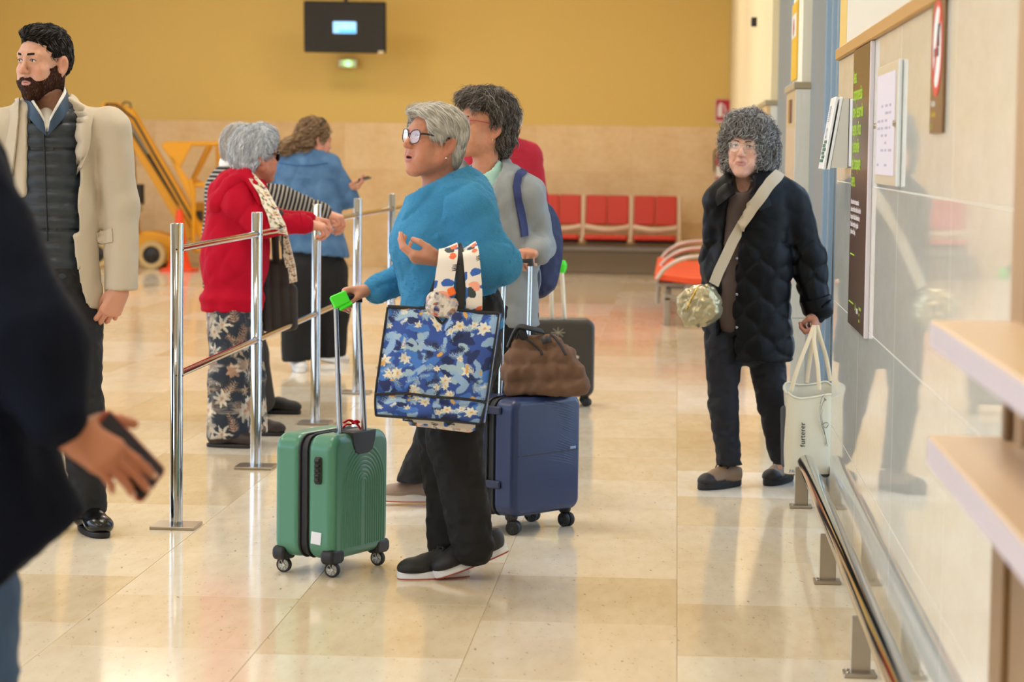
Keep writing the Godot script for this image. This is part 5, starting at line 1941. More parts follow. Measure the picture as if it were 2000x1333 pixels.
func grey_case() -> void:
	var D := 14.3
	var a := onfloor(1140, 792)
	var X := case_frame(Vector3(a.x - 0.13, 0, a.z), Vector3(1, 0, -0.12))
	var t := thing("charcoal_suitcase", "scuffed charcoal suitcase with white handle tubes behind the blue one", "suitcase", X.origin)
	var w := 0.36; var th := 0.22; var h := 0.44; var y0 := 0.055
	var cm := mat("38352f", 0.42)
	var sh := suitcase_shell(X, w, th, h, y0, 0.05)
	part("front_shell", sh[0], cm, t)
	part("rear_shell", sh[1], cm, t)
	part("zip_gasket", sh[2], M.black, t)
	var tops := []
	for e in [[1103, 616, 1097, 525], [1078, 616, 1076, 560]]:
		var b := Mb.new()
		var d := X.origin.dot(Fh)
		var lo := at(e[0], e[1], d); var hi := at(e[2], e[3] if e[0] > 1090 else 525, d - 0.02)
		lo.y = y0 + h - 0.01
		b.tube([lo, hi], [0.0115], 10)
		part("handle_tube", b.mesh(), mat("f0ead8", 0.3, 0.3), t)
		tops.append(hi)
	var b := Mb.new()
	b.tube([tops[0] + Vector3(0, 0.035, 0), tops[1] + Vector3(0, 0.045, 0)], [0.02], 8)
	part("grip", b.mesh(), M.black, t)
	b = Mb.new()
	b.lathe([Vector2(0, -0.035), Vector2(0.02, -0.035), Vector2(0.028, -0.01), Vector2(0.03, 0.01), Vector2(0.02, 0.035), Vector2(0, 0.035)], tops[0] + Vector3(0, 0.012, 0.0), Basis.IDENTITY, 6, false)
	part("luggage_tag", b.mesh(), mat("3ee01c", 0.45), t)
	b = Mb.new()
	b.box(X * Vector3(0.05, y0 + 0.24, th * 0.5 + 0.001), Vector3(0.085, 0.014, 0.003), 0.001, X.basis * Basis(Vector3(0, 0, 1), -0.38))
	part("silver_badge", b.mesh(), mat("cfcabf", 0.3, 0.6), t)
	b = Mb.new()
	for k in 8:
		var an := TAU * k / 8.0
		var c0 := X * Vector3(-0.03, y0 + h - 0.075, th * 0.5 + 0.0005)
		b.tube([c0, c0 + X.basis * Vector3(cos(an) * 0.04, sin(an) * 0.03, 0)], [0.0022], 4)
	part("scuff_print", b.mesh(), mat("a69d8a", 0.5), t)
	for sx in [-1.0, 1.0]:
		for sz in [-1.0, 1.0]:
			spinner(t, X * Vector3(sx * (w * 0.5 - 0.04), 0, sz * (th * 0.5 - 0.03)), 0.024, 0.4 * sx, true, mat("2a2a2c", 0.5), mat("121213", 0.6), M.black)

func print_material(cols: Array, sd: int, kind: int) -> StandardMaterial3D:
	var s := 512
	var img := Image.create(s, s, false, Image.FORMAT_RGB8)
	img.fill(Color(cols[0]))
	var rng := RandomNumberGenerator.new()
	rng.seed = sd
	if kind == 0:
		# tropical print: washes of blue, fern fronds, cream flowers
		for k in 140: blot(img, rng.randf() * s, rng.randf() * s, rng.randf() * PI, rng.randf_range(14, 50), rng.randf_range(8, 24), Color(cols[1 + rng.randi() % 4]))
		for k in 62: frond(img, rng, rng.randf() * s, rng.randf() * s, rng.randf() * TAU, rng.randf_range(40, 80), Color(cols[[3, 4, 5, 7, 9, 4][rng.randi() % 6]]))
		for k in 26:
			var x := rng.randf() * s; var y := rng.randf() * s
			flower(img, rng, x, y, rng.randf_range(14, 34), Color(cols[5 + rng.randi() % 2]), Color(cols[8]), 5 + rng.randi() % 3, 0.26)
		for k in 10: blot(img, rng.randf() * s, rng.randf() * s, rng.randf() * PI, rng.randf_range(10, 26), rng.randf_range(6, 14), Color(cols[8]))
	else:
		# pale ground with loose blue, coral and dark blobs and scribbles
		for k in 26:
			blot(img, rng.randf() * s, rng.randf() * s, rng.randf() * PI, rng.randf_range(22, 55), rng.randf_range(18, 38), Color(cols[1 + rng.randi() % (cols.size() - 1)]), 0.3)
		for k in 12:
			var x := rng.randf() * s; var y := rng.randf() * s
			for q in 4: blot(img, x, y + q * 9, 0.2, 26, 2.6, Color("2a2a2e"))
	var m := StandardMaterial3D.new()
	m.albedo_texture = tex(warp(img, sd)); m.roughness = 0.7
	return m

func floral_bags() -> void:
	var D := 8.35 - 0.36
	var P := func(x: float, y: float, off := 0.0) -> Vector3: return at(x, y, D + off)
	var tropic := print_material(["2f4f9c", "1f2f62", "4276c6", "8fb0d6", "9db9cc", "e8e4d6", "f3ead2", "2b3a66", "d9a55c", "16203f"], 21, 0)
	var blobs := print_material(["e6ddd2", "2f5fb0", "e8683f", "33403f", "f0a488", "3a4f9a"], 33, 1)
	var dark := mat("1b1b1d", 0.7)
	var t := thing("floral_shopper", "large blue floral shopper with black trim hanging from the blue sleeve", "bag", P.call(850, 820))
	# bulging front and back sheets between top and bottom edges
	var sheet := func(tl: Vector2, tr: Vector2, bl: Vector2, br: Vector2, off: float, bulge: float, notch: float) -> Array:
		var rows := []
		for i in 21:
			var v := i / 20.0
			var r := []
			for k in 25:
				var u := k / 24.0
				var p := tl.lerp(tr, u).lerp(bl.lerp(br, u), v)
				var dip := notch * maxf(0.0, 1.0 - absf(u - 0.49) / 0.11) * maxf(0.0, 1.0 - v * 1.6)
				var w := sin(u * PI) * sin(clampf(v, 0.0, 1.0) * PI * 0.9 + 0.25)
				r.append(at(p.x, p.y + dip * 60.0, D + off - bulge * pow(maxf(w, 0.0), 0.7) + 0.012 * sin(u * 17.0 + v * 5.0) * (1.0 - v * 0.6) * 0.5))
			rows.append(r)
		return rows
	var b := Mb.new()
	var tl := Vector2(757, 601); var tr := Vector2(974, 614); var bl := Vector2(733, 772); var br := Vector2(949, 786)
	b.grid(sheet.call(tl, tr, bl, br, 0.0, 0.035, 0.5), 0.004, Vector2(1.0, 0.85))
	part("front_panel", b.mesh(), tropic, t)
	b = Mb.new()
	b.grid(sheet.call(bl, br, Vector2(734, 812), Vector2(936, 829), 0.0, 0.03, 0.0), 0.005, Vector2(1.0, 0.3))
	part("lower_panel", b.mesh(), tropic, t)
	b = Mb.new()
	b.grid(sheet.call(tl + Vector2(6, -4), tr + Vector2(6, -2), Vector2(740, 806), Vector2(945, 824), 0.13, -0.035, 0.5), 0.004, Vector2(1.0, 1.0))
	part("back_panel", b.mesh(), tropic, t)
	# side gusset and base
	b = Mb.new()
	var rows := []
	for i in 13:
		var v := i / 12.0
		var r := []
		for k in 5: r.append(at(lerpf(974, 944, v) + 3.0 * sin(k / 4.0 * PI), lerpf(614, 826, v), D + 0.13 * k / 4.0))
		rows.append(r)
	b.grid(rows, 0.003)
	part("gusset", b.mesh(), tropic, t)
	b = Mb.new()
	rows = []
	for i in 13:
		var v := i / 12.0
		var r := []
		for k in 5: r.append(at(lerpf(758, 735, v) - 3.0 * sin(k / 4.0 * PI), lerpf(602, 812, v), D + 0.13 * k / 4.0))
		rows.append(r)
	b.grid(rows, 0.003)
	part("gusset", b.mesh(), tropic, t)
	b = Mb.new()
	rows = []
	for i in 5:
		var r := []
		for k in 13: r.append(at(lerpf(734, 938, k / 12.0), lerpf(812, 828, k / 12.0), D + 0.13 * i / 4.0))
		rows.append(r)
	b.grid(rows, 0.004)
	part("base", b.mesh(), dark, t)
	# black edging
	var edge := func(pts: Array, rad: float) -> void:
		var e := Mb.new()
		var l := []
		for q in pts: l.append(at(q[0], q[1], D - 0.006 + (q[2] if q.size() > 2 else 0.0)))
		e.tube(smooth_path(l, 4), [rad], 6)
		part("trim", e.mesh(), dark, t)
	edge.call([[757, 599], [800, 602], [835, 607], [856, 626], [863, 634], [872, 626], [890, 607], [930, 610], [974, 613]], 0.006)
	edge.call([[733, 771, -0.01], [790, 769, -0.03], [850, 776, -0.04], [900, 779, -0.03], [949, 786, -0.01]], 0.0045)
	edge.call([[757, 600], [744, 690], [733, 772], [734, 812]], 0.0035)
	edge.call([[734, 812], [800, 817, -0.02], [870, 822, -0.02], [936, 829]], 0.004)
	edge.call([[974, 613], [962, 700], [949, 786], [937, 829]], 0.0035)
	# black handles over the forearm
	var strap := func(called: String, pts: Array, wdt: float, m: Material, owner: Node3D) -> void:
		var e := Mb.new()
		var l := []
		for q in pts: l.append(at(q[0], q[1], D + q[2]))
		l = smooth_path(l, 5)
		var rr := []
		for i in l.size():
			var d: Vector3 = (l[mini(i + 1, l.size() - 1)] - l[maxi(i - 1, 0)]).normalized()
			var sd := d.cross(-Fh).normalized()
			var row := []
			for k in 5: row.append(l[i] + sd * (wdt * (k - 2) * 0.25) - Fh * (0.003 * (1.0 - absf(k - 2) * 0.5)))
			rr.append(row)
		e.grid(rr, 0.004, Vector2(0.25, 1.2))
		part(called, e.mesh(), m, owner)
	strap.call("handle", [[898, 608, 0.0], [900, 560, -0.005], [899, 510, 0.0], [896, 488, 0.04], [893, 480, 0.09]], 0.030, dark, t)
	strap.call("handle", [[832, 606, 0.0], [840, 585, 0.0], [852, 555, 0.01], [862, 520, 0.02]], 0.022, dark, t)
	# second bag worn with it: pale, printed with loose shapes
	var t2 := thing("printed_tote", "pale printed tote with coral and blue shapes behind the floral shopper", "bag", P.call(860, 842, 0.16))
	b = Mb.new()
	b.grid(sheet.call(Vector2(800, 640), Vector2(945, 650), Vector2(786, 822), Vector2(928, 842), 0.14, 0.0, 0.0), 0.006, Vector2(1.0, 1.2))
	part("front_panel", b.mesh(), blobs, t2)
	var s := Sdf.new()
	s.cap(P.call(806, 822, 0.17), P.call(916, 834, 0.17), 0.018, 0.020, 0.02)
	s.build(0.006)
	b = Mb.new()
	s.emit(b)
	var bm2: StandardMaterial3D = blobs.duplicate()
	bm2.uv1_triplanar = true; bm2.uv1_scale = Vector3.ONE * 7.0
	part("bottom_roll", b.mesh(), bm2, t2)
	strap.call("handle", [[862, 608, 0.01], [864, 585, -0.012], [868, 550, -0.012], [874, 510, -0.008], [876, 488, 0.03], [876, 482, 0.08]], 0.062, blobs, t2)
	strap.call("handle", [[926, 606, 0.01], [926, 570, -0.008], [923, 530, -0.008], [920, 498, 0.0], [918, 486, 0.04], [916, 480, 0.09]], 0.052, blobs, t2)
	s = Sdf.new()
	s.cap(P.call(852, 588, -0.005), P.call(880, 596, 0.0), 0.030, 0.026, 0.02)
	s.cap(P.call(848, 604, 0.0), P.call(876, 610, 0.0), 0.026, 0.022, 0.02)
	s.disp = folds(0.008, Vector3(30, 30, 30), 12)
	s.build(0.005)
	b = Mb.new()
	s.emit(b)
	var bm3 := print_material(["d6ccc0", "2a3d80", "dd5a30", "24262e", "8f4a3a", "b9b2aa"], 35, 1)
	bm3.uv1_triplanar = true; bm3.uv1_scale = Vector3.ONE * 8.0
	part("gathered_cloth", b.mesh(), bm3, t2)
	b = Mb.new()
	b.box(P.call(882, 570, -0.02), Vector3(0.024, 0.026, 0.012), 0.004, Basis(Vector3(0, 0, 1), 0.4))
	part("orange_toggle", b.mesh(), mat("ee6a1c", 0.5), t2)

func canvas_tote() -> void:
	var D := 10.55
	var P := func(x: float, y: float, off := 0.0) -> Vector3: return at(x, y, D + off)
	var t := thing("canvas_tote", "cream canvas tote with a line drawing held at the woman's side", "bag", P.call(1580, 925))
	var can := cloth(mat("d2c8ae", 0.9), 60.0, 0.4)
	# body: front, sides and back as one loop of cloth narrowing to the base
	var rows := []
	for i in 15:
		var v := i / 14.0
		var r := []
		for k in 33:
			var a := TAU * k / 32.0
			var q := Vector2(signf(cos(a)) * pow(absf(cos(a)), 0.55), signf(sin(a)) * pow(absf(sin(a)), 0.55))
			var cx := lerpf(1583, 1578, v); var cy := lerpf(762, 925, v)
			var wd := lerpf(50.0, 44.0, v) * (1.0 + 0.05 * sin(v * 6.0 + k))
			var dp := lerpf(0.055, 0.045, v) * (1.0 - 0.35 * pow(v, 6.0))
			var p: Vector3 = P.call(cx + q.x * wd, cy - 11.0 * q.y * (1.0 - v) + 4.0 * sin(k * 0.9) * (1.0 - v), 0.0)
			r.append(p + Fh * (q.y * dp))
		rows.append(r)
	var b := Mb.new()
	b.grid(rows, 0.003)
	var body := part("body", b.mesh(), can, t)
	b = Mb.new()
	var fan := []
	var base: Array = rows[14]
	var cc := Vector3.ZERO
	for k in 32: cc += base[k]
	cc /= 32.0
	for k in 32: b.tri3(cc, base[k], base[k + 1], Vector3.DOWN)
	part("base", b.mesh(), can, t)
	# hem and lining seen inside
	b = Mb.new()
	b.tube(rows[0], [0.005], 6, false)
	part("hem", b.mesh(), can, t)
	# contents: grey garment at the left edge
	var s := Sdf.new()
	s.cap(P.call(1532, 800, 0.02), P.call(1536, 905, 0.02), 0.018, 0.024, 0.02)
	s.cap(P.call(1596, 905, 0.03), P.call(1612, 925, 0.03), 0.02, 0.02, 0.02)
	s.build(0.008)
	b = Mb.new()
	s.emit(b)
	part("grey_side_pocket", b.mesh(), mat("4a4c52", 0.8), t)
	# handles
	for e in [[[1545, 764, -0.05], [1558, 720, -0.05], [1578, 668, -0.03], [1590, 636, -0.02]], [[1600, 762, -0.05], [1597, 715, -0.05], [1590, 670, -0.03], [1590, 636, -0.02]], [[1576, 748, 0.05], [1582, 700, 0.04], [1590, 660, 0.0], [1592, 636, -0.01]], [[1622, 745, 0.05], [1614, 700, 0.04], [1602, 660, 0.0], [1596, 636, -0.01]]]:
		b = Mb.new()
		var l := []
		for q in e: l.append(P.call(q[0], q[1], q[2]))
		l = smooth_path(l, 4)
		b.tube(l, [0.010], 6, true, 0.35, dirv(0, 0, 1))
		part("handle", b.mesh(), cloth(mat("d8c3a0", 0.9), 60.0, 0.4), t)
	# print: vertical lettering and a sketched face in profile
	var ink := mat("26221f", 0.8)
	var fb := frame(dirv(0, 0, 1)) * Basis(Vector3(0, 0, 1), PI * 0.5 + 0.02)
	letters("lettering", "furterer", 0.027, fb, P.call(1568, 874, -0.062), ink, t, 1.0, true)
	letters("lettering", "PARIS", 0.018, frame(dirv(0, 0, 1)), P.call(1541, 921, -0.056), mat("4a5a78", 0.8), t, 1.0, true)
	b = Mb.new()
	for q in [[[1602, 790], [1606, 776], [1616, 770], [1626, 774]], [[1604, 800], [1608, 786], [1618, 778], [1628, 780]], [[1602, 792], [1602, 812], [1606, 834], [1612, 852]], [[1606, 800], [1605, 816], [1610, 842], [1616, 872]], [[1606, 830], [1612, 826], [1618, 828], [1614, 836], [1608, 834]], [[1612, 852], [1614, 862], [1612, 870]], [[1610, 778], [1618, 790], [1622, 806]]]:
		var l := []
		for p in q: l.append(P.call(p[0], p[1], -0.068 + maxf(0.0, (p[0] - 1604.0) * 0.0016)))
		b.tube(smooth_path(l, 4), [0.0022], 4, true, 0.4)
	var dr := part("line_drawing", b.mesh(), ink, t)
	dr.set_meta("kind", "stuff")

# ---------------------------------------------------------------- the people
func make_people() -> void:
	M.eye = vmat(0.12, 0.6)
	M.skin = vmat(0.52, 0.45)
	M.skin.subsurf_scatter_enabled = true
	M.skin.subsurf_scatter_strength = 0.12
	M.hair = vmat(0.62, 0.22)
	M.lens = glass("dfe6f4", 0.16)
	M.lens.roughness = 0.03
	person_blazer()
	person_navy()
	person_red()
	person_striped()
	person_denim()
	person_blue()
	person_grey()
	person_crimson()
	person_black()

func person(label: String, foot: Vector3) -> Node3D:
	return thing("person", label, "person", Vector3(foot.x, 0, foot.z))

func torso_core(mb: Mb, pts: Array, r: Array, limbs: Array) -> void:
	# the body under the clothes, one surface with head and hands
	var s := Sdf.new()
	mb.col = lin(SKIN_A)
	var thin := func(a: Array) -> Array:
		var o := []
		for x in a: o.append(maxf(x * 0.42, 0.018))
		return o
	chain(s, pts, thin.call(r), 0.05)
	for l in limbs: chain(s, l[0], thin.call(l[1]), 0.03)
	s.build(0.014)
	s.emit(mb)

# ---- man in a cream blazer over a quilted vest
func person_blazer() -> void:
	var D := 9.2
	var P := func(x: float, y: float, off := 0.0) -> Vector3: return at(x, y, D + off)
	var who := person("man with dark beard in cream blazer over dark quilted vest", P.call(170, 1050))
	var T := -Fh
	var hx := Transform3D(frame(dirv(-0.54, -0.07, 0.84), dirv(0.03, 1, 0)) * Basis.from_scale(Vector3(1.03, 1.13, 1.05)), P.call(87, 131))
	var mb := Mb.new()
	var ho := {"skin": "cf9f86", "lips": "b57a70", "blush": "c27c66", "neck": 0.056, "neck_to": Vector3(-0.03, -0.17, -0.05), "iris": "2e1d12", "gaze": Vector3(-0.12, -0.02, 1), "brow": "1d1512", "brow_w": 0.0048, "nose": 0.003, "cell": 0.003}
	var hs := add_head(mb, hx, ho)
	torso_core(mb, [P.call(95, 260), P.call(98, 430), P.call(110, 600)], [0.12, 0.12, 0.13], [[[P.call(222, 255), P.call(236, 410), P.call(237, 545, -0.05)], [0.05, 0.045, 0.03]], [[P.call(-40, 255), P.call(-62, 420), P.call(-55, 555)], [0.05, 0.045, 0.03]], [[P.call(140, 620), P.call(172, 800), P.call(182, 1000)], [0.08, 0.06, 0.045]], [[P.call(72, 640), P.call(70, 800, 0.02), P.call(76, 975, 0.12)], [0.08, 0.06, 0.045]], [[P.call(93, 215, 0.02), P.call(95, 260)], [0.05, 0.06]]])
	var hw: Vector3 = P.call(236, 566, -0.055)
	add_hand(mb, hand_frame(hw, dirv(-0.48, -1, 0.05), dirv(-0.25, 0.1, -1), true, 1.08), true, {"skin": "cc957c", "curl": [[22, 18, 10], [30, 24, 14], [40, 34, 18], [46, 38, 20]], "thumb": [Vector3(0.016, 0.02, 0.006), Vector3(0.034, 0.048, 0.02), Vector3(0.036, 0.078, 0.034), Vector3(0.030, 0.1, 0.042)]})
	var hw2: Vector3 = P.call(-55, 560)
	add_hand(mb, hand_frame(hw2, dirv(0, -1, 0.1), dirv(0.9, 0.0, -0.3), false, 1.06), false, {"cell": 0.006})
	part("body", mb.mesh(), M.skin, who)
	add_face_parts(who, hx, ho)
	# beard
	var bs := head_field(ho)
	bs.grow(0.0028)
	bs.cut_ell(Vector3(0, 0.06, 0.05), Vector3(0.105, 0.078, 0.09), 0.008)
	bs.cut_ell(Vector3(0, -0.002, 0.09), Vector3(0.050, 0.0285, 0.05), 0.006)
	for sg in [-1.0, 1.0]: bs.cut_ell(Vector3(0.045 * sg, -0.012, 0.075), Vector3(0.028, 0.030, 0.045), 0.006, Basis(Vector3(0, 0, 1), 0.5 * sg))
	bs.cut_ell(Vector3(0, -0.0475, 0.100), Vector3(0.0235, 0.0088, 0.03), 0.003)
	bs.cut_cap(Vector3(0, 0.09, -0.10), Vector3(0, -0.2, -0.09), 0.083, 0.062, 0.006)
	bs.cut_ell(Vector3(0, -0.10, 0.0), Vector3(0.2, 0.028, 0.048), 0.01)
	bs.keep_below(Vector3(0, -0.105, 0.0), Vector3(0, -1, 0.0))
	for sg in [-1.0, 1.0]: bs.cut_ell(Vector3(0.075 * sg, 0.005, -0.014), Vector3(0.03, 0.04, 0.023), 0.003)
	var bn := noise(130.0, 4, 2)
	bs.disp = func(p: Vector3) -> float: return -0.0022 * bn.get_noise_3d(p.x, p.y * 0.4, p.z)
	bs.build(0.0034)
	var fl := func(p: Vector3) -> Vector3: return Vector3(0, -1, 0.15)
	part("beard", hair_mesh(bs, hx, fl, {"tones": ["2e1c14", "43281a", "1d120d", "5a3826"], "count": 3500, "len": 0.011, "rad": 0.0006, "lift": 0.002, "seg": 3, "seed": 5, "wild": 0.5}), M.hair, who)
	# short dark hair
	var s := Sdf.new()
	s.ell(Vector3(0, 0.058, -0.016), Vector3(0.078, 0.080, 0.098), 0.0)
	s.ell(Vector3(0.0, 0.108, 0.028), Vector3(0.064, 0.030, 0.062), 0.02)
	s.ell(Vector3(0.0, 0.02, -0.06), Vector3(0.066, 0.06, 0.045), 0.02)
	s.cut_ell(Vector3(0, 0.040, 0.112), Vector3(0.064, 0.058, 0.062), 0.005)
	for sg in [-1.0, 1.0]:
		s.cut_ell(Vector3(0.085 * sg, -0.012, -0.006), Vector3(0.03, 0.045, 0.022), 0.004)
		s.cut_ell(Vector3(0.055 * sg, -0.005, 0.085), Vector3(0.035, 0.06, 0.055), 0.004)
	s.keep_below(Vector3(0, -0.045, 0), Vector3(0, -1, 0.2))
	var hn := noise(45.0, 8, 2)
	s.disp = func(p: Vector3) -> float: return -0.004 * hn.get_noise_3d(p.x, p.y, p.z * 0.4)
	s.build(0.004)
	part("hair", hair_mesh(s, hx, func(p: Vector3) -> Vector3: return Vector3(0.25 + p.x * 4.0, 0.4 if p.y > 0.09 else -1.0, -0.5), {"tones": ["15110f", "1f1916", "0e0b0a"], "count": 4500, "len": 0.028, "rad": 0.0007, "lift": 0.003, "seg": 4, "wild": 0.25}), M.hair, who)
	# blazer
	var side := dirv(0.98, 0, 0.1)
	var z: Vector3 = dirv(-0.15, 0, 1)
	s = Sdf.new()
	s.cap(P.call(95, 275), P.call(97, 420), 0.175, 0.17, 0.05, 1.42, z)
	s.cap(P.call(97, 420), P.call(103, 640), 0.17, 0.192, 0.05, 1.38, z)
	s.cap(P.call(-18, 247), P.call(208, 245), 0.066, 0.066, 0.05)
	s.cap(P.call(60, 208, 0.05), P.call(132, 206, 0.05), 0.04, 0.04, 0.05)
	chain(s, [P.call(218, 252), P.call(236, 405, 0.01), P.call(237, 620, -0.05)], [0.072, 0.066, 0.058], 0.03)
	chain(s, [P.call(-35, 252), P.call(-58, 405, 0.01), P.call(-52, 620, -0.05)], [0.070, 0.060, 0.057], 0.03)
	s.cut_cap(P.call(93, 150, 0.03), P.call(93, 232, 0.0), 0.088, 0.074, 0.01)
	# open front
	s.cut_box(P.call(80, 300, -0.22), Vector3(0.082, 0.28, 0.2), 0.01, 0.006, frame(z))
	s.cut_box(P.call(84, 560, -0.22), Vector3(0.085, 0.32, 0.2), 0.01, 0.006, frame(z) * Basis(Vector3(0, 0, 1), 0.16))
	s.cut_cap(P.call(140, 560, -0.2), P.call(178, 690, -0.2), 0.02, 0.08, 0.01, 0.3, z)
	s.cut_box(P.call(262, 640, -0.05), Vector3(0.104, 0.132, 0.25), 0.004, 0.003)
	s.cut_box(P.call(-80, 640, -0.05), Vector3(0.104, 0.132, 0.25), 0.004, 0.003)
	s.keep_below(P.call(120, 604), Vector3(0, -1, 0.0), 0.006)
	var base_y: float = P.call(0, 606).y
	var n := noise(1.0, 21, 2)
	var cuff: Vector3 = P.call(238, 562, -0.05)
	s.disp = func(p: Vector3) -> float: return 0.0045 * n.get_noise_3d(p.x * 16.0, p.y * 6.0, p.z * 10.0)
	s.build(0.0085)
	var cream := cloth(mat("c0b4a0", 0.85), 60.0, 0.25)
	# sleeves end at the cuff: trim whatever lies below it on the arm
	var blz := s
	mb = Mb.new()
	s.emit(mb)
	part("blazer", mb.mesh(), cream, who)
	var lap := mat("c3b7a4", 0.85)
	part("lapel", patch(s, [[138, 226], [132, 262], [129, 330], [127, 402]], [[150, 216], [183, 230], [166, 300], [131, 404]], 0.012, 0.010), lap, who)
	part("lapel", patch(s, [[24, 200], [20, 260], [12, 300], [6, 330]], [[40, 196], [38, 240], [32, 300], [27, 345]], 0.009, 0.008), lap, who)
	part("pocket_flap", patch(s, [[187, 455], [191, 479]], [[219, 447], [221, 473]], 0.003, 0.005), lap, who)
	# quilted vest
	s = Sdf.new()
	s.cap(P.call(90, 262), P.call(95, 420), 0.140, 0.138, 0.05, 1.33, z)
	s.cap(P.call(95, 420), P.call(100, 545), 0.138, 0.145, 0.05, 1.3, z)
	s.cap(P.call(60, 225, 0.03), P.call(125, 225, 0.03), 0.05, 0.05, 0.05)
	s.cut_cap(P.call(92, 150, 0.02), P.call(91, 222, -0.02), 0.086, 0.084, 0.006)
	s.cut_cap(P.call(91, 222, -0.08), P.call(91, 250, -0.13), 0.06, 0.018, 0.006)
	s.disp = func(p: Vector3) -> float: return -0.014 * sqrt(absf(sin(PI * p.y / 0.049))) + 0.010 + 0.002 * n.get_noise_3d(p.x * 40.0, p.y * 20.0, p.z * 20.0)
	s.build(0.006)
	mb = Mb.new()
	s.emit(mb)
	var vest := part("vest", mb.mesh(), mat("1f2a35", 0.42), who)
	mb = Mb.new()
	var zp := []
	for i in 24:
		var h := surf(s, lerpf(86, 93, i / 23.0), lerpf(262, 470, i / 23.0), 0.002)
		if h != Vector3.INF: zp.append(h)
	mb.tube(zp, [0.0055], 6, true, 0.5)
	part("zip", mb.mesh(), mat("10141a", 0.4), vest)
	# stand collars: dark blue of the vest, white of the shirt inside it
	var low := [[91, 266, -0.118], [74, 250, -0.112], [56, 228, -0.085], [42, 200, 0.0], [60, 184, 0.08], [94, 182, 0.095], [124, 184, 0.08], [137, 200, 0.0], [125, 228, -0.085], [108, 250, -0.112], [92.5, 266, -0.118]]
	var high := [[86, 238, -0.112], [76, 222, -0.108], [62, 202, -0.082], [52, 180, 0.0], [66, 166, 0.07], [94, 164, 0.08], [120, 166, 0.07], [130, 180, 0.0], [119, 202, -0.082], [106, 222, -0.108], [98, 238, -0.112]]
	for e in [["vest_collar", "1d3850", 0.0, 1.0], ["shirt_collar", "ece9e2", 0.013, 0.90]]:
		var rows := []
		var pl := []; var ph := []
		for i in low.size():
			var cx := 92.0
			pl.append(P.call(cx + (low[i][0] - cx) * e[3], low[i][1] - (8 if e[2] > 0 else 0), low[i][2] * e[3]))
			ph.append(P.call(cx + (high[i][0] - cx) * e[3], high[i][1] - (7 if e[2] > 0 else 0), high[i][2] * e[3]))
		pl = smooth_path(pl, 4); ph = smooth_path(ph, 4)
		for i in pl.size():
			var r := []
			for k in 5: r.append((pl[i] as Vector3).lerp(ph[i], k / 4.0))
			rows.append(r)
		mb = Mb.new()
		mb.grid(rows, 0.005)
		part(e[0], mb.mesh(), mat(e[1], 0.45), who)
	# shirt front below the collar
	s = Sdf.new()
	s.cap(P.call(90, 226, -0.03), P.call(91, 252, -0.082), 0.03, 0.018, 0.02)
	s.build(0.006)
	mb = Mb.new()
	s.emit(mb)
	part("shirt", mb.mesh(), mat("d9d5cc", 0.7), who)
	# trousers
	s = Sdf.new()
	s.cap(P.call(105, 560), P.call(112, 640), 0.15, 0.15, 0.04, 1.25, z)
	chain(s, [P.call(148, 640), P.call(158, 800, -0.02), P.call(174, 985, 0.0)], [0.098, 0.078, 0.066], 0.04)
	chain(s, [P.call(72, 640), P.call(70, 800, 0.02), P.call(76, 975, 0.12)], [0.095, 0.075, 0.062], 0.04)
	s.keep_below(P.call(170, 1012), Vector3(0, -1, 0))
	s.disp = folds(0.008, Vector3(9, 14, 9), 31)
	s.build(0.009)
	mb = Mb.new()
	s.emit(mb)
	part("trousers", mb.mesh(), cloth(mat("15161a", 0.8), 60.0, 0.3), who)
	var f1 := onfloor(176, 1040)
	shoe(who, Vector3(f1.x - 0.01, 0, f1.z - 0.02), dirv(0.42, 0, 0.9), 0.29, {"upper": "101012", "sole": "0c0c0d", "sole_h": 0.022, "rough": 0.22, "lace": "0d0d0e"})
	shoe(who, Vector3(f1.x - 0.2, 0, f1.z - 0.1), dirv(-0.1, 0, 1.0), 0.29, {"upper": "101012", "sole": "0c0c0d", "sole_h": 0.022, "rough": 0.22, "lace": "0d0d0e"})

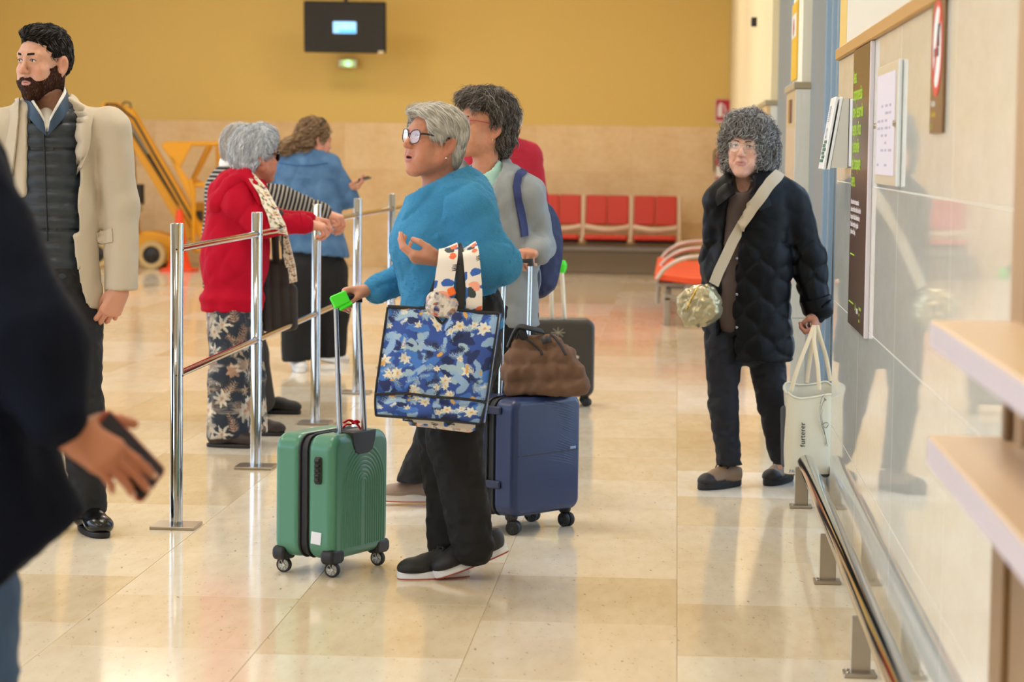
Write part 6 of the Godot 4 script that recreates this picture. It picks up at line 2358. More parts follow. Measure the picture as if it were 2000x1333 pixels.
# ---- someone in a navy jacket passing close by with a phone
func person_navy() -> void:
	var D := 4.2
	var P := func(x: float, y: float, off := 0.0) -> Vector3: return at(x, y, D + off)
	var who := person("person in navy jacket and jeans holding out a phone in passing", P.call(-150, 1333))
	var mb := Mb.new()
	var hx := Transform3D(frame(dirv(0.9, -0.1, 0.3)), P.call(-210, 90))
	var ho := {"skin": "c48a6e", "cell": 0.006, "brow": "2a1e18"}
	add_head(mb, hx, ho)
	torso_core(mb, [P.call(-200, 330), P.call(-190, 700), P.call(-150, 1050)], [0.12, 0.12, 0.13], [[[P.call(-200, 180), P.call(-200, 330)], [0.05, 0.06]], [[P.call(-80, 400, -0.1), P.call(70, 660, -0.12), P.call(125, 815, -0.18)], [0.05, 0.045, 0.035]], [[P.call(-140, 1100), P.call(-60, 1500), P.call(-60, 1850)], [0.08, 0.06, 0.05]], [[P.call(-220, 1100), P.call(-260, 1500), P.call(-280, 1850)], [0.08, 0.06, 0.05]]])
	var hf := hand_frame(P.call(128, 838, -0.18), dirv(0.78, -0.55, -0.12), dirv(-0.3, -0.40, -0.86), false, 0.98)
	add_hand(mb, hf, false, {"skin": "b97f63", "blush": "a9694f", "cell": 0.003, "curl": [[14, 10, 6], [20, 16, 8], [24, 22, 12], [28, 26, 16]], "spread": 0.02, "thumb": [Vector3(0.016, 0.02, 0.006), Vector3(0.052, 0.040, 0.020), Vector3(0.078, 0.066, 0.034), Vector3(0.090, 0.092, 0.042)]})
	part("body", mb.mesh(), M.skin, who)
	add_face_parts(who, hx, ho)
	var s := Sdf.new()
	s.ell(Vector3(0, 0.06, -0.014), Vector3(0.082, 0.085, 0.1), 0.0)
	s.cut_ell(Vector3(0, 0.03, 0.11), Vector3(0.065, 0.055, 0.06), 0.008)
	s.build(0.006)
	part("hair", hair_mesh(s, hx, func(p: Vector3) -> Vector3: return Vector3(0, -0.5, -1), {"tones": ["241a15", "31241c"], "count": 300, "len": 0.04}), M.hair, who)
	# jacket
	s = Sdf.new()
	s.cap(P.call(-200, 380), P.call(-170, 700), 0.19, 0.19, 0.06)
	s.cap(P.call(-170, 700), P.call(-85, 1120), 0.19, 0.225, 0.06, 1.1, dirv(0, 0, 1))
	s.cap(P.call(-40, 800, -0.02), P.call(60, 1060, -0.04), 0.07, 0.105, 0.05, 1.6, dirv(0.3, 0.2, 1))
	chain(s, [P.call(-90, 380, -0.1), P.call(52, 670, -0.14), P.call(112, 812, -0.18)], [0.100, 0.095, 0.055], 0.04)
	s.cap(P.call(-200, 250), P.call(-180, 300), 0.08, 0.1, 0.04)
	var a: Vector3 = P.call(0, 1142); var b: Vector3 = P.call(188, 985)
	var e := (b - a).normalized()
	s.keep_below(a, Vector3.UP.cross(e).cross(e) if Vector3.UP.cross(e).cross(e).y < 0 else -Vector3.UP.cross(e).cross(e), 0.006)
	var n := noise(1.0, 77, 3)
	s.disp = func(p: Vector3) -> float: return 0.010 * n.get_noise_3d(p.x * 9.0, p.y * 6.0, p.z * 9.0)
	s.build(0.011)
	mb = Mb.new()
	s.emit(mb)
	part("jacket", mb.mesh(), cloth(mat("0e1526", 0.8, 0.0, 0.25), 40.0, 0.3), who)
	# jeans
	s = Sdf.new()
	s.cap(P.call(-180, 1060), P.call(-170, 1160), 0.16, 0.16, 0.04)
	chain(s, [P.call(-80, 1140), P.call(-45, 1500), P.call(-40, 1860)], [0.1, 0.075, 0.06], 0.04)
	chain(s, [P.call(-230, 1140), P.call(-280, 1500), P.call(-300, 1860)], [0.1, 0.075, 0.06], 0.04)
	s.disp = folds(0.008, Vector3(8, 12, 8), 35)
	s.build(0.012)
	mb = Mb.new()
	s.emit(mb)
	part("jeans", mb.mesh(), cloth(mat("3d5c86", 0.85), 50.0, 0.4), who)
	for q in [[-40, 1.0], [-300, 1.0]]:
		var f: Vector3 = P.call(q[0], 1800)
		shoe(who, Vector3(f.x, 0, f.z), dirv(0.9, 0, 0.3), 0.28, {"upper": "2b2523", "sole": "d0cbc0", "lace": "1d1a18"})
	# phone in the hand
	var c := hf * Vector3(0.030, 0.108, 0.036)
	var ph := thing("phone", "dark phone in orange-brown case held by the person in navy jacket", "phone", c, "")
	var pb := Basis(hf.basis.x.normalized(), hf.basis.y.normalized(), hf.basis.z.normalized()) * Basis(Vector3.RIGHT, 0.42) * Basis(Vector3(0, 0, 1), 0.06)
	mb = Mb.new()
	mb.slab(rounded(0.076, 0.155, 0.01), 0.011, 0.003, c, pb)
	part("case", mb.mesh(), mat("a8462c", 0.5), ph)
	mb = Mb.new()
	mb.slab(rounded(0.069, 0.148, 0.008), 0.002, 0.0006, c - pb.z * 0.0056, pb)
	part("screen", mb.mesh(), mat("2a2722", 0.12), ph)

# ---- woman in a blue fuzzy sweater, walking left with luggage
func person_blue() -> void:
	var D := 8.35
	var P := func(x: float, y: float, off := 0.0) -> Vector3: return at(x, y, D + off)
	var who := person("grey haired woman in fuzzy blue sweater and glasses carrying the floral shopper", P.call(900, 1110))
	var mb := Mb.new()
	var hx := Transform3D(frame(dirv(-0.85, 0.10, 0.52), dirv(0.08, 1, 0)) * Basis.from_scale(Vector3(1.0, 1.03, 1.0)), P.call(850, 285))
	var ho := {"skin": "bd8468", "lips": "a8685c", "blush": "b2664e", "neck": 0.053, "fat": 0.001, "mouth": 0.0055, "old": 1.0, "neck_to": Vector3(0, -0.19, -0.035), "iris": "30231a", "gaze": Vector3(0.05, 0.1, 1), "brow": "7d6b5c", "brow_w": 0.0024, "brow_y": -0.004, "cell": 0.0029, "nose": 0.001}
	add_head(mb, hx, ho)
	torso_core(mb, [P.call(885, 400), P.call(880, 520), P.call(885, 640)], [0.13, 0.14, 0.15], [[[P.call(868, 330), P.call(885, 400)], [0.055, 0.06]], [[P.call(930, 410, -0.16), P.call(985, 530, -0.14), P.call(862, 515, -0.26)], [0.05, 0.045, 0.032]], [[P.call(850, 410, 0.16), P.call(810, 520, 0.2), P.call(722, 568, 0.12)], [0.05, 0.045, 0.032]], [[P.call(880, 660), P.call(880, 860), P.call(865, 1050)], [0.1, 0.07, 0.05]], [[P.call(900, 660, -0.05), P.call(890, 860, -0.08), P.call(930, 1060, -0.10)], [0.1, 0.07, 0.05]]])
	# hand held palm up before the body, hand on the suitcase handle
	add_hand(mb, hand_frame(P.call(858, 507, -0.28), dirv(-1, 0.12, 0.15), dirv(0.1, 0.9, -0.45), true, 0.98), true, {"skin": "c08a70", "spread": 0.0, "curl": [[30, 34, 20], [34, 38, 22], [38, 42, 24], [42, 46, 26]], "thumb": [Vector3(0.016, 0.02, 0.006), Vector3(0.036, 0.046, 0.022), Vector3(0.040, 0.074, 0.036), Vector3(0.032, 0.096, 0.046)], "nail": "d9a08c"})
	add_hand(mb, hand_frame(P.call(722, 566, 0.09), dirv(-1, -0.10, 0.25), dirv(-0.1, -1, 0.2), false, 0.95), false, {"skin": "bf876b", "curl": [[50, 60, 35], [52, 62, 36], [54, 64, 36], [56, 66, 36]], "thumb": [Vector3(0.016, 0.02, 0.006), Vector3(0.034, 0.048, 0.022), Vector3(0.034, 0.074, 0.038), Vector3(0.026, 0.096, 0.046)]})
	part("body", mb.mesh(), M.skin, who)
	add_face_parts(who, hx, ho)
	# bobbed grey hair swept back over the ear
	var s := Sdf.new()
	s.ell(Vector3(0, 0.060, -0.012), Vector3(0.088, 0.078, 0.098), 0.0)
	s.ell(Vector3(0, 0.0, -0.056), Vector3(0.068, 0.080, 0.046), 0.03)
	s.ell(Vector3(0.0, 0.098, 0.048), Vector3(0.076, 0.030, 0.062), 0.03)
	for sg in [-1.0, 1.0]: s.ell(Vector3(0.066 * sg, 0.058, 0.018), Vector3(0.026, 0.046, 0.056), 0.02)
	s.cut_ell(Vector3(0, 0.018, 0.110), Vector3(0.082, 0.082, 0.070), 0.008)
	for sg in [-1.0, 1.0]:
		s.cut_ell(Vector3(0.090 * sg, -0.006, -0.008), Vector3(0.034, 0.042, 0.030), 0.006)
		s.cut_ell(Vector3(0.065 * sg, -0.042, 0.045), Vector3(0.045, 0.062, 0.066), 0.006)
	s.keep_below(Vector3(0, -0.078, 0), Vector3(0, -1, 0.0), 0.01)
	var hn := noise(40.0, 9, 2)
	s.disp = func(p: Vector3) -> float: return -0.004 * hn.get_noise_3d(p.x, p.y * 0.5, p.z * 0.6)
	s.build(0.0042)
	part("hair", hair_mesh(s, hx, func(p: Vector3) -> Vector3:
		if p.z > 0.0 and p.y > 0.04: return Vector3(0.7, -0.5 if p.x > 0.03 else 0.1, -0.35)
		return Vector3(0, -1, -0.35), {"tones": ["bdb9b0", "d4cfc4", "a09c95", "e2ddd2", "c8c1b3"], "count": 5600, "len": 0.05, "rad": 0.0008, "lift": 0.002, "wild": 0.06, "seed": 2, "fringe": 0.085}), M.hair, who)
	spectacles(who, hx, {"mat": mat("3a1f22", 0.25), "arm_mat": mat("1d1416", 0.3), "lens": M.lens, "w": 0.027, "h": 0.022, "t": 0.0017, "cat": true, "arm": 1.9, "sq": 0.75})
	mb = Mb.new()
	mb.ball(hx * Vector3(0.078, -0.036, -0.002), Vector3.ONE * 0.004)
	part("earring", mb.mesh(), mat("e6e2da", 0.2, 0.8), who)
	# sweater
	var z := dirv(-0.1, 0, 1)
	s = Sdf.new()
	s.cap(P.call(880, 400, 0.0), P.call(868, 480), 0.150, 0.160, 0.05, 1.05, z)
	s.cap(P.call(868, 480), P.call(885, 650), 0.160, 0.170, 0.05, 1.05, z)
	s.ell(P.call(822, 480, -0.01), Vector3(0.085, 0.10, 0.13), 0.05)
	s.cap(P.call(866, 358, 0.03), P.call(885, 400), 0.072, 0.09, 0.04)
	s.cap(P.call(905, 391, -0.10), P.call(855, 392, 0.16), 0.058, 0.060, 0.05)
	chain(s, [P.call(922, 412, -0.12), P.call(972, 515, -0.14)], [0.070, 0.070], 0.08)
	chain(s, [P.call(972, 515, -0.14), P.call(905, 520, -0.22), P.call(872, 512, -0.26)], [0.072, 0.055, 0.044], 0.03)
	chain(s, [P.call(845, 410, 0.17), P.call(808, 530, 0.18), P.call(735, 568, 0.10)], [0.068, 0.062, 0.046], 0.03)
	s.cut_cap(P.call(850, 300, 0.0), P.call(856, 352, 0.0), 0.062, 0.060, 0.01)
	s.keep_below(P.call(885, 634), Vector3(-0.06, -1, 0), 0.01)
	var na: Vector3 = P.call(832, 366); var nb: Vector3 = P.call(899, 331)
	s.keep_below(na, (nb - na).cross(Fh) * (1.0 if (nb - na).cross(Fh).y > 0 else -1.0), 0.006)
	var n := noise(1.0, 51, 3)
	var nf := noise(1.0, 52, 2)
	var w0: Vector3 = P.call(880, 500)
	var fold = creases(0.008, dirv(0.8, 0.55, 0), 2.2, 6.5, 53)
	s.disp = func(p: Vector3) -> float:
		var q := p - w0
		return 0.010 * n.get_noise_3d(q.x * 5.0 + q.y * 3.0, q.y * 6.0 - q.x * 3.0, q.z * 5.0) + 0.0025 * nf.get_noise_3dv(q * 55.0) + float(fold.call(p))
	s.build(0.0075)
	mb = Mb.new()
	s.emit(mb)
	var wool := StandardMaterial3D.new()
	wool.albedo_color = Color("3f85b0"); wool.roughness = 0.95; wool.metallic_specular = 0.2
	wool.rim_enabled = true; wool.rim = 0.6; wool.rim_tint = 0.6
	wool.normal_enabled = true; wool.normal_texture = fuzz_tex(); wool.normal_scale = 0.9
	wool.uv1_triplanar = true; wool.uv1_scale = Vector3.ONE * 5.0
	var sw := part("sweater", mb.mesh(), wool, who)
	# loose fibres of the mohair
	mb = Mb.new()
	fuzz(s, mb, 9000, "4a9fd0")
	var fz := part("fibres", mb.mesh(), M.hair, sw)
	fz.set_meta("kind", "stuff")
	# trousers
	s = Sdf.new()
	s.cap(P.call(888, 610), P.call(888, 690), 0.165, 0.155, 0.04)
	chain(s, [P.call(862, 690, 0.06), P.call(872, 860, 0.05), P.call(872, 1078, 0.02)], [0.110, 0.088, 0.062], 0.04)
	chain(s, [P.call(902, 685, -0.08), P.call(888, 860, -0.08), P.call(924, 1066, -0.10)], [0.122, 0.086, 0.072], 0.04)
	s.keep_below(P.call(880, 1090), Vector3(-0.06, -1, 0))
	s.disp = folds(0.009, Vector3(9, 13, 9), 36)
	s.build(0.009)
	mb = Mb.new()
	s.emit(mb)
	part("trousers", mb.mesh(), cloth(mat("0d0d10", 0.9), 60.0, 0.3), who)
	var f1 := onfloor(872, 1128)
	shoe(who, Vector3(f1.x, 0, f1.z), dirv(-0.95, 0, 0.30), 0.25, {"mark": "d8dadd", "upper": "17171a", "sole": "dedfe2", "sole2": "a34a38", "sole_h": 0.03, "lace": "202024"})
	var f2 := onfloor(948, 1125)
	shoe(who, Vector3(f2.x, 0.058, f2.z + 0.03), dirv(-0.90, -0.30, 0.42), 0.275, {"mark": "d8dadd", "upper": "1b1b1e", "sole": "dcdde0", "sole2": "a34a38", "sole_h": 0.03, "lace": "202024", "up": dirv(-0.3, 1, 0.05)})

func fuzz_tex() -> ImageTexture:
	var a := noise(0.05, 61, 3)
	return bump_tex(256, 256, func(x, y): return 0.5 + 0.5 * a.get_noise_2d(x * 0.6 + y * 0.5, y * 2.2 - x * 1.6), 3.0)

func fuzz(s: Sdf, mb: Mb, count: int, hex: String) -> void:
	var t := Mb.new()
	s.emit(t)
	var rng := RandomNumberGenerator.new()
	rng.seed = 17
	var c := lin(hex)
	for k in count:
		var i := rng.randi() % t.v.size()
		var p := t.v[i]; var nn := t.n[i]
		var d := (nn * 0.5 + Vector3(rng.randf_range(-1, 1), rng.randf_range(-1.2, 0.2), rng.randf_range(-1, 1))).normalized()
		mb.col = c.darkened(rng.randf() * 0.3)
		mb.tube([p - nn * 0.001, p + d * 0.004 + nn * 0.001, p + d * 0.009], [0.0004, 0.0003, 0.0001], 3, false)

# ---- woman in a grey jacket behind her
func person_grey() -> void:
	var D := 10.0
	var P := func(x: float, y: float, off := 0.0) -> Vector3: return at(x, y, D + off)
	var who := person("woman with short dark wavy hair in grey fleece jacket and pink glasses", P.call(960, 985))
	var mb := Mb.new()
	var hx := Transform3D(frame(dirv(-0.88, 0.08, 0.46), dirv(0.05, 1, 0)) * Basis.from_scale(Vector3.ONE * 1.04), P.call(946, 255))
	var ho := {"skin": "c98f70", "lips": "b06a5c", "blush": "bb6f55", "neck": 0.050, "old": 1.0, "mouth": 0.004, "neck_to": Vector3(0, -0.19, -0.02), "brow": "3a2f28", "brow_w": 0.003, "gaze": Vector3(0.0, 0.1, 1), "cell": 0.0032}
	add_head(mb, hx, ho)
	torso_core(mb, [P.call(965, 390), P.call(975, 500), P.call(980, 640)], [0.12, 0.12, 0.13], [[[P.call(950, 310), P.call(965, 390)], [0.05, 0.06]], [[P.call(1040, 400, -0.06), P.call(1065, 490, 0.0), P.call(1040, 500, -0.16)], [0.05, 0.045, 0.03]], [[P.call(890, 400, 0.05), P.call(880, 520, 0.05), P.call(890, 600, -0.1)], [0.05, 0.045, 0.03]], [[P.call(950, 660), P.call(880, 820), P.call(812, 935)], [0.09, 0.065, 0.045]], [[P.call(995, 660), P.call(1000, 820), P.call(1000, 950, 0.3)], [0.09, 0.065, 0.045]]])
	add_hand(mb, hand_frame(P.call(1046, 492, -0.13), dirv(-0.42, -0.05, 0.9), dirv(-0.1, -1, -0.1), true, 1.0), true, {"skin": "c78e70", "blush": "c07a60", "spread": 0.02, "curl": [[72, 55, 35], [76, 58, 36], [80, 58, 38], [84, 60, 38]], "thumb": [Vector3(0.016, 0.02, 0.006), Vector3(0.032, 0.048, 0.024), Vector3(0.026, 0.07, 0.04), Vector3(0.012, 0.084, 0.05)]})
	add_hand(mb, hand_frame(P.call(890, 605, -0.1), dirv(0, -1, 0.1), dirv(1, 0, 0), false, 0.98), false, {"cell": 0.006})
	part("body", mb.mesh(), M.skin, who)
	add_face_parts(who, hx, ho)
	var s := Sdf.new()
	s.ell(Vector3(0, 0.070, -0.018), Vector3(0.094, 0.096, 0.112), 0.0)
	s.ell(Vector3(0, -0.015, -0.062), Vector3(0.080, 0.085, 0.060), 0.03)
	s.ell(Vector3(0.0, 0.112, 0.052), Vector3(0.080, 0.045, 0.062), 0.03)
	s.cut_ell(Vector3(0, 0.006, 0.118), Vector3(0.085, 0.092, 0.070), 0.010)
	for sg in [-1.0, 1.0]:
		s.cut_ell(Vector3(0.095 * sg, -0.012, -0.002), Vector3(0.034, 0.036, 0.026), 0.006)
		s.cut_ell(Vector3(0.070 * sg, -0.055, 0.050), Vector3(0.048, 0.075, 0.068), 0.006)
		s.cut_ell(Vector3(0.075 * sg, 0.030, 0.062), Vector3(0.055, 0.050, 0.050), 0.006)
	s.keep_below(Vector3(0, -0.095, 0), Vector3(0, -1, 0.0), 0.01)
	var hn := noise(30.0, 19, 2)
	s.disp = func(p: Vector3) -> float: return -0.010 * hn.get_noise_3dv(p)
	s.build(0.0048)
	part("hair", hair_mesh(s, hx, func(p: Vector3) -> Vector3: return Vector3(0.3 * sin(p.y * 90.0), -1 if p.z < 0.03 else -0.6, -0.3 if p.z < 0.05 else 0.6), {"tones": ["463e38", "5a5149", "70675e", "352e29", "8f867c"], "count": 4200, "len": 0.06, "rad": 0.0009, "lift": 0.010, "curl": 0.003, "wild": 0.35, "seed": 3, "fringe": 0.10, "keep": func(p: Vector3) -> bool: return not (p.z > 0.015 and p.y < 0.07)}), M.hair, who)
	spectacles(who, hx, {"mat": mat("b0464f", 0.3), "lens": M.lens, "w": 0.026, "h": 0.022, "t": 0.0016, "arm": 1.4})
	mb = Mb.new()
	mb.ball(hx * Vector3(0.077, -0.034, 0.0), Vector3(0.003, 0.006, 0.003))
	part("earring", mb.mesh(), mat("d8b87a", 0.2, 0.9), who)
	# mint shirt at the neck
	var z := dirv(-0.5, 0, 0.85)
	s = Sdf.new()
	s.cap(P.call(950, 345), P.call(960, 480), 0.085, 0.13, 0.04, 1.2, z)
	s.cut_cap(P.call(945, 260), P.call(942, 322, -0.02), 0.06, 0.058, 0.01)
	s.build(0.008)
	mb = Mb.new()
	s.emit(mb)
	part("shirt", mb.mesh(), cloth(mat("a9d3c6", 0.8), 60.0, 0.3), who)
	# jacket
	s = Sdf.new()
	s.cap(P.call(962, 385), P.call(975, 500), 0.155, 0.155, 0.05, 1.15, z)
	s.cap(P.call(975, 500), P.call(978, 660), 0.155, 0.165, 0.05, 1.15, z)
	s.cap(P.call(890, 372, 0.05), P.call(1030, 372, -0.02), 0.062, 0.062, 0.05)
	chain(s, [P.call(1035, 385, -0.04), P.call(1054, 480, 0.0)], [0.066, 0.060], 0.03)
	chain(s, [P.call(1054, 480, 0.0), P.call(1056, 492, -0.14)], [0.062, 0.052], 0.03)
	chain(s, [P.call(885, 385, 0.05), P.call(876, 510, 0.06), P.call(890, 590, -0.08)], [0.066, 0.060, 0.05], 0.03)
	# stand collar left open at the throat
	s.cap(P.call(990, 318, 0.03), P.call(1002, 350, 0.0), 0.022, 0.035, 0.03)
	s.cap(P.call(970, 322, 0.09), P.call(975, 350, 0.06), 0.03, 0.04, 0.03)
	s.cap(P.call(905, 322, 0.06), P.call(900, 350, 0.03), 0.022, 0.03, 0.03)
	s.cut_cap(P.call(948, 250, -0.02), P.call(944, 334, -0.05), 0.078, 0.074, 0.008)
	s.cut_cap(P.call(940, 334, -0.1), P.call(936, 400, -0.16), 0.066, 0.03, 0.008)
	s.keep_below(P.call(980, 636), Vector3(0, -1, 0), 0.008)
	var n := noise(1.0, 71, 3)
	var fold = creases(0.008, dirv(0.5, 0.8, 0.2), 2.2, 7.0, 72)
	s.disp = func(p: Vector3) -> float: return 0.008 * n.get_noise_3d(p.x * 9.0, p.y * 8.0, p.z * 9.0) + float(fold.call(p))
	s.build(0.009)
	mb = Mb.new()
	s.emit(mb)
	var fleece := cloth(mat("8e9191", 0.95, 0.0, 0.2), 40.0, 0.6)
	part("jacket", mb.mesh(), fleece, who)
	var jk := s
	# navy backpack with its shoulder strap
	var bp := thing("backpack", "navy backpack worn by the woman in the grey jacket", "backpack", P.call(1050, 560, 0.18))
	s = Sdf.new()
	s.ell(P.call(1042, 480, 0.24), Vector3(0.12, 0.20, 0.11), 0.0)
	s.cap(P.call(1040, 500, 0.22), P.call(1052, 548, 0.2), 0.085, 0.07, 0.05)
	s.disp = folds(0.008, Vector3(10, 10, 10), 44)
	s.build(0.01)
	mb = Mb.new()
	s.emit(mb)
	part("sack", mb.mesh(), mat("1b2347", 0.7), bp)
	mb = Mb.new()
	mb.grid(hood_strip(jk, densify([[1024, 333], [1012, 344], [1008, 365], [1012, 392], [1016, 412], [1021, 440], [1024, 462]], 4), 15, 14, 0.006), 0.006)
	part("shoulder_strap", mb.mesh(), mat("232c5c", 0.7), bp)
	mb = Mb.new()
	mb.tube(smooth_path([P.call(1038, 500, 0.02), P.call(1050, 520, 0.04), P.call(1054, 548, 0.06), P.call(1046, 580, 0.1)]), [0.008], 6, true, 0.5)
	part("webbing", mb.mesh(), mat("8f93a4", 0.7), bp)
	# wide dark trousers
	s = Sdf.new()
	s.cap(P.call(978, 620), P.call(975, 680), 0.15, 0.14, 0.04)
	chain(s, [P.call(950, 680), P.call(868, 815, -0.06), P.call(812, 940, 0.0)], [0.1, 0.085, 0.075], 0.04)
	chain(s, [P.call(1000, 680, 0.05), P.call(1005, 815, 0.1), P.call(1010, 945, 0.3)], [0.1, 0.085, 0.075], 0.04)
	s.keep_below(P.call(810, 942), Vector3(0, -1, 0))
	s.disp = folds(0.008, Vector3(9, 13, 9), 38)
	s.build(0.011)
	mb = Mb.new()
	s.emit(mb)
	part("trousers", mb.mesh(), cloth(mat("101013", 0.9), 60.0, 0.3), who)
	var f1 := onfloor(822, 985)
	shoe(who, Vector3(f1.x, 0.01, f1.z), dirv(-0.93, 0.05, 0.35), 0.25, {"upper": "8f7b6d", "sole": "d8cdc0", "sole2": "b8524a", "sole_h": 0.036, "lace": "8c93a4"})
	var f2 := onfloor(1010, 960)
	shoe(who, Vector3(f2.x, 0, f2.z), dirv(-0.93, 0.0, 0.35), 0.25, {"upper": "8f7b6d", "sole": "d8cdc0", "sole_h": 0.036, "lace": "8c93a4"})

# ---- someone in a crimson sweater hidden behind the woman in grey
func person_crimson() -> void:
	var D := 14.0
	var P := func(x: float, y: float, off := 0.0) -> Vector3: return at(x, y, D + off)
	var who := person("person with thin white hair in crimson sweater behind the woman in grey", P.call(985, 790))
	var mb := Mb.new()
	var hx := Transform3D(frame(dirv(-0.6, 0.0, -0.8)) * Basis.from_scale(Vector3.ONE * 1.0), P.call(986, 236))
	var ho := {"skin": "c48a6c", "blush": "b86f55", "cell": 0.0045, "brow": "b9b2a8"}
	add_head(mb, hx, ho)
	torso_core(mb, [P.call(985, 320), P.call(985, 420), P.call(985, 520)], [0.13, 0.13, 0.14], [[[P.call(980, 270), P.call(985, 320)], [0.05, 0.06]], [[P.call(1042, 310), P.call(1052, 390), P.call(1050, 460, -0.1)], [0.05, 0.045, 0.03]], [[P.call(925, 310), P.call(918, 390), P.call(918, 470)], [0.05, 0.045, 0.03]], [[P.call(965, 540), P.call(962, 650), P.call(962, 765)], [0.09, 0.065, 0.045]], [[P.call(1005, 540), P.call(1008, 650), P.call(1008, 765)], [0.09, 0.065, 0.045]]])
	for e in [[1050, true], [918, false]]: add_hand(mb, hand_frame(P.call(e[0], 472, -0.05), dirv(0, -1, 0), dirv(0.9 if e[0] < 980 else -0.9, 0, 0), e[1]), e[1], {"cell": 0.007})
	part("body", mb.mesh(), M.skin, who)
	add_face_parts(who, hx, ho)
	var s := Sdf.new()
	s.ell(Vector3(0, 0.03, -0.02), Vector3(0.080, 0.06, 0.096), 0.0)
	s.ell(Vector3(0, 0.0, -0.055), Vector3(0.068, 0.06, 0.05), 0.02)
	s.cut_ell(Vector3(0, 0.095, 0.04), Vector3(0.085, 0.06, 0.12), 0.01)
	s.cut_ell(Vector3(0, 0.02, 0.1), Vector3(0.1, 0.08, 0.08), 0.01)
	for sg in [-1.0, 1.0]: s.cut_ell(Vector3(0.085 * sg, 0.0, -0.004), Vector3(0.03, 0.035, 0.026), 0.004)
	s.build(0.006)
	part("hair", hair_mesh(s, hx, func(p: Vector3) -> Vector3: return Vector3(0, -1, -0.3), {"tones": ["d5d0c8", "bdb7ae", "e4dfd6"], "count": 400, "len": 0.03, "rad": 0.0016}), M.hair, who)
	s = Sdf.new()
	var z := dirv(0, 0, 1)
	s.cap(P.call(985, 325), P.call(985, 430), 0.175, 0.165, 0.05, 1.3, z)
	s.cap(P.call(985, 430), P.call(985, 540), 0.165, 0.17, 0.05, 1.3, z)
	s.cap(P.call(935, 302), P.call(1033, 302), 0.068, 0.068, 0.05)
	s.cap(P.call(978, 275), P.call(982, 300), 0.06, 0.075, 0.04)
	chain(s, [P.call(1036, 308), P.call(1048, 390), P.call(1050, 455, -0.06)], [0.068, 0.06, 0.05], 0.03)
	chain(s, [P.call(930, 308), P.call(919, 390), P.call(918, 455)], [0.068, 0.06, 0.05], 0.03)
	s.keep_below(P.call(985, 525), Vector3(0, -1, 0))
	s.disp = folds(0.007, Vector3(8, 6, 8), 45)
	s.build(0.012)
	mb = Mb.new()
	s.emit(mb)
	part("sweater", mb.mesh(), cloth(mat("b01c34", 0.9), 50.0, 0.4), who)
	s = Sdf.new()
	s.cap(P.call(985, 510), P.call(985, 550), 0.15, 0.14, 0.04, 1.2, z)
	chain(s, [P.call(965, 550), P.call(962, 650), P.call(962, 770)], [0.1, 0.08, 0.065], 0.03)
	chain(s, [P.call(1005, 550), P.call(1008, 650), P.call(1008, 770)], [0.1, 0.08, 0.065], 0.03)
	s.build(0.014)
	mb = Mb.new()
	s.emit(mb)
	part("trousers", mb.mesh(), mat("23252c", 0.9), who)
	for x in [962, 1008]:
		var f: Vector3 = P.call(x, 790)
		shoe(who, Vector3(f.x, 0, f.z), dirv(-0.6, 0, -0.8), 0.27, {"upper": "2d2622", "sole": "191716"})

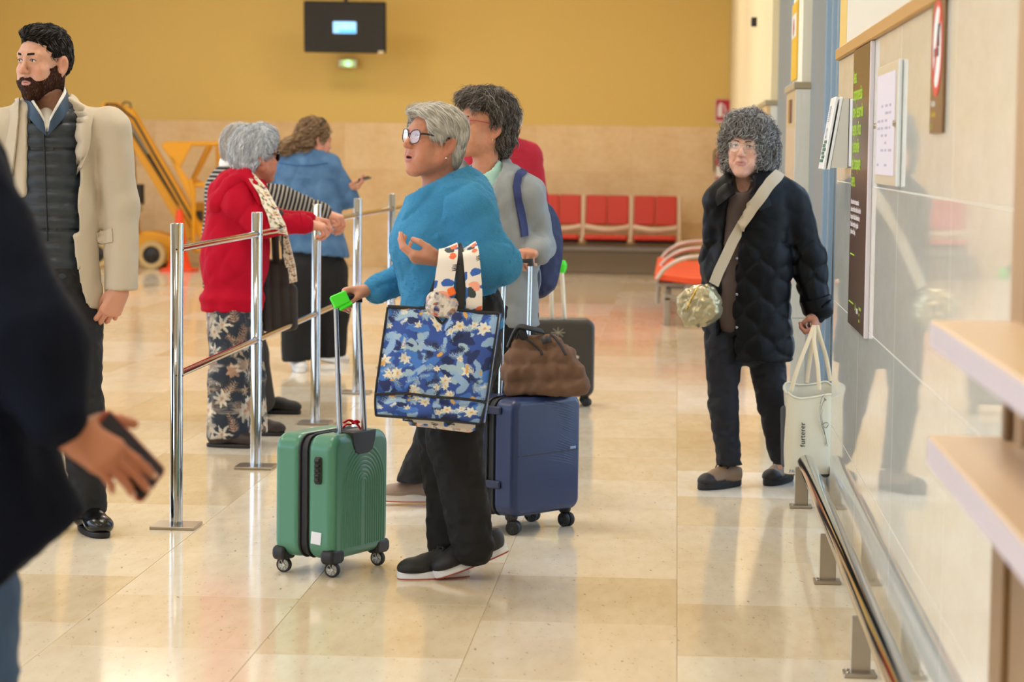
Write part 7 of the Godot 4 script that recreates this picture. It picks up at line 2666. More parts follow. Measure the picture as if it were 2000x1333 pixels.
# ---- woman in a red jacket at the barrier
func person_red() -> void:
	var D := 12.0
	var P := func(x: float, y: float, off := 0.0) -> Vector3: return at(x, y, D + off)
	var who := person("white haired woman in red jacket and floral trousers leaning on the barrier", P.call(465, 865))
	var mb := Mb.new()
	var hx := Transform3D(frame(dirv(0.82, -0.03, -0.56)) * Basis.from_scale(Vector3.ONE * 1.0), P.call(500, 312))
	var ho := {"skin": "b9785c", "blush": "a9604a", "cell": 0.0038, "old": 1.0, "fat": 0.003, "brow": "9a948c", "neck_to": Vector3(0, -0.16, -0.05)}
	add_head(mb, hx, ho)
	torso_core(mb, [P.call(468, 395), P.call(460, 500), P.call(460, 600)], [0.12, 0.13, 0.14], [[[P.call(490, 350), P.call(470, 395)], [0.05, 0.06]], [[P.call(465, 400, -0.14), P.call(520, 440, -0.16), P.call(598, 438, -0.12)], [0.05, 0.04, 0.03]], [[P.call(480, 400, 0.14), P.call(540, 430, 0.14), P.call(600, 430, 0.02)], [0.05, 0.04, 0.03]], [[P.call(452, 620), P.call(450, 740), P.call(448, 840)], [0.09, 0.065, 0.045]], [[P.call(475, 620, 0.1), P.call(485, 740, 0.12), P.call(490, 830, 0.12)], [0.09, 0.065, 0.045]]])
	add_hand(mb, hand_frame(P.call(598, 436, -0.10), dirv(1, -0.25, -0.2), dirv(-0.2, -1, -0.3), false, 0.98), false, {"skin": "cf9076", "blush": "c27a60", "spread": 0.02, "curl": [[48, 62, 35], [52, 66, 36], [56, 68, 38], [60, 70, 40]]})
	add_hand(mb, hand_frame(P.call(606, 428, 0.06), dirv(1, -0.2, 0.1), dirv(-0.1, -1, 0.2), true, 0.98), true, {"skin": "cf9076", "spread": 0.02, "curl": [[48, 62, 35], [52, 66, 36], [56, 68, 38], [60, 70, 40]], "cell": 0.004})
	part("body", mb.mesh(), M.skin, who)
	add_face_parts(who, hx, ho)
	# full white hair
	var s := Sdf.new()
	s.ell(Vector3(0, 0.062, -0.022), Vector3(0.094, 0.100, 0.106), 0.0)
	s.ell(Vector3(0, -0.005, -0.066), Vector3(0.078, 0.085, 0.056), 0.04)
	s.ell(Vector3(0, 0.11, 0.03), Vector3(0.080, 0.06, 0.07), 0.03)
	s.cut_ell(Vector3(0, 0.012, 0.115), Vector3(0.085, 0.085, 0.062), 0.01)
	for sg in [-1.0, 1.0]:
		s.cut_ell(Vector3(0.095 * sg, -0.022, 0.004), Vector3(0.036, 0.032, 0.028), 0.006)
		s.cut_ell(Vector3(0.075 * sg, -0.06, 0.045), Vector3(0.05, 0.065, 0.060), 0.006)
	s.keep_below(Vector3(0, -0.085, 0), Vector3(0, -1, 0.1), 0.01)
	var hn := noise(34.0, 29, 2)
	s.disp = func(p: Vector3) -> float: return -0.008 * hn.get_noise_3dv(p)
	s.build(0.0052)
	part("hair", hair_mesh(s, hx, func(p: Vector3) -> Vector3: return Vector3(0.0, -1 + p.y * 4.0, -0.25 if p.z < 0.0 else 0.5), {"tones": ["c6c9ce", "dadcdf", "adb2ba", "9aa0aa", "e8e9ea"], "count": 4200, "len": 0.05, "rad": 0.0011, "lift": 0.008, "wild": 0.3, "seed": 4}), M.hair, who)
	spectacles(who, hx, {"mat": mat("1b1615", 0.3), "lens": mat("1d1512", 0.1), "w": 0.028, "h": 0.022, "t": 0.003, "arm": 1.2})
	# jacket
	s = Sdf.new()
	var z := dirv(0.3, 0, 1)
	s.cap(P.call(466, 390), P.call(458, 500), 0.155, 0.155, 0.05, 1.05, z)
	s.cap(P.call(458, 500), P.call(452, 640), 0.155, 0.150, 0.05, 1.05, z)
	s.cap(P.call(468, 385, -0.12), P.call(478, 385, 0.14), 0.075, 0.07, 0.05)
	chain(s, [P.call(468, 400, -0.14), P.call(512, 438, -0.17), P.call(594, 438, -0.12)], [0.082, 0.066, 0.046], 0.03)
	chain(s, [P.call(478, 400, 0.14), P.call(536, 432, 0.14), P.call(598, 430, 0.03)], [0.075, 0.06, 0.045], 0.03)
	s.cut_cap(P.call(500, 300), P.call(486, 345, 0.0), 0.066, 0.055, 0.01)
	s.keep_below(P.call(450, 608), Vector3(0.02, -1, 0), 0.008)
	var n := noise(1.0, 91, 3)
	var fold = creases(0.009, dirv(0.35, 0.9, 0.1), 1.8, 6.0, 92)
	var waist: float = P.call(455, 583).y
	s.disp = func(p: Vector3) -> float: return 0.008 * n.get_noise_3d(p.x * 9.0 + p.y * 4.0, p.y * 8.0, p.z * 9.0) + float(fold.call(p)) - 0.010 * exp(-pow((p.y - waist) / 0.02, 2.0)) + 0.010 * exp(-pow((p.y - waist - 0.05) / 0.03, 2.0))
	s.build(0.0095)
	mb = Mb.new()
	s.emit(mb)
	var red := mat("ac0f28", 0.7, 0.0, 0.2)
	var jk := part("jacket", mb.mesh(), cloth(red, 50.0, 0.2), who)
	mb = Mb.new()
	mb.tube([P.call(586, 437, -0.125), P.call(597, 437, -0.118)], [0.05, 0.049], 18, false)
	part("cuff", mb.mesh(), red, jk)
	# hood lying on the back and shoulders, its edge turned out in front
	s = Sdf.new()
	chain(s, [P.call(480, 338, -0.10), P.call(452, 362, -0.13), P.call(428, 396, -0.10), P.call(416, 424, -0.02)], [0.024, 0.042, 0.050, 0.028], 0.02)
	chain(s, [P.call(416, 424, -0.02), P.call(424, 400, 0.10), P.call(450, 360, 0.13), P.call(478, 338, 0.10)], [0.028, 0.048, 0.040, 0.024], 0.02)
	chain(s, [P.call(462, 345, -0.05), P.call(440, 380, 0.0)], [0.05, 0.07], 0.03)
	chain(s, [P.call(480, 338, -0.10), P.call(496, 366, -0.155), P.call(510, 402, -0.19)], [0.026, 0.026, 0.012], 0.02)
	chain(s, [P.call(478, 338, 0.10), P.call(496, 366, 0.14)], [0.024, 0.02], 0.02)
	s.disp = creases(0.006, dirv(0.6, 0.8, 0), 3.0, 9.0, 95)
	s.build(0.008)
	mb = Mb.new()
	s.emit(mb)
	part("hood", mb.mesh(), red, jk)
	# floral scarf
	var sc := floral_material(["e8dcc8", "c9a27a", "7a8a5c", "b5503c", "4a4450", "d9b25a"], 4, 2.4)
	mb = Mb.new()
	var rows := []
	var path := [P.call(476, 330, -0.05), P.call(492, 345, -0.13), P.call(514, 375, -0.20), P.call(528, 405, -0.24), P.call(540, 432, -0.25), P.call(546, 456, -0.24)]
	path = smooth_path(path, 5)
	for i in path.size():
		var r := []
		for k in 5: r.append(path[i] + dirv(1, -0.15, -0.25) * ((k - 2) * lerpf(0.011, 0.021, float(i) / path.size())) + dirv(0, 0, 1) * (0.006 * sin(k * 2.2 + i)))
		rows.append(r)
	mb.grid(rows, 0.005, Vector2(0.35, 1.6))
	part("scarf", mb.mesh(), sc, who)
	mb = Mb.new()
	rows = []
	path = smooth_path([P.call(552, 456, 0.02), P.call(558, 480, 0.08), P.call(564, 505, 0.09), P.call(568, 520, 0.1)], 5)
	for i in path.size():
		var r := []
		for k in 5: r.append(path[i] + dirv(1, 0.35, 0.1) * ((k - 2) * 0.012))
		rows.append(r)
	mb.grid(rows, 0.006, Vector2(0.35, 1.0))
	part("scarf_end", mb.mesh(), sc, who)
	mb = Mb.new()
	rows = []
	path = smooth_path([P.call(566, 505, 0.12), P.call(571, 530, 0.12), P.call(573, 552, 0.13)], 5)
	for i in path.size():
		var r := []
		for k in 4: r.append(path[i] + dirv(1, 0.3, 0.1) * ((k - 1.5) * 0.013))
		rows.append(r)
	mb.grid(rows, 0.006, Vector2(0.35, 0.8))
	part("scarf_end", mb.mesh(), sc, who)
	# floral trousers
	s = Sdf.new()
	s.cap(P.call(456, 590), P.call(458, 640), 0.135, 0.13, 0.04)
	chain(s, [P.call(452, 640, -0.06), P.call(448, 740, -0.06), P.call(446, 858, -0.06)], [0.108, 0.098, 0.104], 0.03)
	chain(s, [P.call(470, 640, 0.08), P.call(478, 740, 0.10), P.call(484, 845, 0.10)], [0.105, 0.095, 0.095], 0.03)
	s.keep_below(P.call(446, 852), Vector3(0.06, -1, 0))
	s.disp = folds(0.008, Vector3(9, 4, 9), 39)
	s.build(0.0095)
	mb = Mb.new()
	s.emit(mb)
	var fl := floral_material(["16202c", "e2d2b8", "c9a98a", "d9cbb4", "b98f70", "ece2d0"], 6, 1.0, true)
	fl.uv1_triplanar = true; fl.uv1_scale = Vector3.ONE * 1.9
	part("trousers", mb.mesh(), fl, who)
	var f1 := onfloor(436, 874)
	shoe(who, Vector3(f1.x, 0, f1.z), dirv(0.95, 0, 0.15), 0.25, {"upper": "2b1f1b", "sole": "1d1613", "sole_h": 0.022, "cuff": 0.07})
	var f2 := onfloor(500, 850)
	shoe(who, Vector3(f2.x - 0.02, 0, f2.z), dirv(0.95, 0, 0.15), 0.25, {"upper": "2b1f1b", "sole": "1d1613", "sole_h": 0.022, "cuff": 0.07})
	# dark shopper over the forearm
	var c: Vector3 = P.call(540, 570, 0.2)
	var bag := thing("dark_shopper", "dark brown quilted tote hanging from the red sleeve", "bag", c)
	s = Sdf.new()
	var q := PackedVector2Array()
	s.rbox(P.call(538, 575, 0.2), Vector3(0.062, 0.155, 0.03), 0.018, 0.01, frame(dirv(0.15, 0, 1)) * Basis(Vector3(0, 0, 1), 0.06))
	s.rbox(P.call(545, 600, 0.2), Vector3(0.068, 0.085, 0.038), 0.018, 0.04, frame(dirv(0.15, 0, 1)))
	s.disp = func(p: Vector3) -> float: return -0.006 * sqrt(absf(sin((p.x + p.y * 0.05) * 70.0))) + 0.004
	s.build(0.006)
	mb = Mb.new()
	s.emit(mb)
	part("pouch", mb.mesh(), mat("2b211d", 0.65), bag)
	for e in [[526, 0.0], [545, 0.02]]:
		mb = Mb.new()
		mb.tube(smooth_path([P.call(e[0] - 4, 520, 0.17), P.call(e[0] - 6, 470, 0.0), P.call(e[0] - 2, 424, -0.2), P.call(e[0] + 8, 418, -0.14), P.call(e[0] + 6, 470, 0.02), P.call(e[0] + 8, 520, 0.19)]), [0.016], 6, true, 0.25, dirv(0, 0, 1))
		part("handle", mb.mesh(), mat("241b18", 0.6), bag)

func floral_material(cols: Array, sd: int, scale: float, dark := false) -> StandardMaterial3D:
	# printed cloth: petals, leaves and fronds
	var img := floral_image(cols, sd, 512, dark)
	var m := StandardMaterial3D.new()
	m.albedo_texture = tex(img); m.roughness = 0.75
	m.uv1_scale = Vector3.ONE * scale
	return m
func blot(img: Image, cx: float, cy: float, ang: float, la: float, lb: float, c: Color, tip := 0.0) -> void:
	# one painted petal, an ellipse that may narrow to a point; wraps round the edges
	var s := img.get_width()
	var r := int(maxf(la, lb)) + 1
	var ca := cos(ang); var sa := sin(ang)
	for y in range(-r, r + 1):
		for x in range(-r, r + 1):
			var u := (x * ca + y * sa) / la; var v := (-x * sa + y * ca) / lb
			var w := 1.0 - tip * maxf(u, -0.2)
			if u * u + (v * v) / (w * w) < 1.0: img.set_pixel(posmod(int(cx) + x, s), posmod(int(cy) + y, s), c)
func flower(img: Image, rng: RandomNumberGenerator, cx: float, cy: float, r: float, pet: Color, heart: Color, n: int, thin: float) -> void:
	var a0 := rng.randf() * TAU
	for k in n:
		var a := a0 + TAU * k / n
		blot(img, cx + cos(a) * r * 0.55, cy + sin(a) * r * 0.55, a, r * 0.5, r * thin, pet.darkened(rng.randf() * 0.12), 0.4)
	blot(img, cx, cy, 0, r * 0.18, r * 0.18, heart)
func frond(img: Image, rng: RandomNumberGenerator, cx: float, cy: float, ang: float, l: float, c: Color) -> void:
	var n := 8
	for k in n:
		var t := float(k) / n
		var x := cx + cos(ang) * l * t; var y := cy + sin(ang) * l * t
		for s in [-1.0, 1.0]:
			var a: float = ang + 0.9 * s
			var q := l * 0.36 * (1.0 - t * 0.6)
			blot(img, x + cos(a) * q * 0.5, y + sin(a) * q * 0.5, a, q * 0.5, maxf(q * 0.10, 1.6), c, 0.5)
	blot(img, cx + cos(ang) * l * 0.5, cy + sin(ang) * l * 0.5, ang, l * 0.5, 1.8, c)
func warp(img: Image, sd: int) -> Image:
	# brush-like wobble of the print
	var s := img.get_width()
	var out := Image.create(s, s, false, Image.FORMAT_RGB8)
	var a := noise(0.012, sd + 70, 3); var b := noise(0.09, sd + 71, 2)
	for y in s:
		for x in s:
			var dx := a.get_noise_2d(x, y) * 10.0 + b.get_noise_2d(x, y) * 3.0
			var dy := a.get_noise_2d(x + 300.0, y) * 10.0 + b.get_noise_2d(x, y + 300.0) * 3.0
			var c := img.get_pixel(posmod(int(x + dx), s), posmod(int(y + dy), s))
			var d := img.get_pixel(posmod(int(x + dx + 2), s), posmod(int(y + dy + 2), s))
			out.set_pixel(x, y, c.lerp(d, 0.4))
	return out
func floral_image(cols: Array, sd: int, s: int, dark: bool) -> Image:
	var img := Image.create(s, s, false, Image.FORMAT_RGB8)
	img.fill(Color(cols[0]))
	var rng := RandomNumberGenerator.new()
	rng.seed = sd
	for k in 26:
		var c := Color(cols[1 + rng.randi() % (cols.size() - 1)])
		frond(img, rng, rng.randf() * s, rng.randf() * s, rng.randf() * TAU, s * rng.randf_range(0.10, 0.2), c)
	for k in (30 if dark else 22):
		var c := Color(cols[1 + rng.randi() % (cols.size() - 1)])
		flower(img, rng, rng.randf() * s, rng.randf() * s, s * rng.randf_range(0.05, 0.10), c, Color(cols[4]), 5 + rng.randi() % 4, rng.randf_range(0.16, 0.3))
	return warp(img, sd)

# ---- companion in a striped sweater
func person_striped() -> void:
	var D := 13.35
	var P := func(x: float, y: float, off := 0.0) -> Vector3: return at(x, y, D + off)
	var who := person("white haired companion in black and grey striped sweater at the barrier", P.call(500, 808))
	var mb := Mb.new()
	var hx := Transform3D(frame(dirv(0.93, -0.05, -0.3)), P.call(476, 298))
	var ho := {"skin": "c08870", "cell": 0.005, "brow": "9a948c"}
	add_head(mb, hx, ho)
	torso_core(mb, [P.call(452, 380), P.call(448, 470), P.call(450, 560)], [0.12, 0.12, 0.13], [[[P.call(462, 330), P.call(455, 380)], [0.05, 0.06]], [[P.call(462, 380, -0.1), P.call(545, 390, -0.1), P.call(634, 418, -0.05)], [0.05, 0.04, 0.03]], [[P.call(462, 380, 0.14), P.call(545, 400, 0.14), P.call(634, 425, 0.05)], [0.05, 0.04, 0.03]], [[P.call(470, 570), P.call(495, 690), P.call(510, 790)], [0.08, 0.06, 0.045]], [[P.call(450, 570), P.call(460, 690), P.call(470, 790)], [0.08, 0.06, 0.045]]])
	add_hand(mb, hand_frame(P.call(636, 416, -0.04), dirv(1, -0.35, 0.1), dirv(-0.4, -1, -0.2), false, 0.98), false, {"skin": "cf9278", "blush": "c27a60", "spread": 0.02, "curl": [[48, 62, 35], [52, 66, 36], [56, 68, 38], [60, 70, 40]]})
	add_hand(mb, hand_frame(P.call(634, 425, 0.1), dirv(1, -0.35, -0.2), dirv(-0.3, -1, 0.2), true, 0.98), true, {"cell": 0.005, "skin": "cf9278", "spread": 0.02, "curl": [[48, 62, 35], [52, 66, 36], [56, 68, 38], [60, 70, 40]]})
	part("body", mb.mesh(), M.skin, who)
	add_face_parts(who, hx, ho)
	var s := Sdf.new()
	s.ell(Vector3(0, 0.062, -0.022), Vector3(0.088, 0.092, 0.102), 0.0)
	s.ell(Vector3(0, -0.0, -0.066), Vector3(0.074, 0.080, 0.052), 0.04)
	s.cut_ell(Vector3(0, 0.012, 0.115), Vector3(0.085, 0.085, 0.062), 0.01)
	s.keep_below(Vector3(0, -0.085, 0), Vector3(0, -1, 0.1), 0.01)
	s.build(0.006)
	part("hair", hair_mesh(s, hx, func(p: Vector3) -> Vector3: return Vector3(0, -1, -0.3), {"tones": ["c9c6c2", "dedcd8", "b0adab"], "count": 2200, "len": 0.05, "rad": 0.0012, "lift": 0.010, "wild": 0.35, "seed": 6}), M.hair, who)
	# white collar
	mb = Mb.new()
	mb.lathe([Vector2(0.074, -0.01), Vector2(0.078, 0.03), Vector2(0.070, 0.055), Vector2(0.064, 0.05)], P.call(457, 328), frame(dirv(0.9, 0.1, 0), dirv(0.15, 1, 0)), 22)
	part("shirt_collar", mb.mesh(), mat("e6e6e4", 0.8), who)
	# striped sweater
	var img := Image.create(8, 64, false, Image.FORMAT_RGB8)
	img.fill(Color("1a1a20"))
	for y in 64:
		if y % 32 >= 19: img.fill_rect(Rect2i(0, y, 8, 1), Color("a89f92"))
	var m := StandardMaterial3D.new()
	m.albedo_texture = tex(img); m.roughness = 0.9
	var z := dirv(0.3, 0, 1)
	s = Sdf.new()
	s.cap(P.call(455, 375), P.call(452, 470), 0.150, 0.148, 0.05, 1.0, z)
	s.cap(P.call(452, 470), P.call(452, 590), 0.148, 0.155, 0.05, 1.0, z)
	s.cap(P.call(458, 345), P.call(455, 375), 0.08, 0.12, 0.05)
	s.keep_below(P.call(450, 562), Vector3(0, -1, 0))
	s.disp = folds(0.005, Vector3(9, 6, 9), 47)
	s.build(0.011)
	mb = Mb.new()
	s.emit(mb, Transform3D.IDENTITY, null, func(p: Vector3, nn: Vector3) -> Vector2: return Vector2(0.5, p.y / 0.044))
	part("sweater", mb.mesh(), m, who)
	for e in [[-0.12, -0.05], [0.12, 0.1]]:
		s = Sdf.new()
		var a: Vector3 = P.call(468, 372, e[0]); var b: Vector3 = P.call(550, 388, e[0]); var c: Vector3 = P.call(632, 414, e[1])
		chain(s, [a, b, c], [0.078, 0.064, 0.046], 0.03)
		s.disp = folds(0.006, Vector3(12, 6, 9), 48)
		s.build(0.009)
		mb = Mb.new()
		var ax := (c - a).normalized()
		s.emit(mb, Transform3D.IDENTITY, null, func(p: Vector3, nn: Vector3) -> Vector2: return Vector2(0.5, (p - a).dot(ax) / 0.044))
		part("sleeve", mb.mesh(), m, who)
	s = Sdf.new()
	s.cap(P.call(452, 545), P.call(458, 590), 0.14, 0.135, 0.04)
	chain(s, [P.call(470, 590, -0.04), P.call(494, 690, -0.04), P.call(512, 782, -0.02)], [0.095, 0.08, 0.07], 0.03)
	chain(s, [P.call(448, 590, 0.1), P.call(455, 690, 0.1), P.call(462, 782, 0.1)], [0.095, 0.08, 0.07], 0.03)
	s.build(0.013)
	mb = Mb.new()
	s.emit(mb)
	part("trousers", mb.mesh(), mat("33302c", 0.9), who)
	for e in [[525, 808], [470, 800]]:
		var f := onfloor(e[0], e[1])
		shoe(who, Vector3(f.x, 0, f.z), dirv(0.97, 0, 0.1), 0.26, {"upper": "141314", "sole": "0e0d0d", "sole_h": 0.024, "cuff": 0.085})

# ---- woman in a denim shirt looking at a phone
func person_denim() -> void:
	var D := 16.1
	var P := func(x: float, y: float, off := 0.0) -> Vector3: return at(x, y, D + off)
	var who := person("woman in denim shirt and wide black trousers looking at a phone", P.call(615, 722))
	var mb := Mb.new()
	var hx := Transform3D(frame(dirv(0.85, -0.22, -0.5)) * Basis.from_scale(Vector3.ONE * 1.02), P.call(615, 278))
	var ho := {"skin": "c98e76", "cell": 0.0045, "brow": "5a4030", "fat": 0.004, "neck_to": Vector3(0, -0.14, -0.07)}
	add_head(mb, hx, ho)
	torso_core(mb, [P.call(605, 345), P.call(605, 420), P.call(612, 500)], [0.13, 0.14, 0.15], [[[P.call(610, 305), P.call(605, 345)], [0.055, 0.06]], [[P.call(640, 335, 0.05), P.call(678, 390, 0.1), P.call(688, 368, 0.05)], [0.05, 0.045, 0.03]], [[P.call(560, 345, -0.05), P.call(560, 420, -0.02), P.call(620, 400, 0.25)], [0.05, 0.045, 0.03]], [[P.call(588, 530, -0.04), P.call(580, 620, -0.04), P.call(580, 700, -0.03)], [0.1, 0.07, 0.05]], [[P.call(642, 530, 0.03), P.call(650, 610, 0.05), P.call(648, 690, 0.1)], [0.1, 0.07, 0.05]]])
	var hf := hand_frame(P.call(676, 372, 0.04), dirv(0.9, 0.3, 0.2), dirv(-0.3, 1, -0.2), false, 1.0)
	add_hand(mb, hf, false, {"skin": "d29a80", "cell": 0.004, "curl": [[30, 30, 15], [32, 32, 18], [35, 34, 20], [38, 36, 22]]})
	part("body", mb.mesh(), M.skin, who)
	add_face_parts(who, hx, ho)
	# wavy fair brown hair gathered behind
	var s := Sdf.new()
	s.ell(Vector3(0, 0.060, -0.024), Vector3(0.086, 0.088, 0.106), 0.0)
	s.cap(Vector3(0, -0.01, -0.085), Vector3(0.02, -0.07, -0.15), 0.062, 0.05, 0.04)
	s.cap(Vector3(0.02, -0.07, -0.15), Vector3(0.03, -0.09, -0.215), 0.045, 0.028, 0.04)
	s.ell(Vector3(0, -0.03, -0.075), Vector3(0.082, 0.06, 0.055), 0.04)
	s.cut_ell(Vector3(0, 0.012, 0.11), Vector3(0.08, 0.085, 0.062), 0.01)
	for sg in [-1.0, 1.0]:
		s.cut_ell(Vector3(0.09 * sg, -0.012, 0.010), Vector3(0.03, 0.035, 0.03), 0.006)
		s.cut_ell(Vector3(0.075 * sg, -0.06, 0.04), Vector3(0.05, 0.065, 0.06), 0.006)
	var hn := noise(26.0, 39, 2)
	s.disp = func(p: Vector3) -> float: return -0.012 * hn.get_noise_3dv(p)
	s.build(0.0062)
	part("hair", hair_mesh(s, hx, func(p: Vector3) -> Vector3: return Vector3(0.0, -0.6, -1.0), {"tones": ["6b4a30", "8a6742", "a8875c", "4f3724", "bda07a"], "count": 3200, "len": 0.08, "rad": 0.0013, "lift": 0.010, "curl": 0.004, "wild": 0.22, "seed": 7}), M.hair, who)
	var sx := Transform3D(hx.basis * Basis(Vector3.RIGHT, -0.95), hx * Vector3(0, 0.055, -0.025))
	spectacles(who, sx, {"mat": mat("1b1818", 0.3), "lens": mat("14110f", 0.12), "w": 0.027, "h": 0.02, "t": 0.003, "arm": 1.2})
	# shirt
	var z := dirv(0.2, 0, 1)
	s = Sdf.new()
	s.cap(P.call(598, 345), P.call(602, 420), 0.205, 0.205, 0.06, 1.25, z)
	s.cap(P.call(602, 420), P.call(625, 530), 0.205, 0.205, 0.06, 1.25, z)
	s.cap(P.call(548, 330, 0.0), P.call(640, 326, 0.0), 0.085, 0.08, 0.05)
	s.cap(P.call(606, 300, -0.01), P.call(604, 330), 0.075, 0.1, 0.05)
	chain(s, [P.call(645, 330, 0.0), P.call(678, 388, 0.05)], [0.085, 0.072], 0.03)
	chain(s, [P.call(678, 388, 0.05), P.call(676, 372, 0.04)], [0.07, 0.05], 0.03)
	chain(s, [P.call(546, 345, 0.0), P.call(545, 420, 0.04), P.call(590, 430, 0.2)], [0.085, 0.075, 0.055], 0.03)
	s.cut_cap(P.call(615, 270), P.call(610, 305), 0.065, 0.06, 0.01)
	s.keep_below(P.call(630, 498), Vector3(-0.12, -1, 0), 0.008)
	var n := noise(1.0, 93, 3)
	var fold = creases(0.011, dirv(0.2, 0.95, 0.1), 1.6, 6.0, 94)
	var yk: float = P.call(600, 320).y
	s.disp = func(p: Vector3) -> float: return 0.008 * n.get_noise_3d(p.x * 9.0 + p.y * 3.0, p.y * 5.0, p.z * 9.0) + float(fold.call(p))
	s.build(0.012)
	mb = Mb.new()
	s.emit(mb, Transform3D.IDENTITY, null)
	part("shirt", mb.mesh(), denim_material(), who)
	mb = Mb.new()
	var st := []
	for i in 24:
		var h := surf(s, lerpf(545, 640, i / 23.0), 318 + 5.0 * sin(i / 23.0 * PI), 0.002)
		if h != Vector3.INF: st.append(h)
	mb.tube(st, [0.005], 5)
	part("yoke_seam", mb.mesh(), mat("3e6796", 0.9), who)
	# trousers
	s = Sdf.new()
	s.cap(P.call(612, 505), P.call(614, 535), 0.165, 0.165, 0.05, 1.2, z)
	chain(s, [P.call(588, 530, -0.04), P.call(580, 620, -0.04), P.call(580, 715, -0.03)], [0.125, 0.105, 0.098], 0.04)
	chain(s, [P.call(642, 530, 0.03), P.call(650, 610, 0.05), P.call(648, 700, 0.1)], [0.125, 0.105, 0.092], 0.04)
	s.keep_below(P.call(580, 704), Vector3(0.08, -1, 0))
	s.disp = folds(0.008, Vector3(9, 3, 9), 49)
	s.build(0.013)
	mb = Mb.new()
	s.emit(mb)
	part("trousers", mb.mesh(), mat("121214", 0.9), who)
	var f1 := onfloor(581, 724)
	shoe(who, Vector3(f1.x, 0, f1.z), dirv(0.25, 0, 0.95), 0.26, {"upper": "d9d6d2", "sole": "e4e2de", "sole_h": 0.034, "lace": "c9c6c2"})
	var f2 := onfloor(632, 708)
	shoe(who, Vector3(f2.x, 0.012, f2.z), dirv(0.92, -0.15, 0.2), 0.26, {"upper": "d9d6d2", "sole": "e4e2de", "sole2": "3a3634", "sole_h": 0.034, "lace": "c9c6c2"})
	var c := hf * Vector3(0.0, 0.1, 0.034)
	var ph := thing("phone", "black phone held flat by the woman in the denim shirt", "phone", c)
	var pb := Basis(hf.basis.x.normalized(), hf.basis.y.normalized(), hf.basis.z.normalized())
	mb = Mb.new()
	mb.slab(rounded(0.074, 0.155, 0.01), 0.009, 0.003, c, pb)
	part("case", mb.mesh(), mat("1a1a1c", 0.4), ph)
	mb = Mb.new()
	mb.slab(rounded(0.068, 0.148, 0.008), 0.002, 0.0006, c + pb.z * 0.0046, pb)
	part("screen", mb.mesh(), mat("22242a", 0.12), ph)

func denim_material() -> StandardMaterial3D:
	var s := 256
	var img := Image.create(s, s, false, Image.FORMAT_RGB8)
	var a := noise(0.02, 83, 3); var b := noise(0.3, 84, 2)
	for y in s:
		for x in s:
			var t := clampf(0.45 + a.get_noise_2d(x, y) * 0.5 + b.get_noise_2d(x, y * 2.0) * 0.25, 0.0, 1.0)
			img.set_pixel(x, y, Color("34587f").lerp(Color("6488ae"), t))
	var m := StandardMaterial3D.new()
	m.albedo_texture = tex(img); m.roughness = 0.9
	m.uv1_triplanar = true; m.uv1_scale = Vector3.ONE * 1.6
	return m

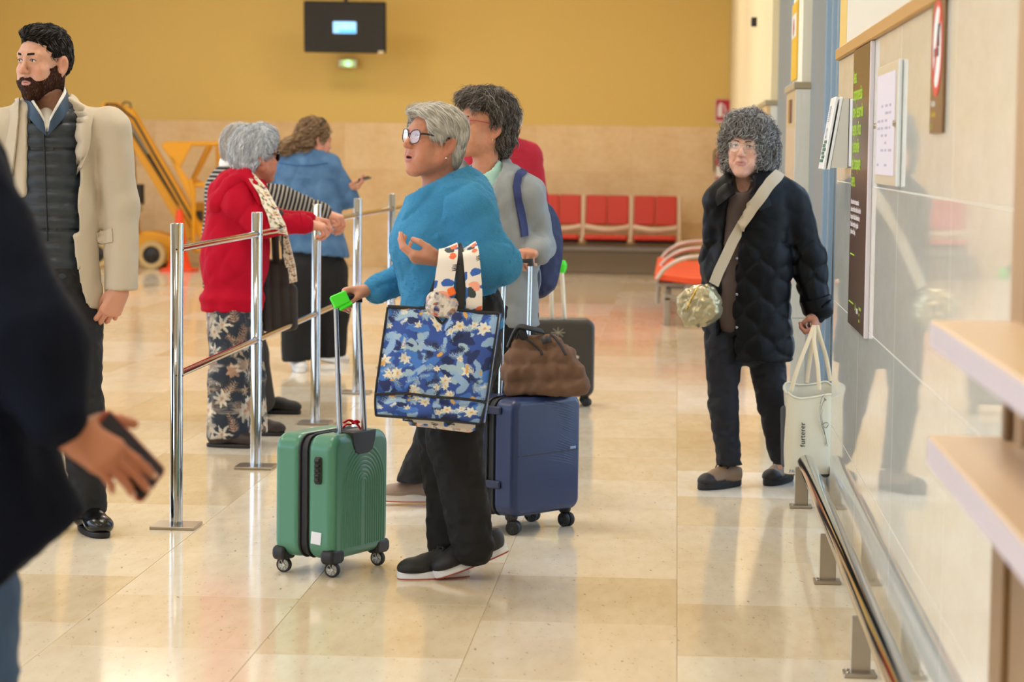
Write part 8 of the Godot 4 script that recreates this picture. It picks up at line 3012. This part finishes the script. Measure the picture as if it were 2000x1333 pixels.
# ---- woman in a black quilted jacket
func person_black() -> void:
	var D := 10.7
	var P := func(x: float, y: float, off := 0.0) -> Vector3: return at(x, y, D + off)
	var who := person("woman with grey curly hair in black quilted jacket looking at the viewer", P.call(1460, 950))
	var mb := Mb.new()
	var hx := Transform3D(frame(dirv(-0.30, -0.02, 0.95), dirv(0.06, 1, 0)) * Basis.from_scale(Vector3(0.98, 1.04, 1.02)), P.call(1458, 296))
	var ho := {"skin": "d2a28c", "lips": "ad7268", "blush": "c4836f", "neck": 0.05, "old": 1.0, "fat": -0.001, "neck_to": Vector3(0, -0.17, -0.03), "iris": "2c2320", "gaze": Vector3(0.12, 0.0, 1), "brow": "4a403a", "brow_w": 0.003, "brow_y": -0.002, "cell": 0.0028}
	add_head(mb, hx, ho)
	torso_core(mb, [P.call(1465, 400), P.call(1462, 520), P.call(1460, 640)], [0.12, 0.13, 0.14], [[[P.call(1460, 345), P.call(1465, 400)], [0.05, 0.06]], [[P.call(1548, 400), P.call(1583, 500), P.call(1597, 610, -0.02)], [0.05, 0.045, 0.032]], [[P.call(1398, 405), P.call(1392, 520, 0.03), P.call(1395, 620, 0.02)], [0.05, 0.045, 0.03]], [[P.call(1414, 680, -0.03), P.call(1412, 790, -0.04), P.call(1424, 925, -0.01)], [0.07, 0.06, 0.04]], [[P.call(1494, 680, 0.03), P.call(1510, 790, 0.02), P.call(1525, 910, 0.03)], [0.07, 0.06, 0.04]]])
	add_hand(mb, hand_frame(P.call(1598, 604, -0.03), dirv(-0.15, -1, 0.1), dirv(-0.85, 0.0, -0.4), true, 0.98), true, {"skin": "a9745c", "blush": "a9604c", "curl": [[60, 65, 35], [62, 68, 36], [64, 70, 38], [66, 70, 38]], "thumb": [Vector3(0.016, 0.02, 0.006), Vector3(0.034, 0.046, 0.024), Vector3(0.030, 0.066, 0.042), Vector3(0.014, 0.078, 0.052)]})
	part("body", mb.mesh(), M.skin, who)
	add_face_parts(who, hx, ho)
	# big curly hair
	var s := Sdf.new()
	s.ell(Vector3(0, 0.056, -0.03), Vector3(0.104, 0.100, 0.115), 0.0)
	s.ell(Vector3(0.052, -0.020, -0.03), Vector3(0.068, 0.105, 0.085), 0.04)
	s.ell(Vector3(-0.050, -0.005, -0.03), Vector3(0.052, 0.09, 0.08), 0.04)
	s.ell(Vector3(0, 0.105, 0.045), Vector3(0.082, 0.045, 0.06), 0.03)
	s.cut_ell(Vector3(0, -0.012, 0.10), Vector3(0.064, 0.092, 0.09), 0.012)
	s.cut_ell(Vector3(0, -0.085, 0.05), Vector3(0.062, 0.06, 0.09), 0.012)
	var hn := noise(28.0, 49, 2)
	s.disp = func(p: Vector3) -> float: return -0.014 * hn.get_noise_3dv(p)
	s.build(0.006)
	part("hair", hair_mesh(s, hx, func(p: Vector3) -> Vector3: return Vector3(p.x * 3.0 + sin(p.y * 70.0) * 0.7, -1, 0.3 * sin(p.x * 80.0)), {"tones": ["7e7872", "918b85", "a8a29b", "5e5954", "bdb8b0", "75695f"], "count": 5200, "len": 0.06, "rad": 0.0012, "lift": 0.022, "curl": 0.0080, "wild": 0.5, "seg": 15, "seed": 8, "fringe": 0.06}), M.hair, who)
	spectacles(who, hx, {"mat": mat("d8c49a", 0.2, 0.9), "lens": glass("e8e4e0", 0.06), "w": 0.024, "h": 0.021, "t": 0.0009, "arm": 1.3})
	# brown top under the jacket
	var z := dirv(-0.25, 0, 1)
	s = Sdf.new()
	s.cap(P.call(1445, 390), P.call(1440, 560), 0.105, 0.115, 0.04, 1.15, z)
	s.cap(P.call(1440, 560), P.call(1440, 620), 0.115, 0.12, 0.04, 1.15, z)
	s.cap(P.call(1452, 350, -0.02), P.call(1448, 390, -0.01), 0.05, 0.08, 0.03)
	s.cut_cap(P.call(1452, 290), P.call(1447, 360, -0.05), 0.056, 0.05, 0.01)
	s.build(0.009)
	mb = Mb.new()
	s.emit(mb)
	part("top", mb.mesh(), cloth(mat("4a3a33", 0.7), 60.0, 0.3), who)
	# quilted jacket
	s = Sdf.new()
	s.cap(P.call(1468, 400), P.call(1462, 520), 0.175, 0.175, 0.05, 1.3, z)
	s.cap(P.call(1462, 520), P.call(1463, 720), 0.175, 0.195, 0.05, 1.3, z)
	s.cap(P.call(1408, 388), P.call(1536, 384), 0.066, 0.066, 0.05)
	chain(s, [P.call(1543, 395), P.call(1576, 500, 0.02), P.call(1597, 602, -0.02)], [0.082, 0.076, 0.062], 0.03)
	chain(s, [P.call(1404, 398), P.call(1399, 520, 0.05), P.call(1402, 640, 0.03)], [0.068, 0.066, 0.060], 0.03)
	# collar
	s.cut_cap(P.call(1458, 280, -0.01), P.call(1455, 362, -0.02), 0.075, 0.066, 0.01)
	s.cut_cap(P.call(1450, 360, -0.10), P.call(1430, 430, -0.13), 0.045, 0.045, 0.006, 0.5, z)
	s.cut_cap(P.call(1430, 430, -0.13), P.call(1418, 560, -0.13), 0.045, 0.036, 0.006, 0.5, z)
	s.cut_cap(P.call(1418, 560, -0.13), P.call(1410, 760, -0.13), 0.036, 0.05, 0.006, 0.5, z)
	s.keep_below(P.call(1470, 702), Vector3(0.0, -1, 0), 0.008)
	var ox: float = P.call(1460, 500).x; var oz: float = P.call(1460, 500).z
	var n := noise(1.0, 97, 2)
	var y0: float = P.call(1460, 470).y
	s.disp = func(p: Vector3) -> float:
		# onion quilting: two families of waves meet in points
		var u := (p.x - ox + (p.z - oz) * 0.35) / 0.066; var v := p.y / 0.155
		var c := cos(TAU * v)
		c = signf(c) * pow(absf(c), 0.8)
		var w := 1.0
		var f0 := int(floor(u))
		for i in range(f0 - 1, f0 + 3): w = minf(w, absf(u - (i + (0.46 if posmod(i, 2) == 0 else -0.46) * c)))
		var q := -0.013 * sqrt(clampf(w * 1.4, 0.0, 1.0)) + 0.008
		if p.y > y0: q *= 0.3
		return q + 0.007 * n.get_noise_3d(p.x * 10.0, p.y * 7.0, p.z * 10.0)
	s.build(0.0068)
	mb = Mb.new()
	s.emit(mb)
	var jm := mat("0a0a0b", 0.45, 0.0, 0.25)
	var jk := part("jacket", mb.mesh(), jm, who)
	var js := s
	# turned-down collar in two halves
	for e in [[[[1510, 338, 0.02], [1500, 350, -0.06], [1478, 372, -0.12], [1462, 386, -0.135]], [[1524, 352, 0.03], [1524, 372, -0.06], [1508, 400, -0.125], [1484, 412, -0.15]]], [[[1430, 340, 0.02], [1428, 352, -0.05], [1432, 368, -0.10], [1436, 378, -0.12]], [[1414, 352, 0.03], [1404, 368, -0.05], [1398, 388, -0.10], [1402, 404, -0.125]]]]:
		var la := []; var lb := []
		for q in e[0]: la.append(P.call(q[0], q[1], q[2]))
		for q in e[1]: lb.append(P.call(q[0], q[1], q[2]))
		la = smooth_path(la, 4); lb = smooth_path(lb, 4)
		var cr := []
		for i in la.size():
			var r := []
			for k in 5: r.append((la[i] as Vector3).lerp(lb[i], k / 4.0) + dirv(0, 0.3, 1) * (0.012 * sin(k / 4.0 * PI)))
			cr.append(r)
		mb = Mb.new()
		mb.grid(cr, 0.006)
		part("collar", mb.mesh(), jm, jk)
	for q in [[1446, 400], [1441, 505], [1440, 575], [1440, 640]]:
		var h := surf(s, q[0], q[1], 0.003)
		if h == Vector3.INF: continue
		mb = Mb.new()
		mb.ball(h, Vector3.ONE * 0.007)
		part("snap_button", mb.mesh(), mat("8b8b8e", 0.25, 0.9), jk)
	part("pocket_flap", patch(s, [[1455, 428], [1457, 440], [1458, 448]], [[1516, 428], [1516, 438], [1517, 446]], 0.004, 0.006), jm, jk)
	part("chest_pocket", patch(s, [[1457, 448], [1458, 480], [1466, 502]], [[1516, 446], [1513, 478], [1500, 504]], 0.001, 0.005), jm, jk)
	mb = Mb.new()
	mb.tube([P.call(1592, 583, -0.02), P.call(1598, 606, -0.02)], [0.068, 0.066], 20, false)
	part("cuff", mb.mesh(), jm, jk)
	mb = Mb.new()
	mb.tube([P.call(1606, 600, -0.09), P.call(1616, 593, -0.08), P.call(1622, 586, -0.07)], [0.012, 0.012, 0.006], 6, true, 0.4)
	part("cuff_tab", mb.mesh(), jm, jk)
	# trousers
	s = Sdf.new()
	s.cap(P.call(1460, 630), P.call(1458, 660), 0.14, 0.12, 0.04, 1.2, z)
	chain(s, [P.call(1413, 680, -0.03), P.call(1412, 790, -0.04), P.call(1424, 905, -0.02)], [0.080, 0.062, 0.054], 0.02)
	chain(s, [P.call(1494, 680, 0.03), P.call(1510, 790, 0.02), P.call(1524, 885, 0.03)], [0.084, 0.066, 0.052], 0.02)
	s.keep_below(P.call(1424, 908), Vector3(0.0, -1, 0))
	s.disp = folds(0.008, Vector3(10, 14, 10), 57)
	s.build(0.0095)
	mb = Mb.new()
	s.emit(mb)
	part("trousers", mb.mesh(), cloth(mat("0e0d14", 0.85), 60.0, 0.3), who)
	var f1 := onfloor(1420, 952)
	shoe(who, Vector3(f1.x, 0, f1.z), dirv(-0.72, 0, 0.68), 0.255, {"upper": "7d6248", "trim": "171412", "sole": "121110", "sole_h": 0.036, "lace": "0f0e0e"})
	var f2 := onfloor(1530, 942)
	shoe(who, Vector3(f2.x, 0, f2.z), dirv(-0.5, 0, 0.85), 0.255, {"upper": "7d6248", "trim": "171412", "sole": "121110", "sole_h": 0.036, "lace": "0f0e0e"})
	# cross-body bag
	var bc: Vector3 = P.call(1366, 598, -0.16)
	var bag := thing("crossbody_bag", "small metallic gold quilted crossbody bag on a long strap", "bag", bc)
	s = Sdf.new()
	var bb := frame(dirv(-0.35, 0.1, 0.9)) * Basis(Vector3(0, 0, 1), 0.35)
	s.ell(bc, Vector3(0.092, 0.088, 0.06), 0.0, bb)
	s.rbox(bc, Vector3(0.058, 0.05, 0.028), 0.02, 0.03, bb)
	s.disp = func(p: Vector3) -> float:
		var q: Vector3 = bb.transposed() * (p - bc)
		return -0.006 * sqrt(absf(sin((q.x + q.y) * 48.0) * sin((q.x - q.y) * 48.0))) + 0.003 + 0.006 * n.get_noise_3dv(q * 30.0)
	s.build(0.005)
	mb = Mb.new()
	s.emit(mb)
	part("pouch", mb.mesh(), mat("a89b78", 0.3, 0.55), bag)
	mb = Mb.new()
	var zl := []
	for i in 12:
		var h := surf(s, lerpf(1341, 1362, i / 11.0), lerpf(604, 562, i / 11.0), 0.002)
		if h != Vector3.INF: zl.append(h)
	if zl.size() > 2: mb.tube(zl, [0.004], 5)
	part("zip", mb.mesh(), mat("c9a04a", 0.25, 0.9), bag)
	mb = Mb.new()
	var path := densify([[1517, 344], [1500, 362], [1478, 395], [1452, 435], [1432, 470], [1416, 505], [1404, 530], [1394, 556]], 5)
	var rows := []
	var last := Vector3.INF
	for i in path.size():
		var r := []
		for k in 5:
			var q := Vector2(0.86, 0.5) * ((k - 2) * 5.2)
			var h := surf(js, path[i][0] + q.x, path[i][1] + q.y, 0.024)
			var ref := D - lerpf(0.06, 0.19, float(i) / path.size())
			var g := at(path[i][0] + q.x, path[i][1] + q.y, ref)
			if h == Vector3.INF or h.dot(Fh) > ref + 0.02 or i > path.size() * 0.45: h = g
			r.append(h)
		rows.append(r)
	mb.grid(rows, 0.004)
	part("strap", mb.mesh(), mat("a8977c", 0.6), bag)
